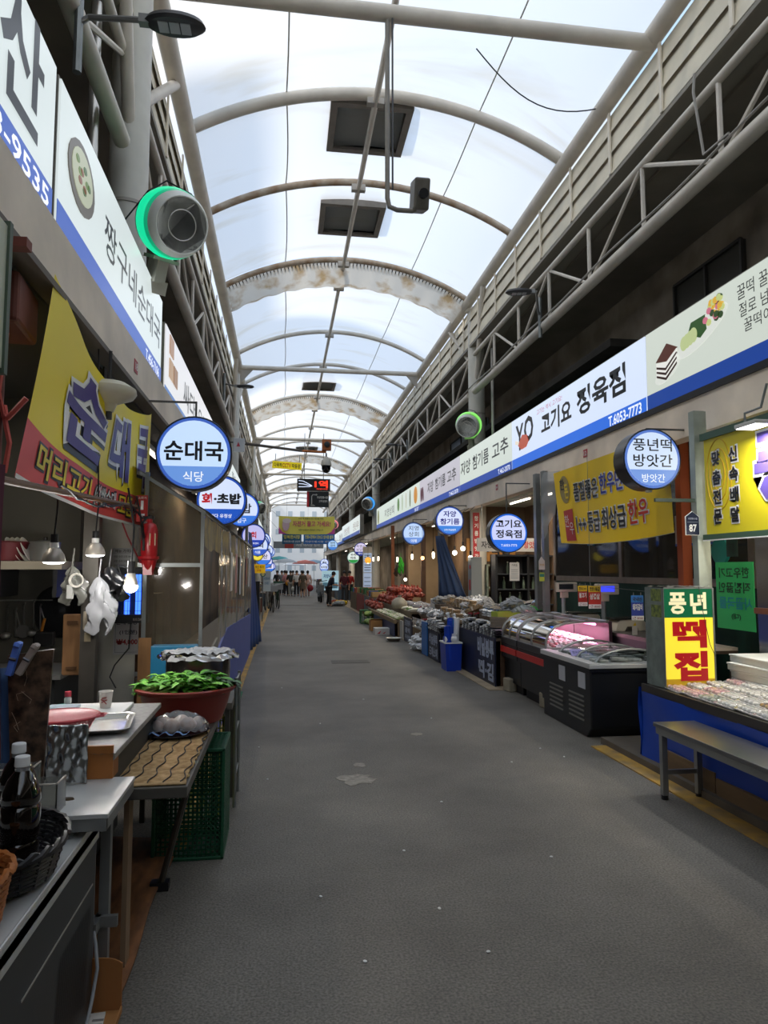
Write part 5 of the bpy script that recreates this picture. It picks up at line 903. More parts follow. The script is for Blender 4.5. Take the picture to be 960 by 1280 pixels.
def meatcase(y0,y1,lab,last):
    t=T('meat_display_case',lab,'display case',(3.4,(y0+y1)/2,0),group='butcher display cases')
    B().prism([(y0,.12),(y1,.12),(y1,.62),(y0,.62)],3.0,3.75,'yz').o('body',BKF,t,world=True); B().box(2.95,3.78,y0,y1,.62,.70).o('bumper',M('#1f2023',.3),t,world=True,bevel=.008)
    B().box(2.94,2.953,y0+.02,y1,.50,.575).o('red_stripe',M('#c02a24',.4),t,world=True); B().box(2.955,3.0,y0,y1,.44,.62).o('front_lip',M('#1a1b1d',.4),t,world=True); B().box(3.05,3.7,y0+.05,y1-.05,0,.12).o('plinth',M('#101012',.6),t,world=True)
    P=lambda y:[(2.97,y,.70),(2.965,y,.78),(3.0,y,.87),(3.08,y,.945),(3.2,y,.985),(3.45,y,1.0),(3.7,y,1.0)]
    n=2
    for i in range(n+1): B().tube(P(y0+.02+(y1-y0-.04)*i/n),.014,6).o('glass_arch',M('#a9a8a4',.3,.7),t,world=True,smooth=True)
    B().tube([(3.7,y0,1.0),(3.7,y1,1.0)],.02,6).tube([(3.45,y0,1.005),(3.45,y1,1.005)],.01,6).o('top_rail',M('#a9a8a4',.3,.7),t,world=True)
    q=P(0); b=B()
    vs=[];
    for (x,_,z) in q: vs+=[(x,y0+.02,z-.004),(x,y1-.02,z-.004)]
    b.add(vs,[(2*i,2*i+1,2*i+3,2*i+2) for i in range(len(q)-1)]).o('curved_glass',clearmat('#dfe2e2',.06,.03),t,world=True,smooth=True)
    B().box(3.72,3.76,y0,y1,.70,1.0).o('back_panel',M('#4a3038',.5),t,world=True); B().box(3.0,3.72,y0+.02,y1-.02,.70,.715).o('deck',M('#c9b8b4',.4),t,world=True)
    tb=B().cyl((3.6,y0+.1,.965),(3.6,y1-.1,.965),.014,n=8).o('pink_lamp_tube',EM('#ff9ad8',3,1),t,world=True)
    l=bpy.data.lights.new('case_lamp','AREA'); l.shape='RECTANGLE'; l.size=.1; l.size_y=y1-y0-.2; l.energy=7; l.color=(1,.55,.8); o=bpy.data.objects.new('case_lamp',l); COL.objects.link(o); o.parent=t; o.location=(.15,0,.94); return t
meatcase(7.74,8.72,'meat display case with curved glass, next to the black chest freezer',0); meatcase(8.74,9.38,'meat display case farthest along, beside the navy board',1)
def meat(c1,c2,seed):
    m=T('meat_pack','','meat',(0,0,-20)); b=B(); r=random.Random(seed)
    for k in range(7): b.sph((-.06+.02*k,r.uniform(-.03,.03),.015),.03,1.2,.9,.55,9,6,.3,k+seed)
    b.o('meat',M(c1,.35,noise=.8,ns=30,h2=c2,coat=.3),m,smooth=True); B().box(-.09,.09,-.065,.065,0,.006).o('tray',M('#e4dcd8',.5),m); return m
MP=[(meat('#c4606a','#efdcd8',1),'pack of marbled pink meat slices in the display cases','marbled meat packs'),(meat('#a83a44','#d88f90',5),'pack of darker red meat in the display cases','dark red meat packs'),(meat('#e0b8b0','#c07070',9),'pack of pale fatty pork in the display cases','pale pork packs')]
for k in range(44):
    j=k%4; i=k//4; y=7.86+.155*i
    if abs(y-8.73)<.06: continue
    a,lb,g=MP[rd.choice((0,0,1,2))]; dup(a,(3.1+.15*j,y,.718+.02*j),0,lb,g,rot=(0,-.15,pi/2+rd.uniform(-.3,.3)))
for p in MP:
    for c in list(p[0].children): bpy.data.objects.remove(c)
    bpy.data.objects.remove(p[0])
for i,(x,y) in enumerate(((2.98,9.15),(3.05,8.0))):
    t=T('prop_block',['pale stone block propping the far end of the meat cases','grey block under the middle of the meat cases'][i],'block',(x,y,0)); B().box(-.05,.09,-.10,.08,0,.17,rz=.2).o('block',M('#a39a86',.9,noise=.3,ns=8,bump=.5),t,bevel=.015)
t=T('scale_bench','dark work bench behind the meat cases carrying the scales','bench',(4.0,8.2,0)); B().box(3.80,4.4,7.0,9.4,.0,.84).o('body',M('#1c1d1f',.5),t,world=True); B().box(3.78,4.42,6.98,9.42,.84,.88).o('top',M('#5a564f',.4,.3),t,world=True)
t=T('white_table','small white topped table between the freezer and the box sign','table',(3.95,6.4,0)); B().box(3.70,4.3,6.25,6.84,.83,.86).o('top',M('#cbbfb2',.4),t,world=True)
B().box(3.70,4.3,6.25,6.84,.80,.83).o('edge',M('#5d4f45',.4,.4),t,world=True)
for x,y in ((3.73,6.28),(3.73,6.8),(4.26,6.28),(4.26,6.8)): B().box(x-.02,x+.02,y-.02,y+.02,0,.8).o('leg',M('#4f4740',.5),t,world=True)
def scale(x,y,lab,disp,lc):
    t=T('market_scale',lab,'scale',(x,y,.88),group='butcher scales'); C_=M('#cdc4b2',.5)
    B().prism([(-.19,0),(-.16,.10),(-.12,.13),(.16,.13),(.19,.10),(.2,0),(.1,0),(.08,.05),(-.04,.05),(-.07,0)],-.14,.14).o('housing',C_,t,bevel=.008); B().box(-.2,.2,-.15,.15,.135,.15).o('weighing_plate',M('#6d6a64',.25,.9),t,bevel=.003)
    B().cyl((-.24,.05,0),(-.24,.05,.42),.028,n=10).o('pole',M('#8f9596',.4,.4),t,smooth=True); B().box(-.29,-.19,-.02,.1,-.0,.03).o('pole_foot',BLK,t)
    B().box(-.34,-.06,.0,.09,.42,.55).o('display_head',C_,t,bevel=.012); B().box(-.32,-.12,-.004,.0,.455,.525).o('screen',lc,t); B().box(-.28,-.18,.02,.08,.34,.42).o('printer',C_,t,bevel=.006); return t
scale(4.0,9.1,'cream market scale with a dark display, beside the hanging price cards',0,M('#2a2f33',.3)); scale(4.05,8.0,'cream market scale with a glowing blue display, right of the price cards',1,EM('#3a44e0',1.2,.5))
def card(x,y,z,lab,c1,c2,w,h,a,b_):
    t=T('hanging_price_card',lab,'card',(x,y,z),-.1); B().box(0,w,0,.004,0,h*.72).o('body',M(c2,.5),t); B().box(0,w,0,.004,h*.72,h).o('header',M(c1,.5),t); B().box(0,w,-.002,0,0,h*.18).o('white_band',WHT,t)
    L(t,a,BLK,w*.1,h*.76,w*.9,h*.94,y=-.003,bold=.03); L(t,b_,WHT,w*.1,h*.4,w*.9,h*.66,y=-.003,bold=.03); L(t,'1근 8000',M('#8a2a20',.5),w*.08,h*.03,w*.92,h*.14,y=-.003); B().tube([(w*.2,0,h),(w*.2,0,h+.03)],.004,4).tube([(w*.8,0,h),(w*.8,0,h+.03)],.004,4).o('clip',GALV,t)
card(3.47,8.0,1.17,'red and yellow price card hanging leftmost over the meat case','#e8c020','#b02a24',.11,.24,'한우1++','불고기'); card(3.59,7.98,1.14,'red and yellow price card hanging beside the leftmost one','#e8c020','#c43228',.15,.27,'한돈1등급','삼겹살'); card(3.62,7.0,1.07,'blue price card hanging beside the box sign','#2f7ac8','#2a3f9a',.13,.26,'국내산','돼지갈비')
t=T('card_wire','thin wire the price cards are clipped to','wire',(3.6,7.3,1.45)); B().cyl((3.45,8.6,1.44),(3.75,6.3,1.36),.003,n=4).tube([(3.6,7.95,1.42),(3.6,7.95,3.0)],.003,4).o('wire',GALV,t,world=True)
t=T('card_holder','small white card holder standing on the scale bench','card',(3.86,7.4,.88)); B().box(-.03,.03,0,.005,0,.1).o('card',M('#c9c4bc',.5),t); B().prism([(-.02,.1),(.01,.14),(.02,.1)],0,.004).o('yellow_tip',M('#d8b820',.5),t)
# butcher back: window frame and interior
t=T('shop_window_frame','aluminium framed shop window above green netting behind the butcher counter','window frame',(4.5,9.0,0))
B().box(4.48,4.54,6.2,11.3,1.42,1.50).box(4.48,4.54,11.2,11.3,.9,3.0).box(4.48,4.54,8.9,8.98,1.5,3.0).box(4.48,4.54,6.2,6.3,1.5,3.0).o('frame',M('#9a8c80',.4,.5,noise=.2),t,world=True); B().box(4.5,4.51,6.2,11.2,1.5,2.98).o('glass',clearmat('#9a958c',.15,.05),t,world=True)
B().grid(lambda u,v:(4.5+.01*sin(u*30),6.2+5.0*u,.1+1.32*v),40,3).o('green_netting',M('#123f33',.7,noise=.3,ns=3),t,world=True)
ST(B().box(5.4,5.5,6.2,9.5,0,3.0),'wall_butcher',M('#6d645a',.8,noise=.4,ns=1.3,h2='#3f3a36'))
for i,(y,w_,z,c,l) in enumerate([(6.6,.5,1.9,'#cfc4b8','white fridge standing behind the butcher shop window'),(7.4,.4,2.5,'#8a6a4a','brown wooden wardrobe behind the butcher shop window'),(10.2,.5,2.2,'#5d5a56','tall grey cabinet behind the far part of the butcher window')]):
    t=T('store_cabinet',l,'cabinet',(5.0,y,0)); B().box(-.25,.3,0,w_,0,z).o('body',M(c,.6),t); B().box(-.262,-.25,.02,w_-.02,.1,z-.05).o('door',M(c,.5),t); B().cyl((-.28,.06,z*.6),(-.28,.06,z*.75),.01,n=6).o('handle',SS,t)
t=T('hanging_plastic','clear plastic curtain bunched beside the orange-brown pillar','curtain',(4.35,7.0,1.5)); B().grid(lambda u,v:(4.35+.04*sin(u*18),6.75+.35*u*(.5+.5*v),1.5+1.4*v),24,6).o('film',clearmat('#c9b9a0',.35,.1),t,world=True,smooth=True)
t=T('orange_pillar','orange-brown painted pillar behind the number post','pillar',(4.06,6.7,0)); B().box(-.05,.05,-.05,.05,0,2.98).o('shaft',M('#a8502a',.6),t)
t=T('slatted_panel','brown slatted wooden panel above the blue edged board','panel',(4.3,6.6,2.2)); B().box(0,.01,-.25,.45,0,.79).o('panel',M('#7a4a2c',.6),t)
for k in range(8): B().box(-.012,0,-.24+.085*k,-.19+.085*k,0,.79).o('slat',M('#8d5a36',.6),t)
t=T('blue_edged_board','white board with a blue lower edge hanging behind the near round sign','board',(4.2,6.4,1.85)); B().box(0,.012,0,.7,.02,.33).o('board',M('#b9b4b4',.6),t); B().box(-.003,.015,0,.7,0,.025).o('blue_edge',M('#2a5fb0',.4),t)
# aluminium posts between butcher and dry goods
for y,l in ((9.42,'nearer'),(9.72,'farther')):
    t=T('aluminium_post','pale aluminium post between the butcher and dry goods stalls, %s of two'%l,'post',(3.62,y,0)); B().box(-.035,.035,-.05,.05,0,2.98).o('post',GALV,t)
t=T('film_curtain','bunched clear plastic curtain tied between the aluminium posts','curtain',(3.6,9.3,2.2)); B().grid(lambda u,v:(3.55+.3*u*v+.02*sin(v*20),9.3-.25*u*v,2.0+.95*v),12,10).o('film',clearmat('#dfe2e2',.3,.08),t,world=True,smooth=True)
t=T('house_tag','white house shaped tag on the aluminium post','tag',(3.54,9.36,1.60)); B().prism([(-.04,0),(.045,0),(.045,.12),(0,.18),(-.04,.12)],0,.01).o('tag',M('#d9d4c8',.5),t); L(t,'영업중',M('#c8a030',.5),-.03,.05,.035,.08,y=-.003)
t=T('square_sticker','yellow and green square sticker below the white tag','sticker',(3.54,9.36,1.44)); B().box(-.035,.035,0,.006,0,.12).o('base',M('#b9c84a',.5),t); B().box(-.03,.03,-.003,0,.06,.1).o('green_part',M('#3f8a78',.5),t)
t=T('blue_corner_sticker','small white sticker with blue corners on the butcher window','sticker',(4.44,9.75,1.95)); B().box(-.05,.06,0,.006,0,.12).o('base',M('#1f78a8',.5),t); B().prism(ell(.005,.06,.055,.058,8),-.003,0).o('white_centre',WHT,t)
def redtag(x,y,z,s,l,rz):
    t=T('numbered_tag',l,'tag',(x,y,z),rz); B().box(0,.12,0,.004,0,.1).o('plate',M('#b83a40',.5),t); L(t,s,WHT,.02,.02,.10,.08,y=-.003,bold=.02)
redtag(3.775,8.45,3.02,'12','small red tag on the right beam above the butcher banner',-pi/2); redtag(3.775,12.2,3.02,'14','small red tag on the right beam above the round butcher sign',-pi/2); redtag(-1.155,5.55,3.13,'18','small red tag on the left beam above the cream dish lamp',pi/2)
# ---------------- dry goods stall
NV=M('#1b2138',.45,noise=.1,ns=2)
def lboard(x,y0,y1,z1,lab,lines,c=NV,tc='#aeb8cc',cat='board'):
    t=T('painted_board',lab,cat,(x,y1,0),-pi/2); W=y1-y0; B().box(0,W,0,.02,.01,z1).o('panel',c,t)
    for s,a,b,c_,d,bo in lines: L(t,s,M(tc,.5),a*W,b*z1,c_*W,d*z1,y=-.003,bold=bo)
    return t
lboard(2.87,9.42,11.45,.66,'big navy board with blocky white writing, in front of the dry goods stall',[('비닐봉투',.58,.54,.98,.95,.05),('떡·김',.60,.08,.97,.46,.05)])
t=T('display_stand','wooden stand carrying the piled dry goods','stand',(3.3,12.5,0)); B().box(2.9,3.9,9.45,15.0,.62,.66).o('top',M('#6a5846',.7),t,world=True); B().box(3.25,3.9,9.45,15.0,.82,.86).box(3.25,3.28,9.45,15.0,.66,.82).o('raised_step',M('#6a5846',.7),t,world=True)
B().box(2.92,2.96,9.46,14.9,.0,.62).box(3.86,3.9,9.46,14.9,.0,.62).box(2.92,3.9,9.46,9.5,0,.62).o('side_board',M('#6b4f3a',.8,noise=.3),t,world=True)
t=T('blue_bin','deep blue plastic bin with a white rim full of rolled bags','bin',(2.68,11.2,0)); B().prism([(-.11,0),(.12,0),(.14,.43),(-.13,.43)],-.19,.19).o('body',M('#1238a8',.4),t); B().box(-.14,.15,-.2,.2,.43,.45).o('white_rim',WHT,t)
def roll(x,y,z,l,r,c,lab,tilt=0): 
    t=T('plastic_roll',lab,'roll',(x,y,z),ry=tilt,group='rolls of plastic bags'); B().cyl((0,0,0),(0,0,l),r,n=16).o('roll',M(c,.35),t,smooth=True); B().cyl((0,0,l),(0,0,l+.003),r*.35,n=10).o('core',M('#8f8578',.7),t)
for i,(dx,dy,l,c,lb) in enumerate([(-.06,-.2,.34,'#1440b8','blue roll nearest in the blue bin'),(.06,-.12,.25,'#e2e2e2','short white roll in the blue bin'),(-.05,.0,.42,'#1848c4','tall blue roll in the middle of the blue bin'),(.05,.1,.45,'#1a46b4','blue roll leaning at the back of the blue bin'),(-.03,.2,.30,'#1d4cc0','lower blue roll at the far end of the blue bin'),(.09,-.02,.46,'#ececec','tall white roll standing in the blue bin'),(.1,.2,.42,'#2a78c8','light blue printed roll behind the bin rolls')]): roll(2.68+dx*.8,11.2+dy*.75,.17 if i!=1 else .45,l+.2 if i!=1 else l*.5,.045,c,lb,.05*(i%3-1))
for i in range(2): 
    t=T('plastic_roll',['white roll lying across the near corner of the blue bin','blue roll lying beside the lying white roll'][i],'roll',(2.62,11.06+.1*i,.495)); B().cyl((-.06,0,0),(.12,0,0),.045,n=14).o('roll',M(['#e8e8e8','#1440b0'][i],.35),t,smooth=True)
lboard(2.66,12.0,12.85,.5,'small navy board with white writing behind the blue bin',[('비닐봉투',.1,.52,.9,.92,.04),('도매소매',.1,.1,.9,.45,.04)])
lboard(2.64,12.9,13.4,.62,'light blue board standing edge-on past the small navy board',[],M('#2a6ab0',.5))
lboard(2.72,14.9,15.9,.55,'tall navy board with three white stickers',[('김장봉투',.15,.66,.85,.9,.03),('롤백',.2,.38,.8,.6,.03),('위생백',.2,.1,.8,.32,.03)])
lboard(2.72,16.05,16.45,.42,'narrow white board beside the produce table',[],M('#b4b4b0',.6))
t=T('wire_shelf','white wire shelf with price labels above the bagged goods','shelf',(2.85,14.3,.45)); b=B()
for k in range(12): b.cyl((2.72,13.5+.11*k,.42),(2.72,13.5+.11*k,.60),.005,n=4)
for z in (.42,.51,.60): b.cyl((2.72,13.5,z),(2.72,14.8,z),.006,n=4)
b.box(2.72,3.0,13.5,14.8,.40,.42).o('wire_front',M('#c9c9c6',.4,.3),t,world=True)
# packs generator
def proto(name,cat,parts):
    t=T(name,'',cat,(0,0,-20))
    for nm,b,m in parts: b.o(nm,m,t,smooth=name not in ('white_bag','silver_pouch','clear_bag_of_goods'))
    return t
r=random.Random(40)
def lump(n,s,col,seed,flat=.6):
    b=B(); q=random.Random(seed)
    for k in range(n): b.sph((q.uniform(-s,s),q.uniform(-s,s)*.7,q.uniform(.3,.9)*s*flat),s*q.uniform(.35,.6),1,1,.8,8,6,.35,k)
    return b
def pouch(w,h,seed,d=.035): 
    q=random.Random(seed); return B().grid(lambda u,v:(-w/2+w*u,-h/2+h*v,.004+d*(sin(pi*u)*sin(pi*v))**.6+.006*q.random()),10,8).box(-w/2,w/2,-h/2,h/2,0,.005)
CL=clearmat('#e6e8ea',.35,.1)
KINDS=[
 (proto('silver_pouch','food pack',[('pouch',pouch(.2,.26,1),M('#eef0f2',.35,0,noise=.4,ns=25,h2='#8c9096')),('print',B().box(-.075,.02,-.09,.07,.03,.047,rz=.1),M('#16181c',.4)),('blue_print',B().box(.03,.07,-.08,.08,.03,.045),M('#5a8ac0',.4))]),'silver and white food pouch in the heap on the dry goods stand','silver pouches'),
 (proto('black_pack','food pack',[('pack',pouch(.16,.22,2),M('#17181b',.3,noise=.3,ns=20)),('print',B().box(-.055,.05,-.07,.03,.03,.043),M('#d6d9de',.4)),('white_edge',B().box(-.08,.08,.085,.11,.0,.036),M('#e6e6e6',.4))]),'black and white seaweed pack in the heap on the dry goods stand','seaweed packs'),
 (proto('dried_fish_bundle','dried fish',[('fish',B().box(-.12,.12,-.06,.06,.0,.012,rz=.05).box(-.11,.12,-.055,.06,.014,.026,rz=-.07).box(-.12,.11,-.06,.055,.028,.04,rz=.04).box(-.1,.12,-.05,.06,.042,.054,rz=-.03),M('#b59a72',.7,noise=.5,ns=30,h2='#7a6248')),('tie',B().box(-.01,.01,-.065,.065,.0,.058),M('#d8d0c0',.5))]),'flat tan bundle of dried fish stacked on the dry goods stand','dried fish bundles'),
 (proto('clear_bag_of_goods','food pack',[('contents',lump(14,.07,'',3),M('#c9b48a',.6,noise=.5,ns=30,h2='#6f6040')),('clear_bag',B().sph((0,0,.04),.1,1.2,1,.7,14,9,.4,7),CL)]),'clear bag of pale dried goods in the heap','clear bags of dried goods'),
 (proto('white_bag','bag',[('bag',B().sph((0,0,.045),.1,1.3,1,.55,16,10,.55,4),M('#e6e8ea',.35)),('black_print',B().sph((.02,-.02,.05),.1,.5,.6,.56,9,6,.6,8),M('#1c1d20',.4)),('knot',B().sph((0,0,.12),.02,1,1,1.4,6,5,.4,2),M('#dcdcdc',.4))]),'white plastic bag of goods in the heap','white bags in the heap'),
 (proto('noodle_pack','food pack',[('noodles',B().box(-.05,.05,-.13,.13,0,.035),M('#cfae74',.6,noise=.3,ns=40,stretch=(1,.05,1))),('wrapper',B().box(-.052,.052,-.135,.135,-.001,.037),clearmat('#eeeeee',.15,.1))]),'pack of pale yellow noodles on the dry goods stand','noodle packs'),
 (proto('dark_sauce_jar','jar',[('jar',B().cyl((0,0,0),(0,0,.12),.04,n=14),M('#2c1a14',.2)),('lid',B().cyl((0,0,.12),(0,0,.14),.042,n=14),M('#a8343a',.4))]),'small dark jar with a red lid among the dry goods','sauce jars'),
]
def heap(x0,x1,y0,y1,zf,n,kw,rot=True,sd=0,sx=(.9,1.2),jit=.02):
    q=random.Random(sd)
    for k in range(n):
        x=q.uniform(x0,x1); y=q.uniform(y0,y1); kk=q.choice(kw); a,lb,g=KINDS[kk]; z=zf(x,y)+q.uniform(0,jit)+(.03 if kk in (3,4) else .01)
        dup(a,(x,y,z),q.uniform(0,6.3),lb,g,q.uniform(*sx),rot=(q.uniform(-.3,.3),q.uniform(-.25,.25)-.15,q.uniform(0,6.3)) if rot else (0,0,q.uniform(-.3,.3)+pi/2))
slope=lambda x,y:.665+max(0,min(1,(x-2.95)/.85))*.30
# tidy stacks on the front edge, near end
def stack(kk,x,y,z,n,dz,rz=0,sc=1):
    a,lb,g=KINDS[kk]
    for k in range(n): dup(a,(x+random.uniform(-.006,.006),y+random.uniform(-.006,.006),z+k*dz),rz+random.uniform(-.08,.08),lb,g,sc)
for i in range(9): stack(1,2.97,9.56+.2*i,.662,3+(i*2)%3,.036,0,.95)
for i in range(7): stack(1,3.12,9.6+.24*i,.662,4,.036,.1)
for i in range(6): stack(0,3.33,9.6+.3*i,.862,3,.036,pi/2)
for i in range(4): stack(5,3.2,9.55+.12*i,.74,3,.036,.4)
stack(5,2.98,9.5,.80,4,.037,.7)
for i in range(5): stack(0,3.58,9.7+.3*i,.865,4+(i%2),.036,pi/2)
heap(3.3,3.8,9.6,11.2,lambda x,y:.98+.06*sin(y*5),16,[0,3,3,5],sd=2)
heap(2.95,3.3,11.3,13.4,lambda x,y:.68+.12*(x-2.95),34,[1,3,4,3,5,6],sd=3); heap(3.2,3.75,11.2,13.4,lambda x,y:.88+.12*(x-3.2),26,[2,4,3,1,2],sd=4)
for i in range(6): stack(2,3.0+.0*i,11.9+.22*i,.68,3+i%2,.055,pi/2)
for i in range(5): stack(2,3.35,12.3+.24*i,.88,3,.055,pi/2)
heap(2.9,3.2,13.3,14.9,lambda x,y:.66,16,[3,4,1],sd=5); heap(3.2,3.8,13.3,15.1,lambda x,y:.88+.14*(x-3.2),22,[2,3,3,5,1],sd=6)
heap(2.62,2.8,12.0,12.85,lambda x,y:.5,0,[1],sd=7)
for i in range(7): stack(1,2.74,12.05+.16*i,.52,3+i%3,.036,.1)
t=T('pack_shelf','low dark shelf holding the black packs behind the small navy board','shelf',(2.8,12.5,0)); B().box(2.67,2.9,11.9,13.4,.49,.515).box(2.68,2.7,11.9,13.4,.0,.49).box(2.88,2.9,11.9,13.4,0,.49).o('shelf',M('#23262c',.5),t,world=True)
heap(2.66,2.9,13.5,14.3,lambda x,y:.02,9,[4,4,0],sd=8); heap(2.68,2.9,13.5,14.3,lambda x,y:.15,8,[4,4,1],sd=9); heap(2.76,2.95,13.55,14.75,lambda x,y:.44,7,[6,3],sd=10,rot=False)
t=T('foam_crate','yellow-green open tray of packs at the near end of the stand','tray',(3.2,9.62,.90)); B().box(-.22,.22,-.01,.0,0,.10).box(-.22,.22,.3,.31,0,.1).box(-.22,-.21,0,.3,0,.1).box(.21,.22,0,.3,0,.1).box(-.22,.22,0,.3,-.01,0).o('tray',M('#a9b83a',.5),t)
t=T('green_cloth','bright green cloth bundle lying on the packs near the aluminium posts','cloth',(3.5,9.75,1.0)); q=random.Random(3); B().grid(lambda u,v:(-.12+.28*u,-.1+.2*v,.02+.06*sin(pi*u)*sin(pi*v)+.01*q.random()),14,8).o('cloth',M('#2f9a3a',.7),t,smooth=True)
# shop interior right of column
t=T('utility_cabinet','tall grey utility cabinet with two red lamps behind the dry goods','cabinet',(3.75,13.6,.9)); B().box(-.1,.12,-.12,.12,0,.95).o('case',M('#8d9496',.5,.2),t,bevel=.01); B().cyl((-.11,-.05,.75),(-.10,-.05,.75),.04,n=12).box(-.112,-.10,-.06,0,.3,.5).o('red_lamp',M('#c42a24',.4),t); B().box(-.08,.06,-.13,-.12,-.15,.0).o('white_sheet',WHT,t)
t=T('fire_extinguisher','red fire extinguisher hanging on the right column above the dry goods','extinguisher',(4.05,14.55,1.45),group=None); B().lathe([(0,0),(.08,0),(.09,.02),(.09,.3),(.06,.36),(.03,.38),(.03,.42)],n=20).o('tank',RED,t,smooth=True); B().box(-.07,.05,-.03,.03,.42,.45).o('valve',BLK,t); B().box(-.05,.05,-.1,-.085,.2,.28).o('label',M('#c9c49a',.5),t); B().lathe([(0,-.16),(.09,-.14),(.11,0),(0,0)],n=16).o('holder',RED,t)
t=T('red_banner','narrow red hanging banner with white writing left of the right column','banner',(3.95,14.4,1.75)); B().box(-.0,.14,0,.01,0,1.05).o('cloth',M('#a8282c',.6),t); 
for i,ch in enumerate('참기름방앗간'): L(t,ch,WHT,.03,.88-.16*i,.11,.98-.16*i,y=-.004,bold=.02)
t=T('inner_signboard','long grey board with dark and red writing inside the dry goods shop','sign',(4.3,13.2,1.95)); B().box(-.6,.75,0,.03,0,.26).o('board',M('#a9a8a6',.5),t); L(t,'자양참기름',M('#2c2c30',.5),-.52,.06,.05,.2,y=-.004,bold=.02); L(t,'고추방앗간',M('#b0302c',.5),.1,.06,.66,.2,y=-.004,bold=.02)
for hx in (-.5,.6): B().cyl((hx,.015,.26),(hx,.015,1.04),.008,n=5).o('hanger',GALV,t)
t=T('dark_shelving','dark fridge shelving with bottles at the back of the dry goods shop','shelving',(4.72,13.4,0)); B().box(-.6,.7,.3,.36,0,1.9).box(-.6,-.56,0,.36,0,1.9).box(.66,.7,0,.36,0,1.9).box(.05,.09,0,.36,0,1.9).o('frame',M('#22262c',.5),t)
for z in (.9,1.2,1.5,1.86): B().box(-.58,.68,0,.32,z,z+.02).o('shelf',M('#3a4048',.4),t)
bt=T('glass_bottle','green-grey glass bottle on the dark shelving','bottle',(4.32,13.5,1.22),group='bottles on the dark shelving'); B().lathe([(0,0),(.03,0),(.03,.13),(.012,.18),(.012,.22)],n=12).o('bottle',M('#5a6a5c',.2),bt,smooth=True); B().cyl((0,0,.22),(0,0,.235),.014,n=8).o('cap',M('#b8b0a0',.4),bt)
for k in range(15): dup(bt,(4.24+.2*(k%5)+.08*(k//5),13.5,[.92,1.22,1.52][k//5]))
t=T('notice_sheet','white notice sheet taped to the dark shelving','poster',(4.4,13.38,1.38)); B().box(0,.2,0,.005,0,.36).o('paper',M('#b4b9bf',.6),t); L(t,'가격표',M('#333',.5) if False else DGR,.04,.28,.16,.33,y=-.003); 
for k in range(5): B().box(.03,.17,-.002,0,.05+.04*k,.06+.04*k).o('print_line',M('#6d737c',.6),t)
ST(B().box(5.3,5.4,9.5,31,0,3.0),'wall_shop_right',M('#8a6e52',.8,noise=.5,ns=1.2,h2='#4a3a2c')); ST(B().box(3.9,5.3,15.0,15.06,0,2.98),'wall_shop_partition',M('#7a6450',.8,noise=.4,ns=1.5)); ST(B().box(4.0,5.3,22.4,22.46,0,2.98),'wall_shop_partition_far',M('#a08a6c',.8,noise=.3,ns=1.5))
t=T('tied_tarp','dark blue tarp tied up and hanging like a curtain beside the produce stall','tarp',(3.5,15.3,.9)); B().grid(lambda u,v:(3.42+.05*sin(u*22+v*2)+.42*u*(.2+.8*(1-v)),15.55-.2*(.2+.8*(1-v))-(.75*u)*(.25+.75*(1-v)),1.0+1.35*v),48,10).o('cloth',M('#22395e',.6),t,world=True,smooth=True,solid=.006)
t=T('tarp_pole','steel pole the blue tarp is tied to','pole',(3.5,15.6,0)); B().cyl((0,0,0),(0,0,2.95),.04,n=12).o('pole',GALV,t,smooth=True)
t=T('amber_signboard','amber signboard with black brush writing inside the sesame oil shop','sign',(3.95,14.94,1.78)); B().box(.0,1.1,0,.03,0,.5).o('board',M('#c48a44',.6,noise=.2,ns=3),t); L(t,'고추',BLK,.1,.12,.5,.4,y=-.004,bold=.05); L(t,'락참',BLK,.55,.12,1.0,.4,y=-.004,bold=.05)
t=T('inner_shelf','pale green shelving unit in the back of the sesame oil shop','shelving',(4.6,14.6,0)); B().box(-.3,-.27,0,.3,0,1.7).box(.4,.43,0,.3,0,1.7).o('side',M('#9aa896',.5),t)
for z in (.8,1.2,1.68): B().box(-.3,.43,0,.3,z,z+.03).o('shelf',M('#9aa896',.5),t)
# fluorescent tubes added under the canopies as fill light for stalls and street
for i,(x,y) in enumerate([(4.6,8.0),(4.6,11.5),(4.5,13.0),(4.5,17.5),(4.5,20.5),(4.5,25),(4.5,29),(4.2,36),(4.2,42),(4.4,50),(-2.2,4.2),(-1.5,8.0) ,(-1.5,12.0),(-1.5,17),(-1.5,23),(-1.5,29),(-1.5,36),(-1.5,43),(4.6,4.4)]):
    t=T('ceiling_tube','added fluorescent tube on the stall ceilings, put in to brighten the stalls and the street','lamp',(x,y,2.93),group='added stall fill tubes'); B().box(-.04,.04,-.6,.6,0,.05).o('fixture',WHT,t); B().cyl((0,-.56,-.02),(0,.56,-.02),.014,n=8).o('tube',EM('#fff6e6',4,1),t)
    l=bpy.data.lights.new('added_tube_light','AREA'); l.shape='RECTANGLE'; l.size=.06; l.size_y=1.1; l.energy=26 if x>0 else 10; l.color=(1,.86,.68) if x>0 else (1,.93,.82); o=bpy.data.objects.new('added_tube_light',l); COL.objects.link(o); o.parent=t; o.location=(0,0,-.045)
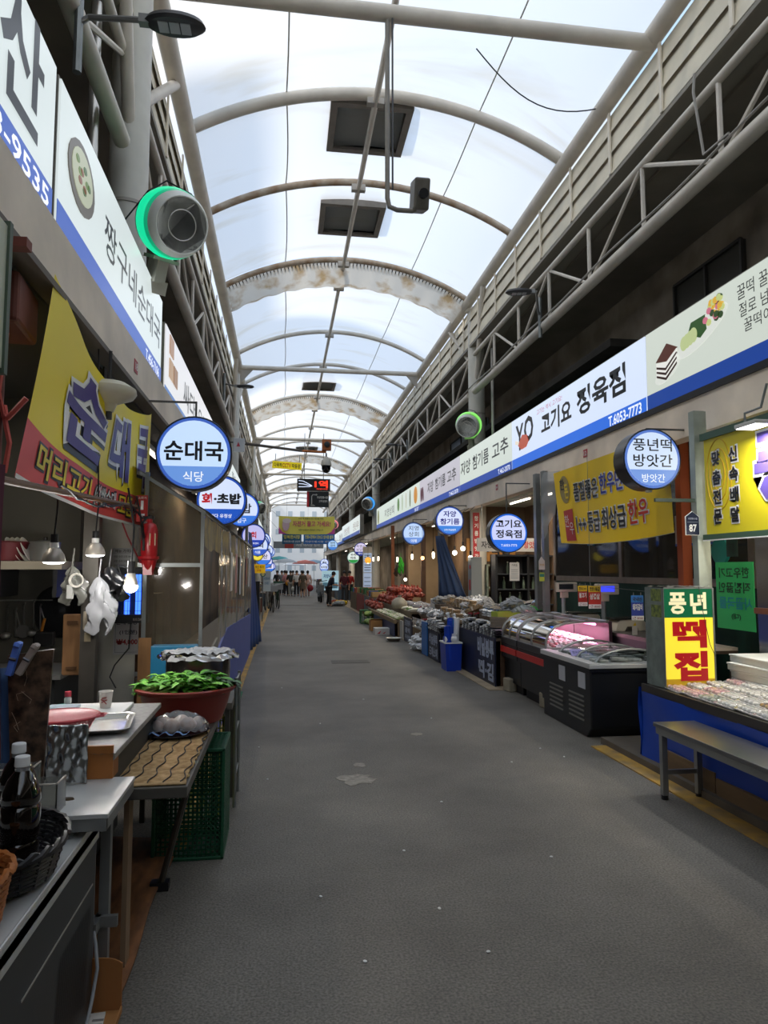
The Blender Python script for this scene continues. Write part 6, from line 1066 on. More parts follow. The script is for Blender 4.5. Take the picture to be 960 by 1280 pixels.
for i,(x,y,z,k,lb,c,co_) in enumerate([(3.5,16.3,1.95,0,'bright tube bulb hanging nearest to the tied blue tarp','#fff0d0',0),(3.6,18.1,1.9,1,'small dim orange globe between the two brightest tube bulbs','#e8a868',1),(3.6,19.6,1.97,0,'tube bulb left of the dim orange globe','#fff0d0',0),(3.6,22.2,1.93,0,'tube bulb over the onion nets','#fff0d0',0),(3.6,23.2,2.06,1,'yellow globe bulb beside the wooden pole','#f2c828',0),(3.5,26.0,2.02,0,'bright pair bulb beside the wooden pole','#fff0d0',0),(3.5,27.5,2.02,0,'tube bulb just before the amber globe lamp','#fff0d0',0),(3.55,14.4,1.95,1,'large white globe bulb under the navy lettered round sign','#fff4e0',0),(3.65,14.1,2.03,1,'smaller globe bulb touching the large white one','#fff0d0',0),(3.7,13.7,1.83,1,'globe bulb beside the utility cabinet','#fff0d8',0),(3.7,21.3,1.3,1,'low hanging bulb behind the green bag','#fff4e4',0)]):
    hbulb(x,y,z,lb,k,3 if k==0 else 2,c)
hbulb(3.35,28.0,1.97,'big amber glass globe lamp hanging on the far column',2,8,'#f0a83c',cz=2.98,c=(1,.6,.2))
# ---------------- produce stall
t=T('produce_table','produce table with a navy blue front board','table',(3.2,18,0)); B().box(2.62,3.8,16.6,21.8,.36,.40).o('top',M('#6d5f4c',.7),t,world=True); B().box(2.61,2.63,16.6,20.4,.02,.33).o('blue_front',M('#26355f',.5,noise=.1),t,world=True); B().box(2.60,2.66,16.55,21.8,.33,.42).o('wood_rail',M('#7a6a50',.7),t,world=True); B().box(3.0,3.8,16.6,21.8,.55,.6).box(3.0,3.03,16.6,21.8,.4,.55).o('step',M('#6d5f4c',.7),t,world=True); B().box(2.7,3.75,16.62,16.66,0,.36).box(2.7,3.75,21.7,21.74,0,.36).o('end_board',M('#6d5f4c',.7),t,world=True)
def veg(name,cat,parts): return proto(name,cat,parts)
V={ 'cauli':(veg('cauliflower','vegetable',[('head',lump(16,.06,'',9,.9),M('#dfdcc6',.7,noise=.2,ns=30)),('leaves',B().sph((0,0,.02),.075,1,1,.5,12,7,.5,3),M('#b9c890',.6,noise=.3,ns=10))]),'pale cauliflower in the tray on the produce table','cauliflowers'),
 'onionnet':(veg('onion_net','onions',[('onions',lump(22,.13,'',8,.9),M('#7a2a20',.5,noise=.5,ns=20,h2='#a8503a')),('net_tie',B().cyl((0,0,.1),(.02,0,.2),.02,n=6),M('#a8342c',.6))]),'red net of onions heaped on the produce stall','onion nets'),
 'cab':(veg('napa_cabbage','vegetable',[('head',B().sph((0,0,.07),.09,1.6,1,.9,14,9,.15,3),M('#b8c87a',.6,noise=.4,ns=8,h2='#7f9a4a')),('outer_leaf',B().sph((-.03,0,.05),.095,1.5,1.05,.6,12,7,.3,5),M('#6f9040',.6,noise=.3))]),'leafy pale green cabbage on the produce stall','cabbages'),
 'radish':(veg('white_radish','vegetable',[('root',B().lathe([(0,-.14),(.015,-.12),(.035,-.05),(.04,.06),(.03,.1),(0,.11)],axis='X',n=12),M('#d9d8c8',.5)),('green_top',B().cyl((.1,0,0),(.17,0,.01),.018,.03,n=8),M('#6f9a48',.6))]),'white radish lying on the produce stall','radishes'),
 'pepper':(veg('dried_pepper_bag','peppers',[('peppers',lump(20,.10,'',6,.8),M('#8a1f1c',.45,noise=.5,ns=25)),('clear_bag',B().sph((0,0,.06),.14,1.1,.9,.7,12,8,.2,4),CL)]),'clear bag of dark red dried peppers on the produce stall','dried pepper bags')}
def vput(k,x,y,z,s=1): a,lb,g=V[k]; q=random; dup(a,(x,y,z),q.uniform(0,6.3),lb,g,s)
for i in range(16):
    for j in range(2): vput('cauli',2.72+.17*j,16.75+.22*i,.42+.02*j)
for i in range(10): vput('radish',3.1+.05*(i%3),16.8+.16*i,.63)
for i in range(3):
    for k in range(11): vput('onionnet',3.1+.29*i,18.9+.34*k,.62+.10*((k+i)%2)+.12*i,.92)
for k in range(9): vput('onionnet',3.25+.3*(k%3),20.2+.4*(k//3),.95,1.0)
for k in range(8): vput('onionnet',2.8,20.6+.33*k,.44+.05*(k%2),.95)
for k in range(7): vput('pepper',3.35+.2*(k%2),16.8+.3*k,.62)
for k in range(6): vput('cab',2.5+.12*(k%2),20.3+.3*(k//2),.03+.2*(k//4),1)
t=T('white_sack','big tied white cloth sack sitting among the onions','sack',(3.0,18.2,.60)); B().lathe([(0,0),(.16,0),(.21,.08),(.2,.17),(.12,.25),(.04,.29),(.06,.33),(0,.33)],n=20,sy=1.2).o('sack',M('#b9b2a0',.8,noise=.3,ns=5,bump=.5),t,smooth=True)
t=T('cardboard_carton','brown cardboard carton on the ground at the end of the produce stall','box',(2.42,18.6,0)); B().box(-.14,.16,-.2,.2,0,.28).o('carton',M('#a87a48',.8,noise=.15),t); B().box(-.15,.17,-.21,0,.28,.285,rx=-.3).o('flap',M('#b98a58',.8),t)
t=T('white_carton','low white carton with red print on the ground before the blue front','box',(2.45,17.5,0)); B().box(-.2,.16,-.18,.18,0,.16).o('carton',M('#c9c6c2',.7),t); B().prism([(-.15,.03),(-.05,.11),(-.08,.03)],-.184,-.18).prism([(-.02,.03),(.08,.09),(.03,.03)],-.184,-.18).o('red_print',M('#b8383c',.6),t)
t=T('steel_bowl','shallow steel bowl of white vegetables on the ground','bowl',(2.47,15.8,0)); B().lathe([(0,0),(.12,0),(.17,.07),(.19,.075),(.16,.07),(.11,.01),(0,.01)],n=28).o('bowl',M('#b5b2aa',.3,.8),t,smooth=True)
for k in range(5): vput('cauli',2.47+.08*cos(k*1.3),15.8+.08*sin(k*1.3),.03,.55)
crate('green_crate','dark green crate standing at the far end of the produce stall',2.3,2.55,20.9,21.4,0,.4,M('#1f6a3c',.5),nx=5,nz=6)
t=T('wooden_pole','orange-brown wooden pole standing in the onion heap','pole',(3.4,21.9,0)); B().box(-.05,.05,-.05,.05,0,2.98).o('pole',M('#8a4f2a',.6,noise=.3,ns=3,stretch=(4,4,.5)),t)
t=T('wooden_pole','darker wooden pole behind the round sign with the periwinkle band','pole',(3.9,19.5,0)); B().box(-.06,.06,-.06,.06,0,2.98).o('pole',M('#5d422e',.6,noise=.3),t)
bag('green_bag','bright green plastic bag hanging over the produce stall','#2fae2a',(3.5,21.0,1.98),.10,5,sz=2.2); bag('dark_bag','dark shopping bag hanging beside the bright green one','#2a2620',(3.5,21.6,1.75),.13,6,sz=1.2)
t=T('counter_machine','white boxy machine with a black round dial behind the produce','machine',(3.7,16.7,.62)); B().box(-.15,.15,-.2,.2,0,.28).o('case',M('#b9b9b6',.5),t,bevel=.01); B().cyl((0,-.2,.15),(0,-.215,.15),.08,n=18).o('dial',BLK,t)
for a_,c in ((KINDS,None),):
    for p in KINDS:
        for c in list(p[0].children): bpy.data.objects.remove(c)
        bpy.data.objects.remove(p[0])
for p in V.values():
    for c in list(p[0].children): bpy.data.objects.remove(c)
    bpy.data.objects.remove(p[0])
for c in list(pk.children): pass
# ---------------- mist fans, street lamps, roof vents
def mistfan(loc,rz,rx,col,lab,sc=1.0,arm=1):
    t=T('mist_fan',lab,'fan',loc,rz,rx=rx,group='round mist fans on the columns'); t.scale=(sc,)*3
    S_=M('#f4f6ee',.35)
    B().lathe([(.16,-.16),(.24,-.14),(.285,-.06),(.29,.0)],axis='Y',n=40).o('back_shell',M('#4a4d4a',.5),t,smooth=True)
    B().lathe([(.291,-.03),(.300,.02),(.299,.07),(.292,.11),(.286,.13)],axis='Y',n=40).o('glowing_ring',EM(col,.95,.4),t,smooth=True)
    B().lathe([(.2865,.13),(.282,.155),(.2745,.18)],axis='Y',n=40).o('soft_glow_band',EM(col,.35,.7),t,smooth=True)
    B().lathe([(.285,.13),(.277,.17),(.262,.22),(.243,.26),(.235,.268),(.226,.262)],axis='Y',n=40).o('shell',M(col,.35,noise=0) if False else S_,t,smooth=True)
    B().lathe([(0,.2),(.215,.2),(.226,.262)],axis='Y',n=36).o('dark_mouth',M('#222427',.5),t,smooth=True)
    b=B()
    for k in range(22):
        a=2*pi*k/22; d=.12; b.add([(.03*cos(a),-.215,.03*sin(a)),(.19*cos(a+d),-.235,.19*sin(a+d)),(.19*cos(a+d+.12),-.25,.19*sin(a+d+.12)),(.03*cos(a+.2),-.23,.03*sin(a+.2))],[(0,1,2,3)])
    b.o('blades',M('#c4c8cc',.3),t); B().tube([(.125*cos(2*pi*k/32),-.262,.125*sin(2*pi*k/32)) for k in range(32)],.006,5,True).o('mist_ring',M('#c4c0b8',.3,.4),t,smooth=True)
    B().tube([(0,-.262,.125),(.06,-.265,.19),(.1,-.15,.27),(.06,.0,.30)],.005,5).o('mist_pipe',M('#c4c0b8',.3),t)
    B().sph((0,-.225,0),.03,1,.6,1,10,6).o('hub',BLK,t,smooth=True)
    B().box(-.12,.12,-.1,.12,-.33,-.30).box(-.05,.05,-.05,.16,-.52,-.33).box(-.1,.1,.0,.22,-.62,-.5).o('bracket',M('#b8b4a8',.5),t)
    B().tube([(-.2,.1,.2),(-.05,.12,.34),(.15,.02,.3),(.25,-.02,.18)],.008,5).tube([(-.2,.1,.2),(-.35,.1,-.1)],.007,5).o('cable',BLK,t); return t
mistfan((-1.03,6.2,4.65),.62,.42,'#18e0a0','round mist fan with a green glowing ring, nearest, on the left column')
mistfan((3.86,14.3,4.66),-.5,.40,'#8ff070','round mist fan with a yellow-green ring on the near right column',.92)
mistfan((3.83,31.7,4.62),-.6,.3,'#48a8ff','round mist fan with a blue ring on the far right column')
mistfan((3.85,53.6,5.05),-.6,.3,'#e88a90','small pinkish mist fan far on the right side',1.1)
mistfan((-1.15,32.1,4.38),.8,.25,'#40c880','small mist fan with a green ring far on the left column')
def slamp(root,head,rz,lab):
    t=T('street_lamp',lab,'lamp',head,rz,group='street lamps on the trusses'); h=Vector(head); r=Vector(root)-h; R=Matrix.Rotation(-rz,3,'Z'); r=R@r
    B().lathe([(0,0),(.10,.0),(.115,.02),(.105,.05),(.05,.07),(0,.072)],n=24,sx=1.8,sy=.95).o('head',M('#4e4e50',.4,.4),t,smooth=True)
    for k in range(3): B().box(-.11+.075*k,-.045+.075*k,-.05,.05,-.006,0).o('led_panel',M('#b9bcc0',.3),t)
    B().tube([(-.19,0,.03),(-.26,0,.03),tuple(r*.9+Vector((0,0,.05))),tuple(r)],.02,8).box(-.24,-.17,-.03,.03,.0,.06).o('arm',M('#8a8a88',.4,.5),t); B().cyl(tuple(r+Vector((0,0,-.35))),tuple(r+Vector((0,0,.3))),.03,n=8).o('mount',GALV,t)
slamp((-1.42,4.75,5.3),(-.78,4.72,5.32),0,'street lamp with a dark oval head at top left')
slamp((-1.42,16.6,5.9),(-.93,16.5,5.85),0,'street lamp above the second round sign, on the left truss')
slamp((3.98,10.4,5.6),(3.5,10.0,5.78),pi-.2,'street lamp reaching out from the near right truss'); slamp((3.98,26,5.7),(3.5,26,5.7),pi,'street lamp on the right beside the camera pole')
slamp((3.98,22.5,5.55),(3.45,22.4,5.62),pi,'street lamp on the right truss just before the far column')
def vent(y,lab):
    t=T('roof_vent',lab,'vent',(1.2,y,8.27),group='square roof vents'); b=B()
    for x0,x1,y0,y1 in ((-.6,-.5,-.6,.6),(.5,.6,-.6,.6),(-.5,.5,-.6,-.5),(-.5,.5,.5,.6)): b.box(x0,x1,y0,y1,-.05,.12)
    b.o('frame',M('#8f8880',.6,noise=.2),t); B().box(-.5,.5,-.5,.5,.28,.30).box(-.52,-.5,-.5,.5,.0,.3).box(.5,.52,-.5,.5,0,.3).box(-.5,.5,-.52,-.5,0,.3).box(-.5,.5,.5,.52,0,.3).o('dark_duct',M('#c4ccd0',.3),t)
    B().tube([(.3*cos(2*pi*k/24),.3*sin(2*pi*k/24),.16) for k in range(24)],.03,6,True).box(-.02,.02,-.3,.3,.14,.18).box(-.3,.3,-.02,.02,.14,.18).o('fan_ring',M('#c8c6c0',.4,.3),t,smooth=True); B().sph((0,0,.15),.06,n=8,m=6).o('motor',BLK,t)
vent(10.1,'big square roof vent nearest, beside the hanging camera pole'); vent(12.9,'square roof vent before the near fabric valance'); vent(25.2,'small square roof vent above the yellow CCTV plate'); vent(38.6,'tiny square roof vent far down the arcade')
thing1(B().tube([(2.3+1.75*u,8.0+.25*sin(u*3),7.5+.55*(1-u)**1.5-.12*sin(pi*u)) for u in [k/14 for k in range(15)]],.008,4),'loose_cable','thin loose black cable sagging across the roof at upper right','cable',BLK)
# cables along right truss
t=T('conduit_run','thin grey conduit following the right truss and dropping at each bay','conduit',(4.0,8,5.5)); B().tube([(3.98,1+.5*k,5.53+.02*sin(k)) for k in range(40)],.014,5).tube([(3.98,6.1,6.5),(3.96,6.1,6.3),(3.98,6.0,5.6),(3.97,5.6,5.56)],.014,5).o('conduit',M('#a39f98',.5),t,world=True)
t=T('wall_conduit','thin vertical pipe dropping beside the near right column','pipe',(4.25,13.9,3.0)); B().cyl((4.35,14.2,3.3),(4.35,14.2,6.3),.03,n=8).o('pipe',M('#d0ccc4',.4),t,world=True)
t=T('wall_conduit','bright metal pipe standing behind the left column, by the near fan','pipe',(-1.75,6.2,3.3)); B().cyl((-1.62,5.9,3.4),(-1.62,5.9,6.4),.045,n=10).o('pipe',M('#d8d4cc',.25,.6),t,world=True,smooth=True)
t=T('speaker_box','little white box with a red mark on the left above the brush lettered sign','box',(-1.0,15.4,4.15)); B().box(-.1,.14,-.08,.08,0,.28).o('case',M('#c9cbd0',.5),t,bevel=.01); B().prism([(-.03,.1),(.05,.1),(.01,.2)],-.084,-.08).o('red_mark',M('#c04050',.5),t); B().cyl((-.3,0,.2),(-.1,0,.2),.012,n=6).o('arm',DGR,t)
# ---------------- blue tarp, left far goods
t=T('draped_tarp','deep blue tarp draped from a pole down to the ground past the sheeted booth','tarp',(-.7,15,0)); B().grid(lambda u,v:(-.70+(.16*v+.04)*(.3+.7*u)+.03*sin(v*5+u*22)*(.2+v),14.2+2.0*u*(.25+.75*v),2.35*(1-v)**.9),40,14).o('cloth',M('#1a4488',.5,noise=.15,ns=2),t,world=True,smooth=True,solid=.008); B().cyl((-.72,14.1,0),(-.72,14.1,2.5),.03,n=8).o('pole',GALV,t,world=True)
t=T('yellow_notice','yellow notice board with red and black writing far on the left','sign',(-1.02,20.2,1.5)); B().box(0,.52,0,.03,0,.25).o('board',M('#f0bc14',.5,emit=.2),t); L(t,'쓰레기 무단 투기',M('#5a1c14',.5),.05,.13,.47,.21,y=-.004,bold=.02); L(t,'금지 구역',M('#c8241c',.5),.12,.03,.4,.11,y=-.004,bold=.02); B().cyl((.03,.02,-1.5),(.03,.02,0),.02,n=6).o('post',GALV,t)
t=T('black_bin','tall black box standing beyond the blue tarp','bin',(-.82,21.8,0)); B().box(-.18,.12,-.2,.2,.0,1.2).o('body',M('#17181a',.5),t); B().box(-.19,.13,-.21,.21,1.2,1.25).o('lid',M('#222325',.4),t)
t=T('poster_stand','white and blue poster stand on the left before the bicycles','sign',(-.75,26.5,.8)); B().box(0,.3,0,.02,0,.75).o('board',M('#c5d2d8',.5),t); L(t,'자양전통시장',M('#2a78a8',.5),.04,.42,.26,.52,y=-.004,bold=.02); L(t,'안내문',M('#2a78a8',.5),.08,.25,.22,.35,y=-.004); B().cyl((.15,.02,-.8),(.15,.02,0),.015,n=6).o('post',GALV,t)
t=T('round_emblem_plate','small round teal emblem plate far on the left','sign',(-.62,22.2,1.45)); B().disc((0,0),.08,0,.01,20).o('rim',M('#1f6a78',.5),t); B().disc((0,0),.05,-.003,0,20).o('centre',M('#e0d890',.5),t); B().cyl((0,.02,-1.45),(0,.02,0),.015,n=6).o('post',GALV,t)
# ---------------- far stalls
rs=random.Random(77)
def boxcrate(c): return proto('produce_crate','crate',[('crate',B().box(-.2,.2,-.15,.15,0,.02).box(-.2,.2,-.15,-.14,0,.18).box(-.2,.2,.14,.15,0,.18).box(-.2,-.19,-.15,.15,0,.18).box(.19,.2,-.15,.15,0,.18),M(c,.5)),('produce',lump(22,.14,'',int(c[1:3],16),.9),M(rs.choice(['#c98a3a','#7a9a3a','#b83a2c','#c9b98a']),.6,noise=.4,ns=20))])
FC=[(boxcrate(c),l,g) for c,l,g in (('#2a6a3c','green crate heaped with produce on a far stall','green produce crates'),('#b89a68','cardboard tray heaped with produce on a far stall','cardboard produce trays'),('#3a5aa0','blue crate heaped with produce on a far stall','blue produce crates'),('#a8443a','red crate heaped with goods on a far stall','red produce crates'))]
def fstall(x,y,w,d,h,c,lab):
    t=T('market_stall',lab,'stall',(x,y,0),group='far market stalls'); B().box(0,w,0,d,h-.04,h).o('top',M('#6d604f',.7),t); B().box(0,w,0,d,.02,h-.04).o('base',M(c,.6,noise=.2),t)
    n=max(2,int(d/.42))
    for j in range(n):
        for i in range(max(1,int(w/.42))):
            p,lb,g=FC[rs.randrange(4)]; dup(p,(x+.2+.42*i,y+.22+.42*j,h+.002),rs.uniform(-.1,.1)+pi/2*rs.randrange(2),lb,g,rs.uniform(.85,1.1))
    return t
WHERE=['just past the produce stall','beside the amber globe lamp','with grey sides before the far column','behind the person in maroon','opposite the bicycles','by the light blue poster board','third from the street end','near the street end','last before the street end']
for i,(y,d,h,c) in enumerate([(22.8,2.2,.7,'#5f6468'),(25.3,2.2,.72,'#8a3a34'),(27.8,2.2,.68,'#6a5a44'),(36.5,3,.6,'#4a5a6a'),(40.2,3,.6,'#5a4a3a'),(44,3.5,.6,'#444'),(48.5,4,.6,'#6a6a66'),(53,4,.6,'#4a5058'),(58,4,.6,'#5a4a40')]): fstall(2.85,y,.9,d,h,c if len(c)==7 else '#444444','market stall on the right, '+WHERE[i])
LW_=['right past the blue tarp','beside the tall black box','behind the yellow notice board','near the bicycles','past the bicycles','in the left middle distance','far down the left','near the left street end']
for i,(y,d,h,c) in enumerate([(16.4,1.8,.5,'#7a3a30'),(18.6,2.4,.62,'#26282a'),(23,2.6,.6,'#5a4634'),(26.8,.9,.55,'#6a3a30'),(31,3.5,.6,'#3a4a5a'),(36,4,.6,'#5a5a50'),(42,5,.6,'#4a3a34'),(50,6,.6,'#44484a')]): fstall(-1.4,y,.62,d,h,c,'market stall on the left, '+LW_[i])
for p in FC:
    for c in list(p[0].children): bpy.data.objects.remove(c)
    bpy.data.objects.remove(p[0])
# poster column
for i,(z0,z1) in enumerate(((1.95,2.32),(1.48,1.92),(.75,1.45))):
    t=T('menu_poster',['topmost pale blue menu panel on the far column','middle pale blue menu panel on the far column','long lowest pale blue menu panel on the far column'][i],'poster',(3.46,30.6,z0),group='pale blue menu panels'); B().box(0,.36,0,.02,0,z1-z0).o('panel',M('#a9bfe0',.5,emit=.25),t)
    for k in range(3): B().box(.04,.32,-.003,0,(z1-z0)*(.2+.25*k),(z1-z0)*(.2+.25*k)+.03).o('print_line',M('#4a6488',.5),t)
thing1(B().box(3.44,3.84,30.62,30.68,0,2.6),'notice_pole','flat pale post carrying the blue menu panels','post',M('#a8a49a',.6))
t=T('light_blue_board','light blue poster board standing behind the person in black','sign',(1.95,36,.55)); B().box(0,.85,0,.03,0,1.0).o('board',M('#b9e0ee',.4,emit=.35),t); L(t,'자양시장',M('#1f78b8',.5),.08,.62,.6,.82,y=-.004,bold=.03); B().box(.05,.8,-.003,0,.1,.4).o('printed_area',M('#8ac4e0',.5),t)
for x in (.1,.75): B().cyl((x,.02,-.55),(x,.02,0),.02,n=6).o('leg',GALV,t)
for i,(x,y,c,l) in enumerate([(2.45,31.7,'#d8c8a0','pale heap of roots on the ground beside the person in black'),(2.42,31.15,'#8f979c','grey bag of vegetables on the ground by the person in black'),(2.62,32.2,'#e0c020','heap of yellow melons on the ground before the maroon vest'),(2.5,33.1,'#c05a38','orange and red heap beside the person in maroon')]):
    t=T('produce_heap',l,'produce',(x,y,0)); lump(20,.2,'',i+50,.8).o('produce',M(c,.6,noise=.3,ns=12),t,smooth=True); B().lathe([(0,0),(.2,0),(.26,.1),(.24,.1),(.18,.01),(0,.01)],n=18).o('basket',M('#5a5a58',.6),t)
# ---------------- people
SK='#c99a7c'
def skin(name,pts,edges,rad,mat,parent,sub=1):
    me=bpy.data.meshes.new(name); me.from_pydata(pts,edges,[]); me.materials.append(mat); o=bpy.data.objects.new(name,me); COL.objects.link(o); o.parent=parent
    m=o.modifiers.new('skin','SKIN'); m.use_smooth_shade=True
    for v,r in zip(me.skin_vertices[0].data,rad): v.radius=(r,r) if not isinstance(r,tuple) else r
    me.skin_vertices[0].data[0].use_root=True
    s=o.modifiers.new('sub','SUBSURF'); s.levels=sub; s.render_levels=sub; return o
def person(loc,rz,h,lab,top,bottom,hair='#1c1614',lean=0,stride=.12,arms='down',skirt=False,bag=None):
    t=T('person',lab,'person',loc,rz); k=h/1.7; t.scale=(k,k,k)
    f=lambda x,y,z:(x,y-lean*max(0,z-.9),z-(.12*lean*max(0,z-.9)))
    s=stride; hands={'down':((-.25,-.02,.80),(.25,-.06,.80)),'front':((-.12,-.42,1.05),(.12,-.42,1.05)),'bag':((-.22,-.12,.95),(.26,-.02,.78))}[arms]; elb={'down':((-.25,.03,1.08),(.25,.03,1.08)),'front':((-.24,-.1,1.08),(.24,-.1,1.08)),'bag':((-.26,.04,1.1),(.26,.03,1.06))}[arms]
    J=[(0,0,.93),(0,0,1.1),(0,0,1.3),(0,.0,1.46),(0,-.01,1.54),(0,-.02,1.62),(0,-.015,1.69), # spine head 0-6
       (-.17,0,1.40),elb[0],hands[0],(.17,0,1.40),elb[1],hands[1], # 7-12
       (-.09,0,.88),(-.10,-s*.6-.02,.48),(-.10,-s,.07),(-.10,-s-.13,.03),(.09,0,.88),(.10,s*.2-.03,.48),(.10,s,.09),(.10,s-.12,.03)]
    J=[f(*p) for p in J]; E=[(0,1),(1,2),(2,3),(3,4),(4,5),(5,6),(2,7),(7,8),(8,9),(2,10),(10,11),(11,12),(0,13),(13,14),(14,15),(15,16),(0,17),(17,18),(18,19),(19,20)]
    R=[.12,.11,.13,.05,.075,.095,.07,.055,.04,.032,.055,.04,.032,.08,.055,.04,.035,.08,.055,.04,.035]
    skin('body',J,E,R,M(SK,.6),t)
    skin('shirt',[J[i] for i in (1,0,2,7,8,10,11)]+[f(0,0,1.40)],[(0,1),(0,2),(2,3),(3,4),(2,5),(5,6),(2,7)],[.135,.14,.155,.085,.062,.085,.062,.08],M(top,.8),t)
    if skirt:
        B().lathe([(.15,.98),(.17,.85),(.22,.55),(.20,.55),(.12,.9)],n=16,sy=.75).o('skirt',M(bottom,.8),t,smooth=True)
    else: skin('trousers',[J[i] for i in (0,13,14,15,17,18,19)],[(0,1),(1,2),(2,3),(0,4),(4,5),(5,6)],[.145,.105,.08,.065,.105,.08,.065],M(bottom,.8),t)
    hp=J[5]; B().sph((hp[0],hp[1]+.025,hp[2]+.03),.108,.95,1,1.05,12,8).o('hair',M(hair,.6),t,smooth=True)
    b=B(); b.sph((hp[0]-.03,hp[1]-.088,hp[2]),.010,n=6,m=4).sph((hp[0]+.03,hp[1]-.088,hp[2]),.010,n=6,m=4); b.o('eyes',BLK,t); B().sph((hp[0],hp[1]-.1,hp[2]-.025),.016,.7,1,1.2,6,5).o('nose',M('#b98868',.6),t)
    for q,i in ((-1,16),(1,20)): B().sph((J[i][0],J[i][1]+.03,.035),.055,.8,2.0,.62,10,6).o('shoe',M('#1f1f22',.5),t,smooth=True)
    for q,i in ((-1,9),(1,12)):
        hb=J[i]; b=B()
        for fz in range(4): b.tube([(hb[0]-.018+.012*fz,hb[1]-.01,hb[2]-.01),(hb[0]-.018+.012*fz,hb[1]-.02,hb[2]-.06),(hb[0]-.018+.012*fz,hb[1]-.035,hb[2]-.085)],.008,5)
        b.tube([(hb[0]-q*.02,hb[1]-.015,hb[2]),(hb[0]-q*.045,hb[1]-.035,hb[2]-.04)],.009,5); b.o('fingers',M(SK,.6),t)
    return t
def carry(loc,c,lab,name='shopping_bag',s=.16):
    t=T(name,lab,'bag',loc); B().sph((0,0,s),s,.9,.55,1,12,8,.15,3).o('bag',M(c,.6),t,smooth=True); B().tube([(-.05,0,s*1.9),(-.03,0,s*2.5),(.03,0,s*2.5),(.05,0,s*1.9)],.01,5).o('handle',M(c,.6),t)
person((1.98,31,0),pi/2+.2,1.5,'person in black leaning over and looking down at something held in both hands','#1c2233','#15161a',lean=.35,arms='front',stride=.05)
person((2.95,34.2,0),-.3,1.5,'person in a maroon vest standing among the far produce','#5a1f28','#3a3a3f',arms='bag',stride=.02)
person((3.3,35.4,0),-.4,1.5,'vendor in a bright red top behind the one in maroon','#b82a28','#2a2a2e',stride=.02)
GP_=[(1.14,41.5,'#5d5040','#5d5040','brown',dict(skirt=True,stride=.14),'person in an olive brown dress walking nearest in the crowd'),(.82,43.2,'#d9d6d4','#1d1d22','',dict(),'person in a white top and black trousers in the crowd'),(.45,43.4,'#33332f','#8f8c84','',dict(arms='bag'),'person in dark grey top and pale trousers in the crowd'),(.20,43.8,'#c98a8c','#26242a','',dict(),'person in a dusty pink top with a yellow bag'),(-.08,45,'#77777c','#2a2c30','',dict(),'person in grey at the left of the crowd'),(-.38,46.2,'#2a2a2c','#222226','',dict(),'person all in black at the left edge of the crowd'),(1.46,42.8,'#d0a89c','#b89c90','',dict(),'person in pale pink with a red bag at the right of the crowd'),(.65,47.5,'#3d4048','#23262c','',dict(),'person in charcoal half hidden behind the white top'),(1.25,48.5,'#222831','#2f2f33','',dict(),'person in navy half hidden behind the olive dress'),(.1,50,'#b0b4b8','#35383c','',dict(),'person in light grey at the back of the crowd'),(1.0,53,'#8a4a44','#2a2a2c','',dict(),'person in brick red farthest back in the crowd')]
for i,(x,y,c1,c2,_,kw,lab) in enumerate(GP_): person((x,y,0),(.1*(-1)**i if i%3 else pi),1.5,lab,c1,c2,**kw)
carry((.3,43.55,.62),'#e0a028','yellow and orange bag carried by the person in pink'); carry((1.62,42.6,.3),'#8a1c28','dark red bag carried at the right of the crowd','trolley_bag',.2); carry((.62,43.2,.3),'#d8d8d4','white plastic bag carried in the crowd','plastic_bag',.14)
# ---------------- bicycles
def bike(loc,rz,lab,c,sc=1.0):
    t=T('bicycle',lab,'bicycle',loc,rz); t.scale=(sc,)*3
    for y in (-.5,.5): 
        w_=B().tube([(0,y+.32*cos(2*pi*k/28),.33+.32*sin(2*pi*k/28)) for k in range(28)],.02,6,True).o('wheel',BLK,t,smooth=True); b=B()
        for k in range(14): a=2*pi*k/14; b.cyl((0,y,.33),(0,y+.31*cos(a),.33+.31*sin(a)),.003,n=3)
        b.o('spokes',GALV,w_)
    B().tube([(0,.5,.33),(0,.1,.32),(0,-.3,.78),(0,.2,.8),(0,.1,.32)],.016,6).tube([(0,.5,.33),(0,.2,.8)],.012,6).tube([(0,-.5,.33),(0,-.33,.85),(0,-.3,1.0)],.016,6).o('frame',M(c,.4,.4),t); B().tube([(-.28,-.2,1.04),(-.1,-.32,1.02),(.1,-.32,1.02),(.28,-.2,1.04)],.014,6).o('handlebar',SS,t)
    B().sph((0,.24,.9),.1,.7,1.2,.35,10,6).cyl((0,.2,.78),(0,.24,.88),.014,n=6).o('saddle',BLK,t,smooth=True); B().box(-.16,.16,-.62,-.36,.78,1.0).o('front_basket',M('#8f9296',.4,.5),t); B().tube([(0,.45,.33),(.16,.5,.02)],.01,5).o('kickstand',GALV,t); return t
bike((-.42,27.4,0),.12,'black bicycle with a grey front basket parked on its stand at the left','#26282a'); bike((-.62,28.8,0),-.1,'silver bicycle parked behind the black one','#a9acae'); bike((-.22,29.9,0),.1,'dark green bicycle, third in the parked row','#1f4a38')
t=T('carrier_crate','dark green crate strapped on the carrier of the third parked bicycle','crate',(-.2,30.4,.80)); B().box(-.2,.2,-.18,.18,0,.3).o('crate',M('#1f4a38',.5),t); B().box(-.21,.21,-.19,.19,.28,.3).o('rim',M('#2a5a44',.5),t)
t=T('motor_scooter','grey motor scooter parked on the right before the light blue board','scooter',(1.82,35.2,0),.05)
for y in (-.55,.5): B().tube([(0,y+.22*cos(2*pi*k/20),.26+.22*sin(2*pi*k/20)) for k in range(20)],.055,8,True).o('wheel',BLK,t,smooth=True)
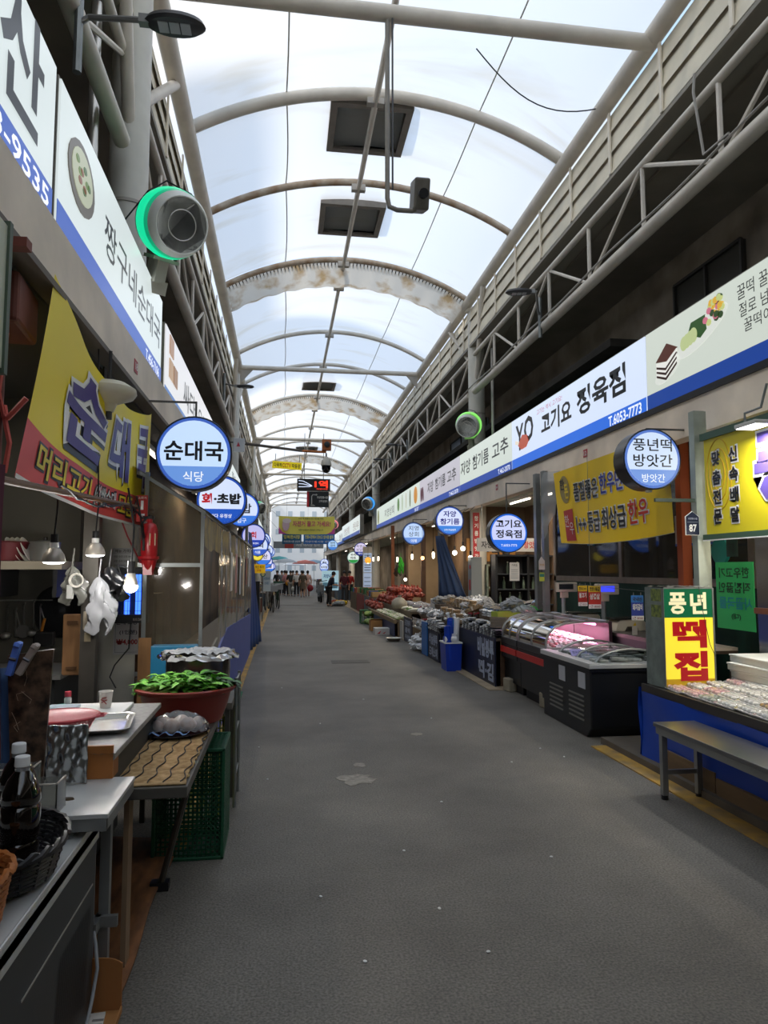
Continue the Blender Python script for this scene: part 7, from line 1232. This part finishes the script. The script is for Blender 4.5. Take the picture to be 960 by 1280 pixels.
B().tube([(0,-.5,.3),(0,-.36,.8),(0,-.32,1.02)],.05,8).o('fork',SSD,t); B().box(-.16,.16,-.42,-.32,.35,.85).sph((0,.35,.55),.22,.8,1.8,.8,12,8).box(-.13,.13,-.35,.1,.26,.32).o('fairing',M('#7f8488',.35),t,smooth=True); B().sph((0,.25,.78),.14,.9,2,.4,10,6).o('seat',BLK,t,smooth=True); B().tube([(-.32,-.26,1.06),(0,-.34,1.03),(.32,-.26,1.06)],.02,6).o('handlebar',BLK,t); B().sph((0,-.4,.92),.09,n=10,m=6).o('headlight',WHT,t,smooth=True); B().box(-.02,.02,-.52,-.5,.1,.5).o('mudguard',BLK,t)
# awnings and parasols at the street end
for i,(x,y,z,r_,c) in enumerate([(.2,64,2.6,1.1,'#c8ccd0'),(2.0,66,2.5,1.2,'#c86a5a'),(-.4,68,2.9,1.0,'#4aa8a8'),(1.2,72,2.4,1.3,'#e4e2de'),(3.0,70,2.6,1.0,'#8fa8b8')]):
    t=T('market_parasol',['white parasol at the street end, left','reddish parasol at the street end, right of centre','teal parasol at the street end, left edge','wide white parasol farthest at the street end','greyish blue parasol at the right of the street end'][i],'parasol',(x,y,0)); B().lathe([(r_,z-.35),(r_*.6,z-.12),(0,z),(0,z-.02),(r_*.6,z-.14),(r_,z-.37)],n=16).o('canopy',M(c,.7),t); B().cyl((0,0,0),(0,0,z-.02),.02,n=6).o('pole',GALV,t)
# small street marks
random.seed(5)
def patch(cx,cy,a,b_,seed):
    q=random.Random(seed); return [(cx+a*cos(t)*(.7+.6*q.random()),cy+b_*sin(t)*(.7+.6*q.random())) for t in [2*pi*k/18 for k in range(18)]]
ST(B().prism(patch(.57,5.5,.13,.14,2),.0,.003,'xy'),'trim_41',M('#a39c90',.7,noise=.5,ns=25,h2='#7a746a')); ST(B().prism(patch(.64,5.9,.05,.06,3),0,.003,'xy'),'trim_42',M('#9a9388',.7,noise=.4,ns=25))
ST(B().prism(patch(1.3,6.9,.06,.06,5),0,.003,'xy'),'trim_43',M('#8f897d',.8)); ST(B().box(.85,1.5,12.2,12.6,0,.004),'trim_44',M('#57534d',.7,noise=.3,ns=6))
lt=T('paper_scrap','white crumb of litter on the asphalt','litter',(.87,3.0,.0)); B().sph((0,0,.004),.008,1.3,1,.5,6,4).o('scrap',WHT,lt); lt['group']='specks of litter on the asphalt'
for x,y in ((.75,3.4),(.7,4.1),(.35,3.0),(1.1,4.9),(.2,3.6),(1.5,3.9),(1.9,5.8),(.4,7.5),(1.0,8.8),(-.1,5.6),(-.2,6.6),(1.6,7.6),(.0,9.8),(2.3,6.2),(2.4,5.9)): dup(lt,(x,y,0),random.uniform(0,3))
thing1(B().box(-.66,-.5,9.0,9.5,.012,.018),'green_mat_scrap','small dark green mat scrap lying on the yellow line','mat',M('#2a6a48',.8))

bpy.data.objects.remove(_ob); bpy.data.curves.remove(_cu)
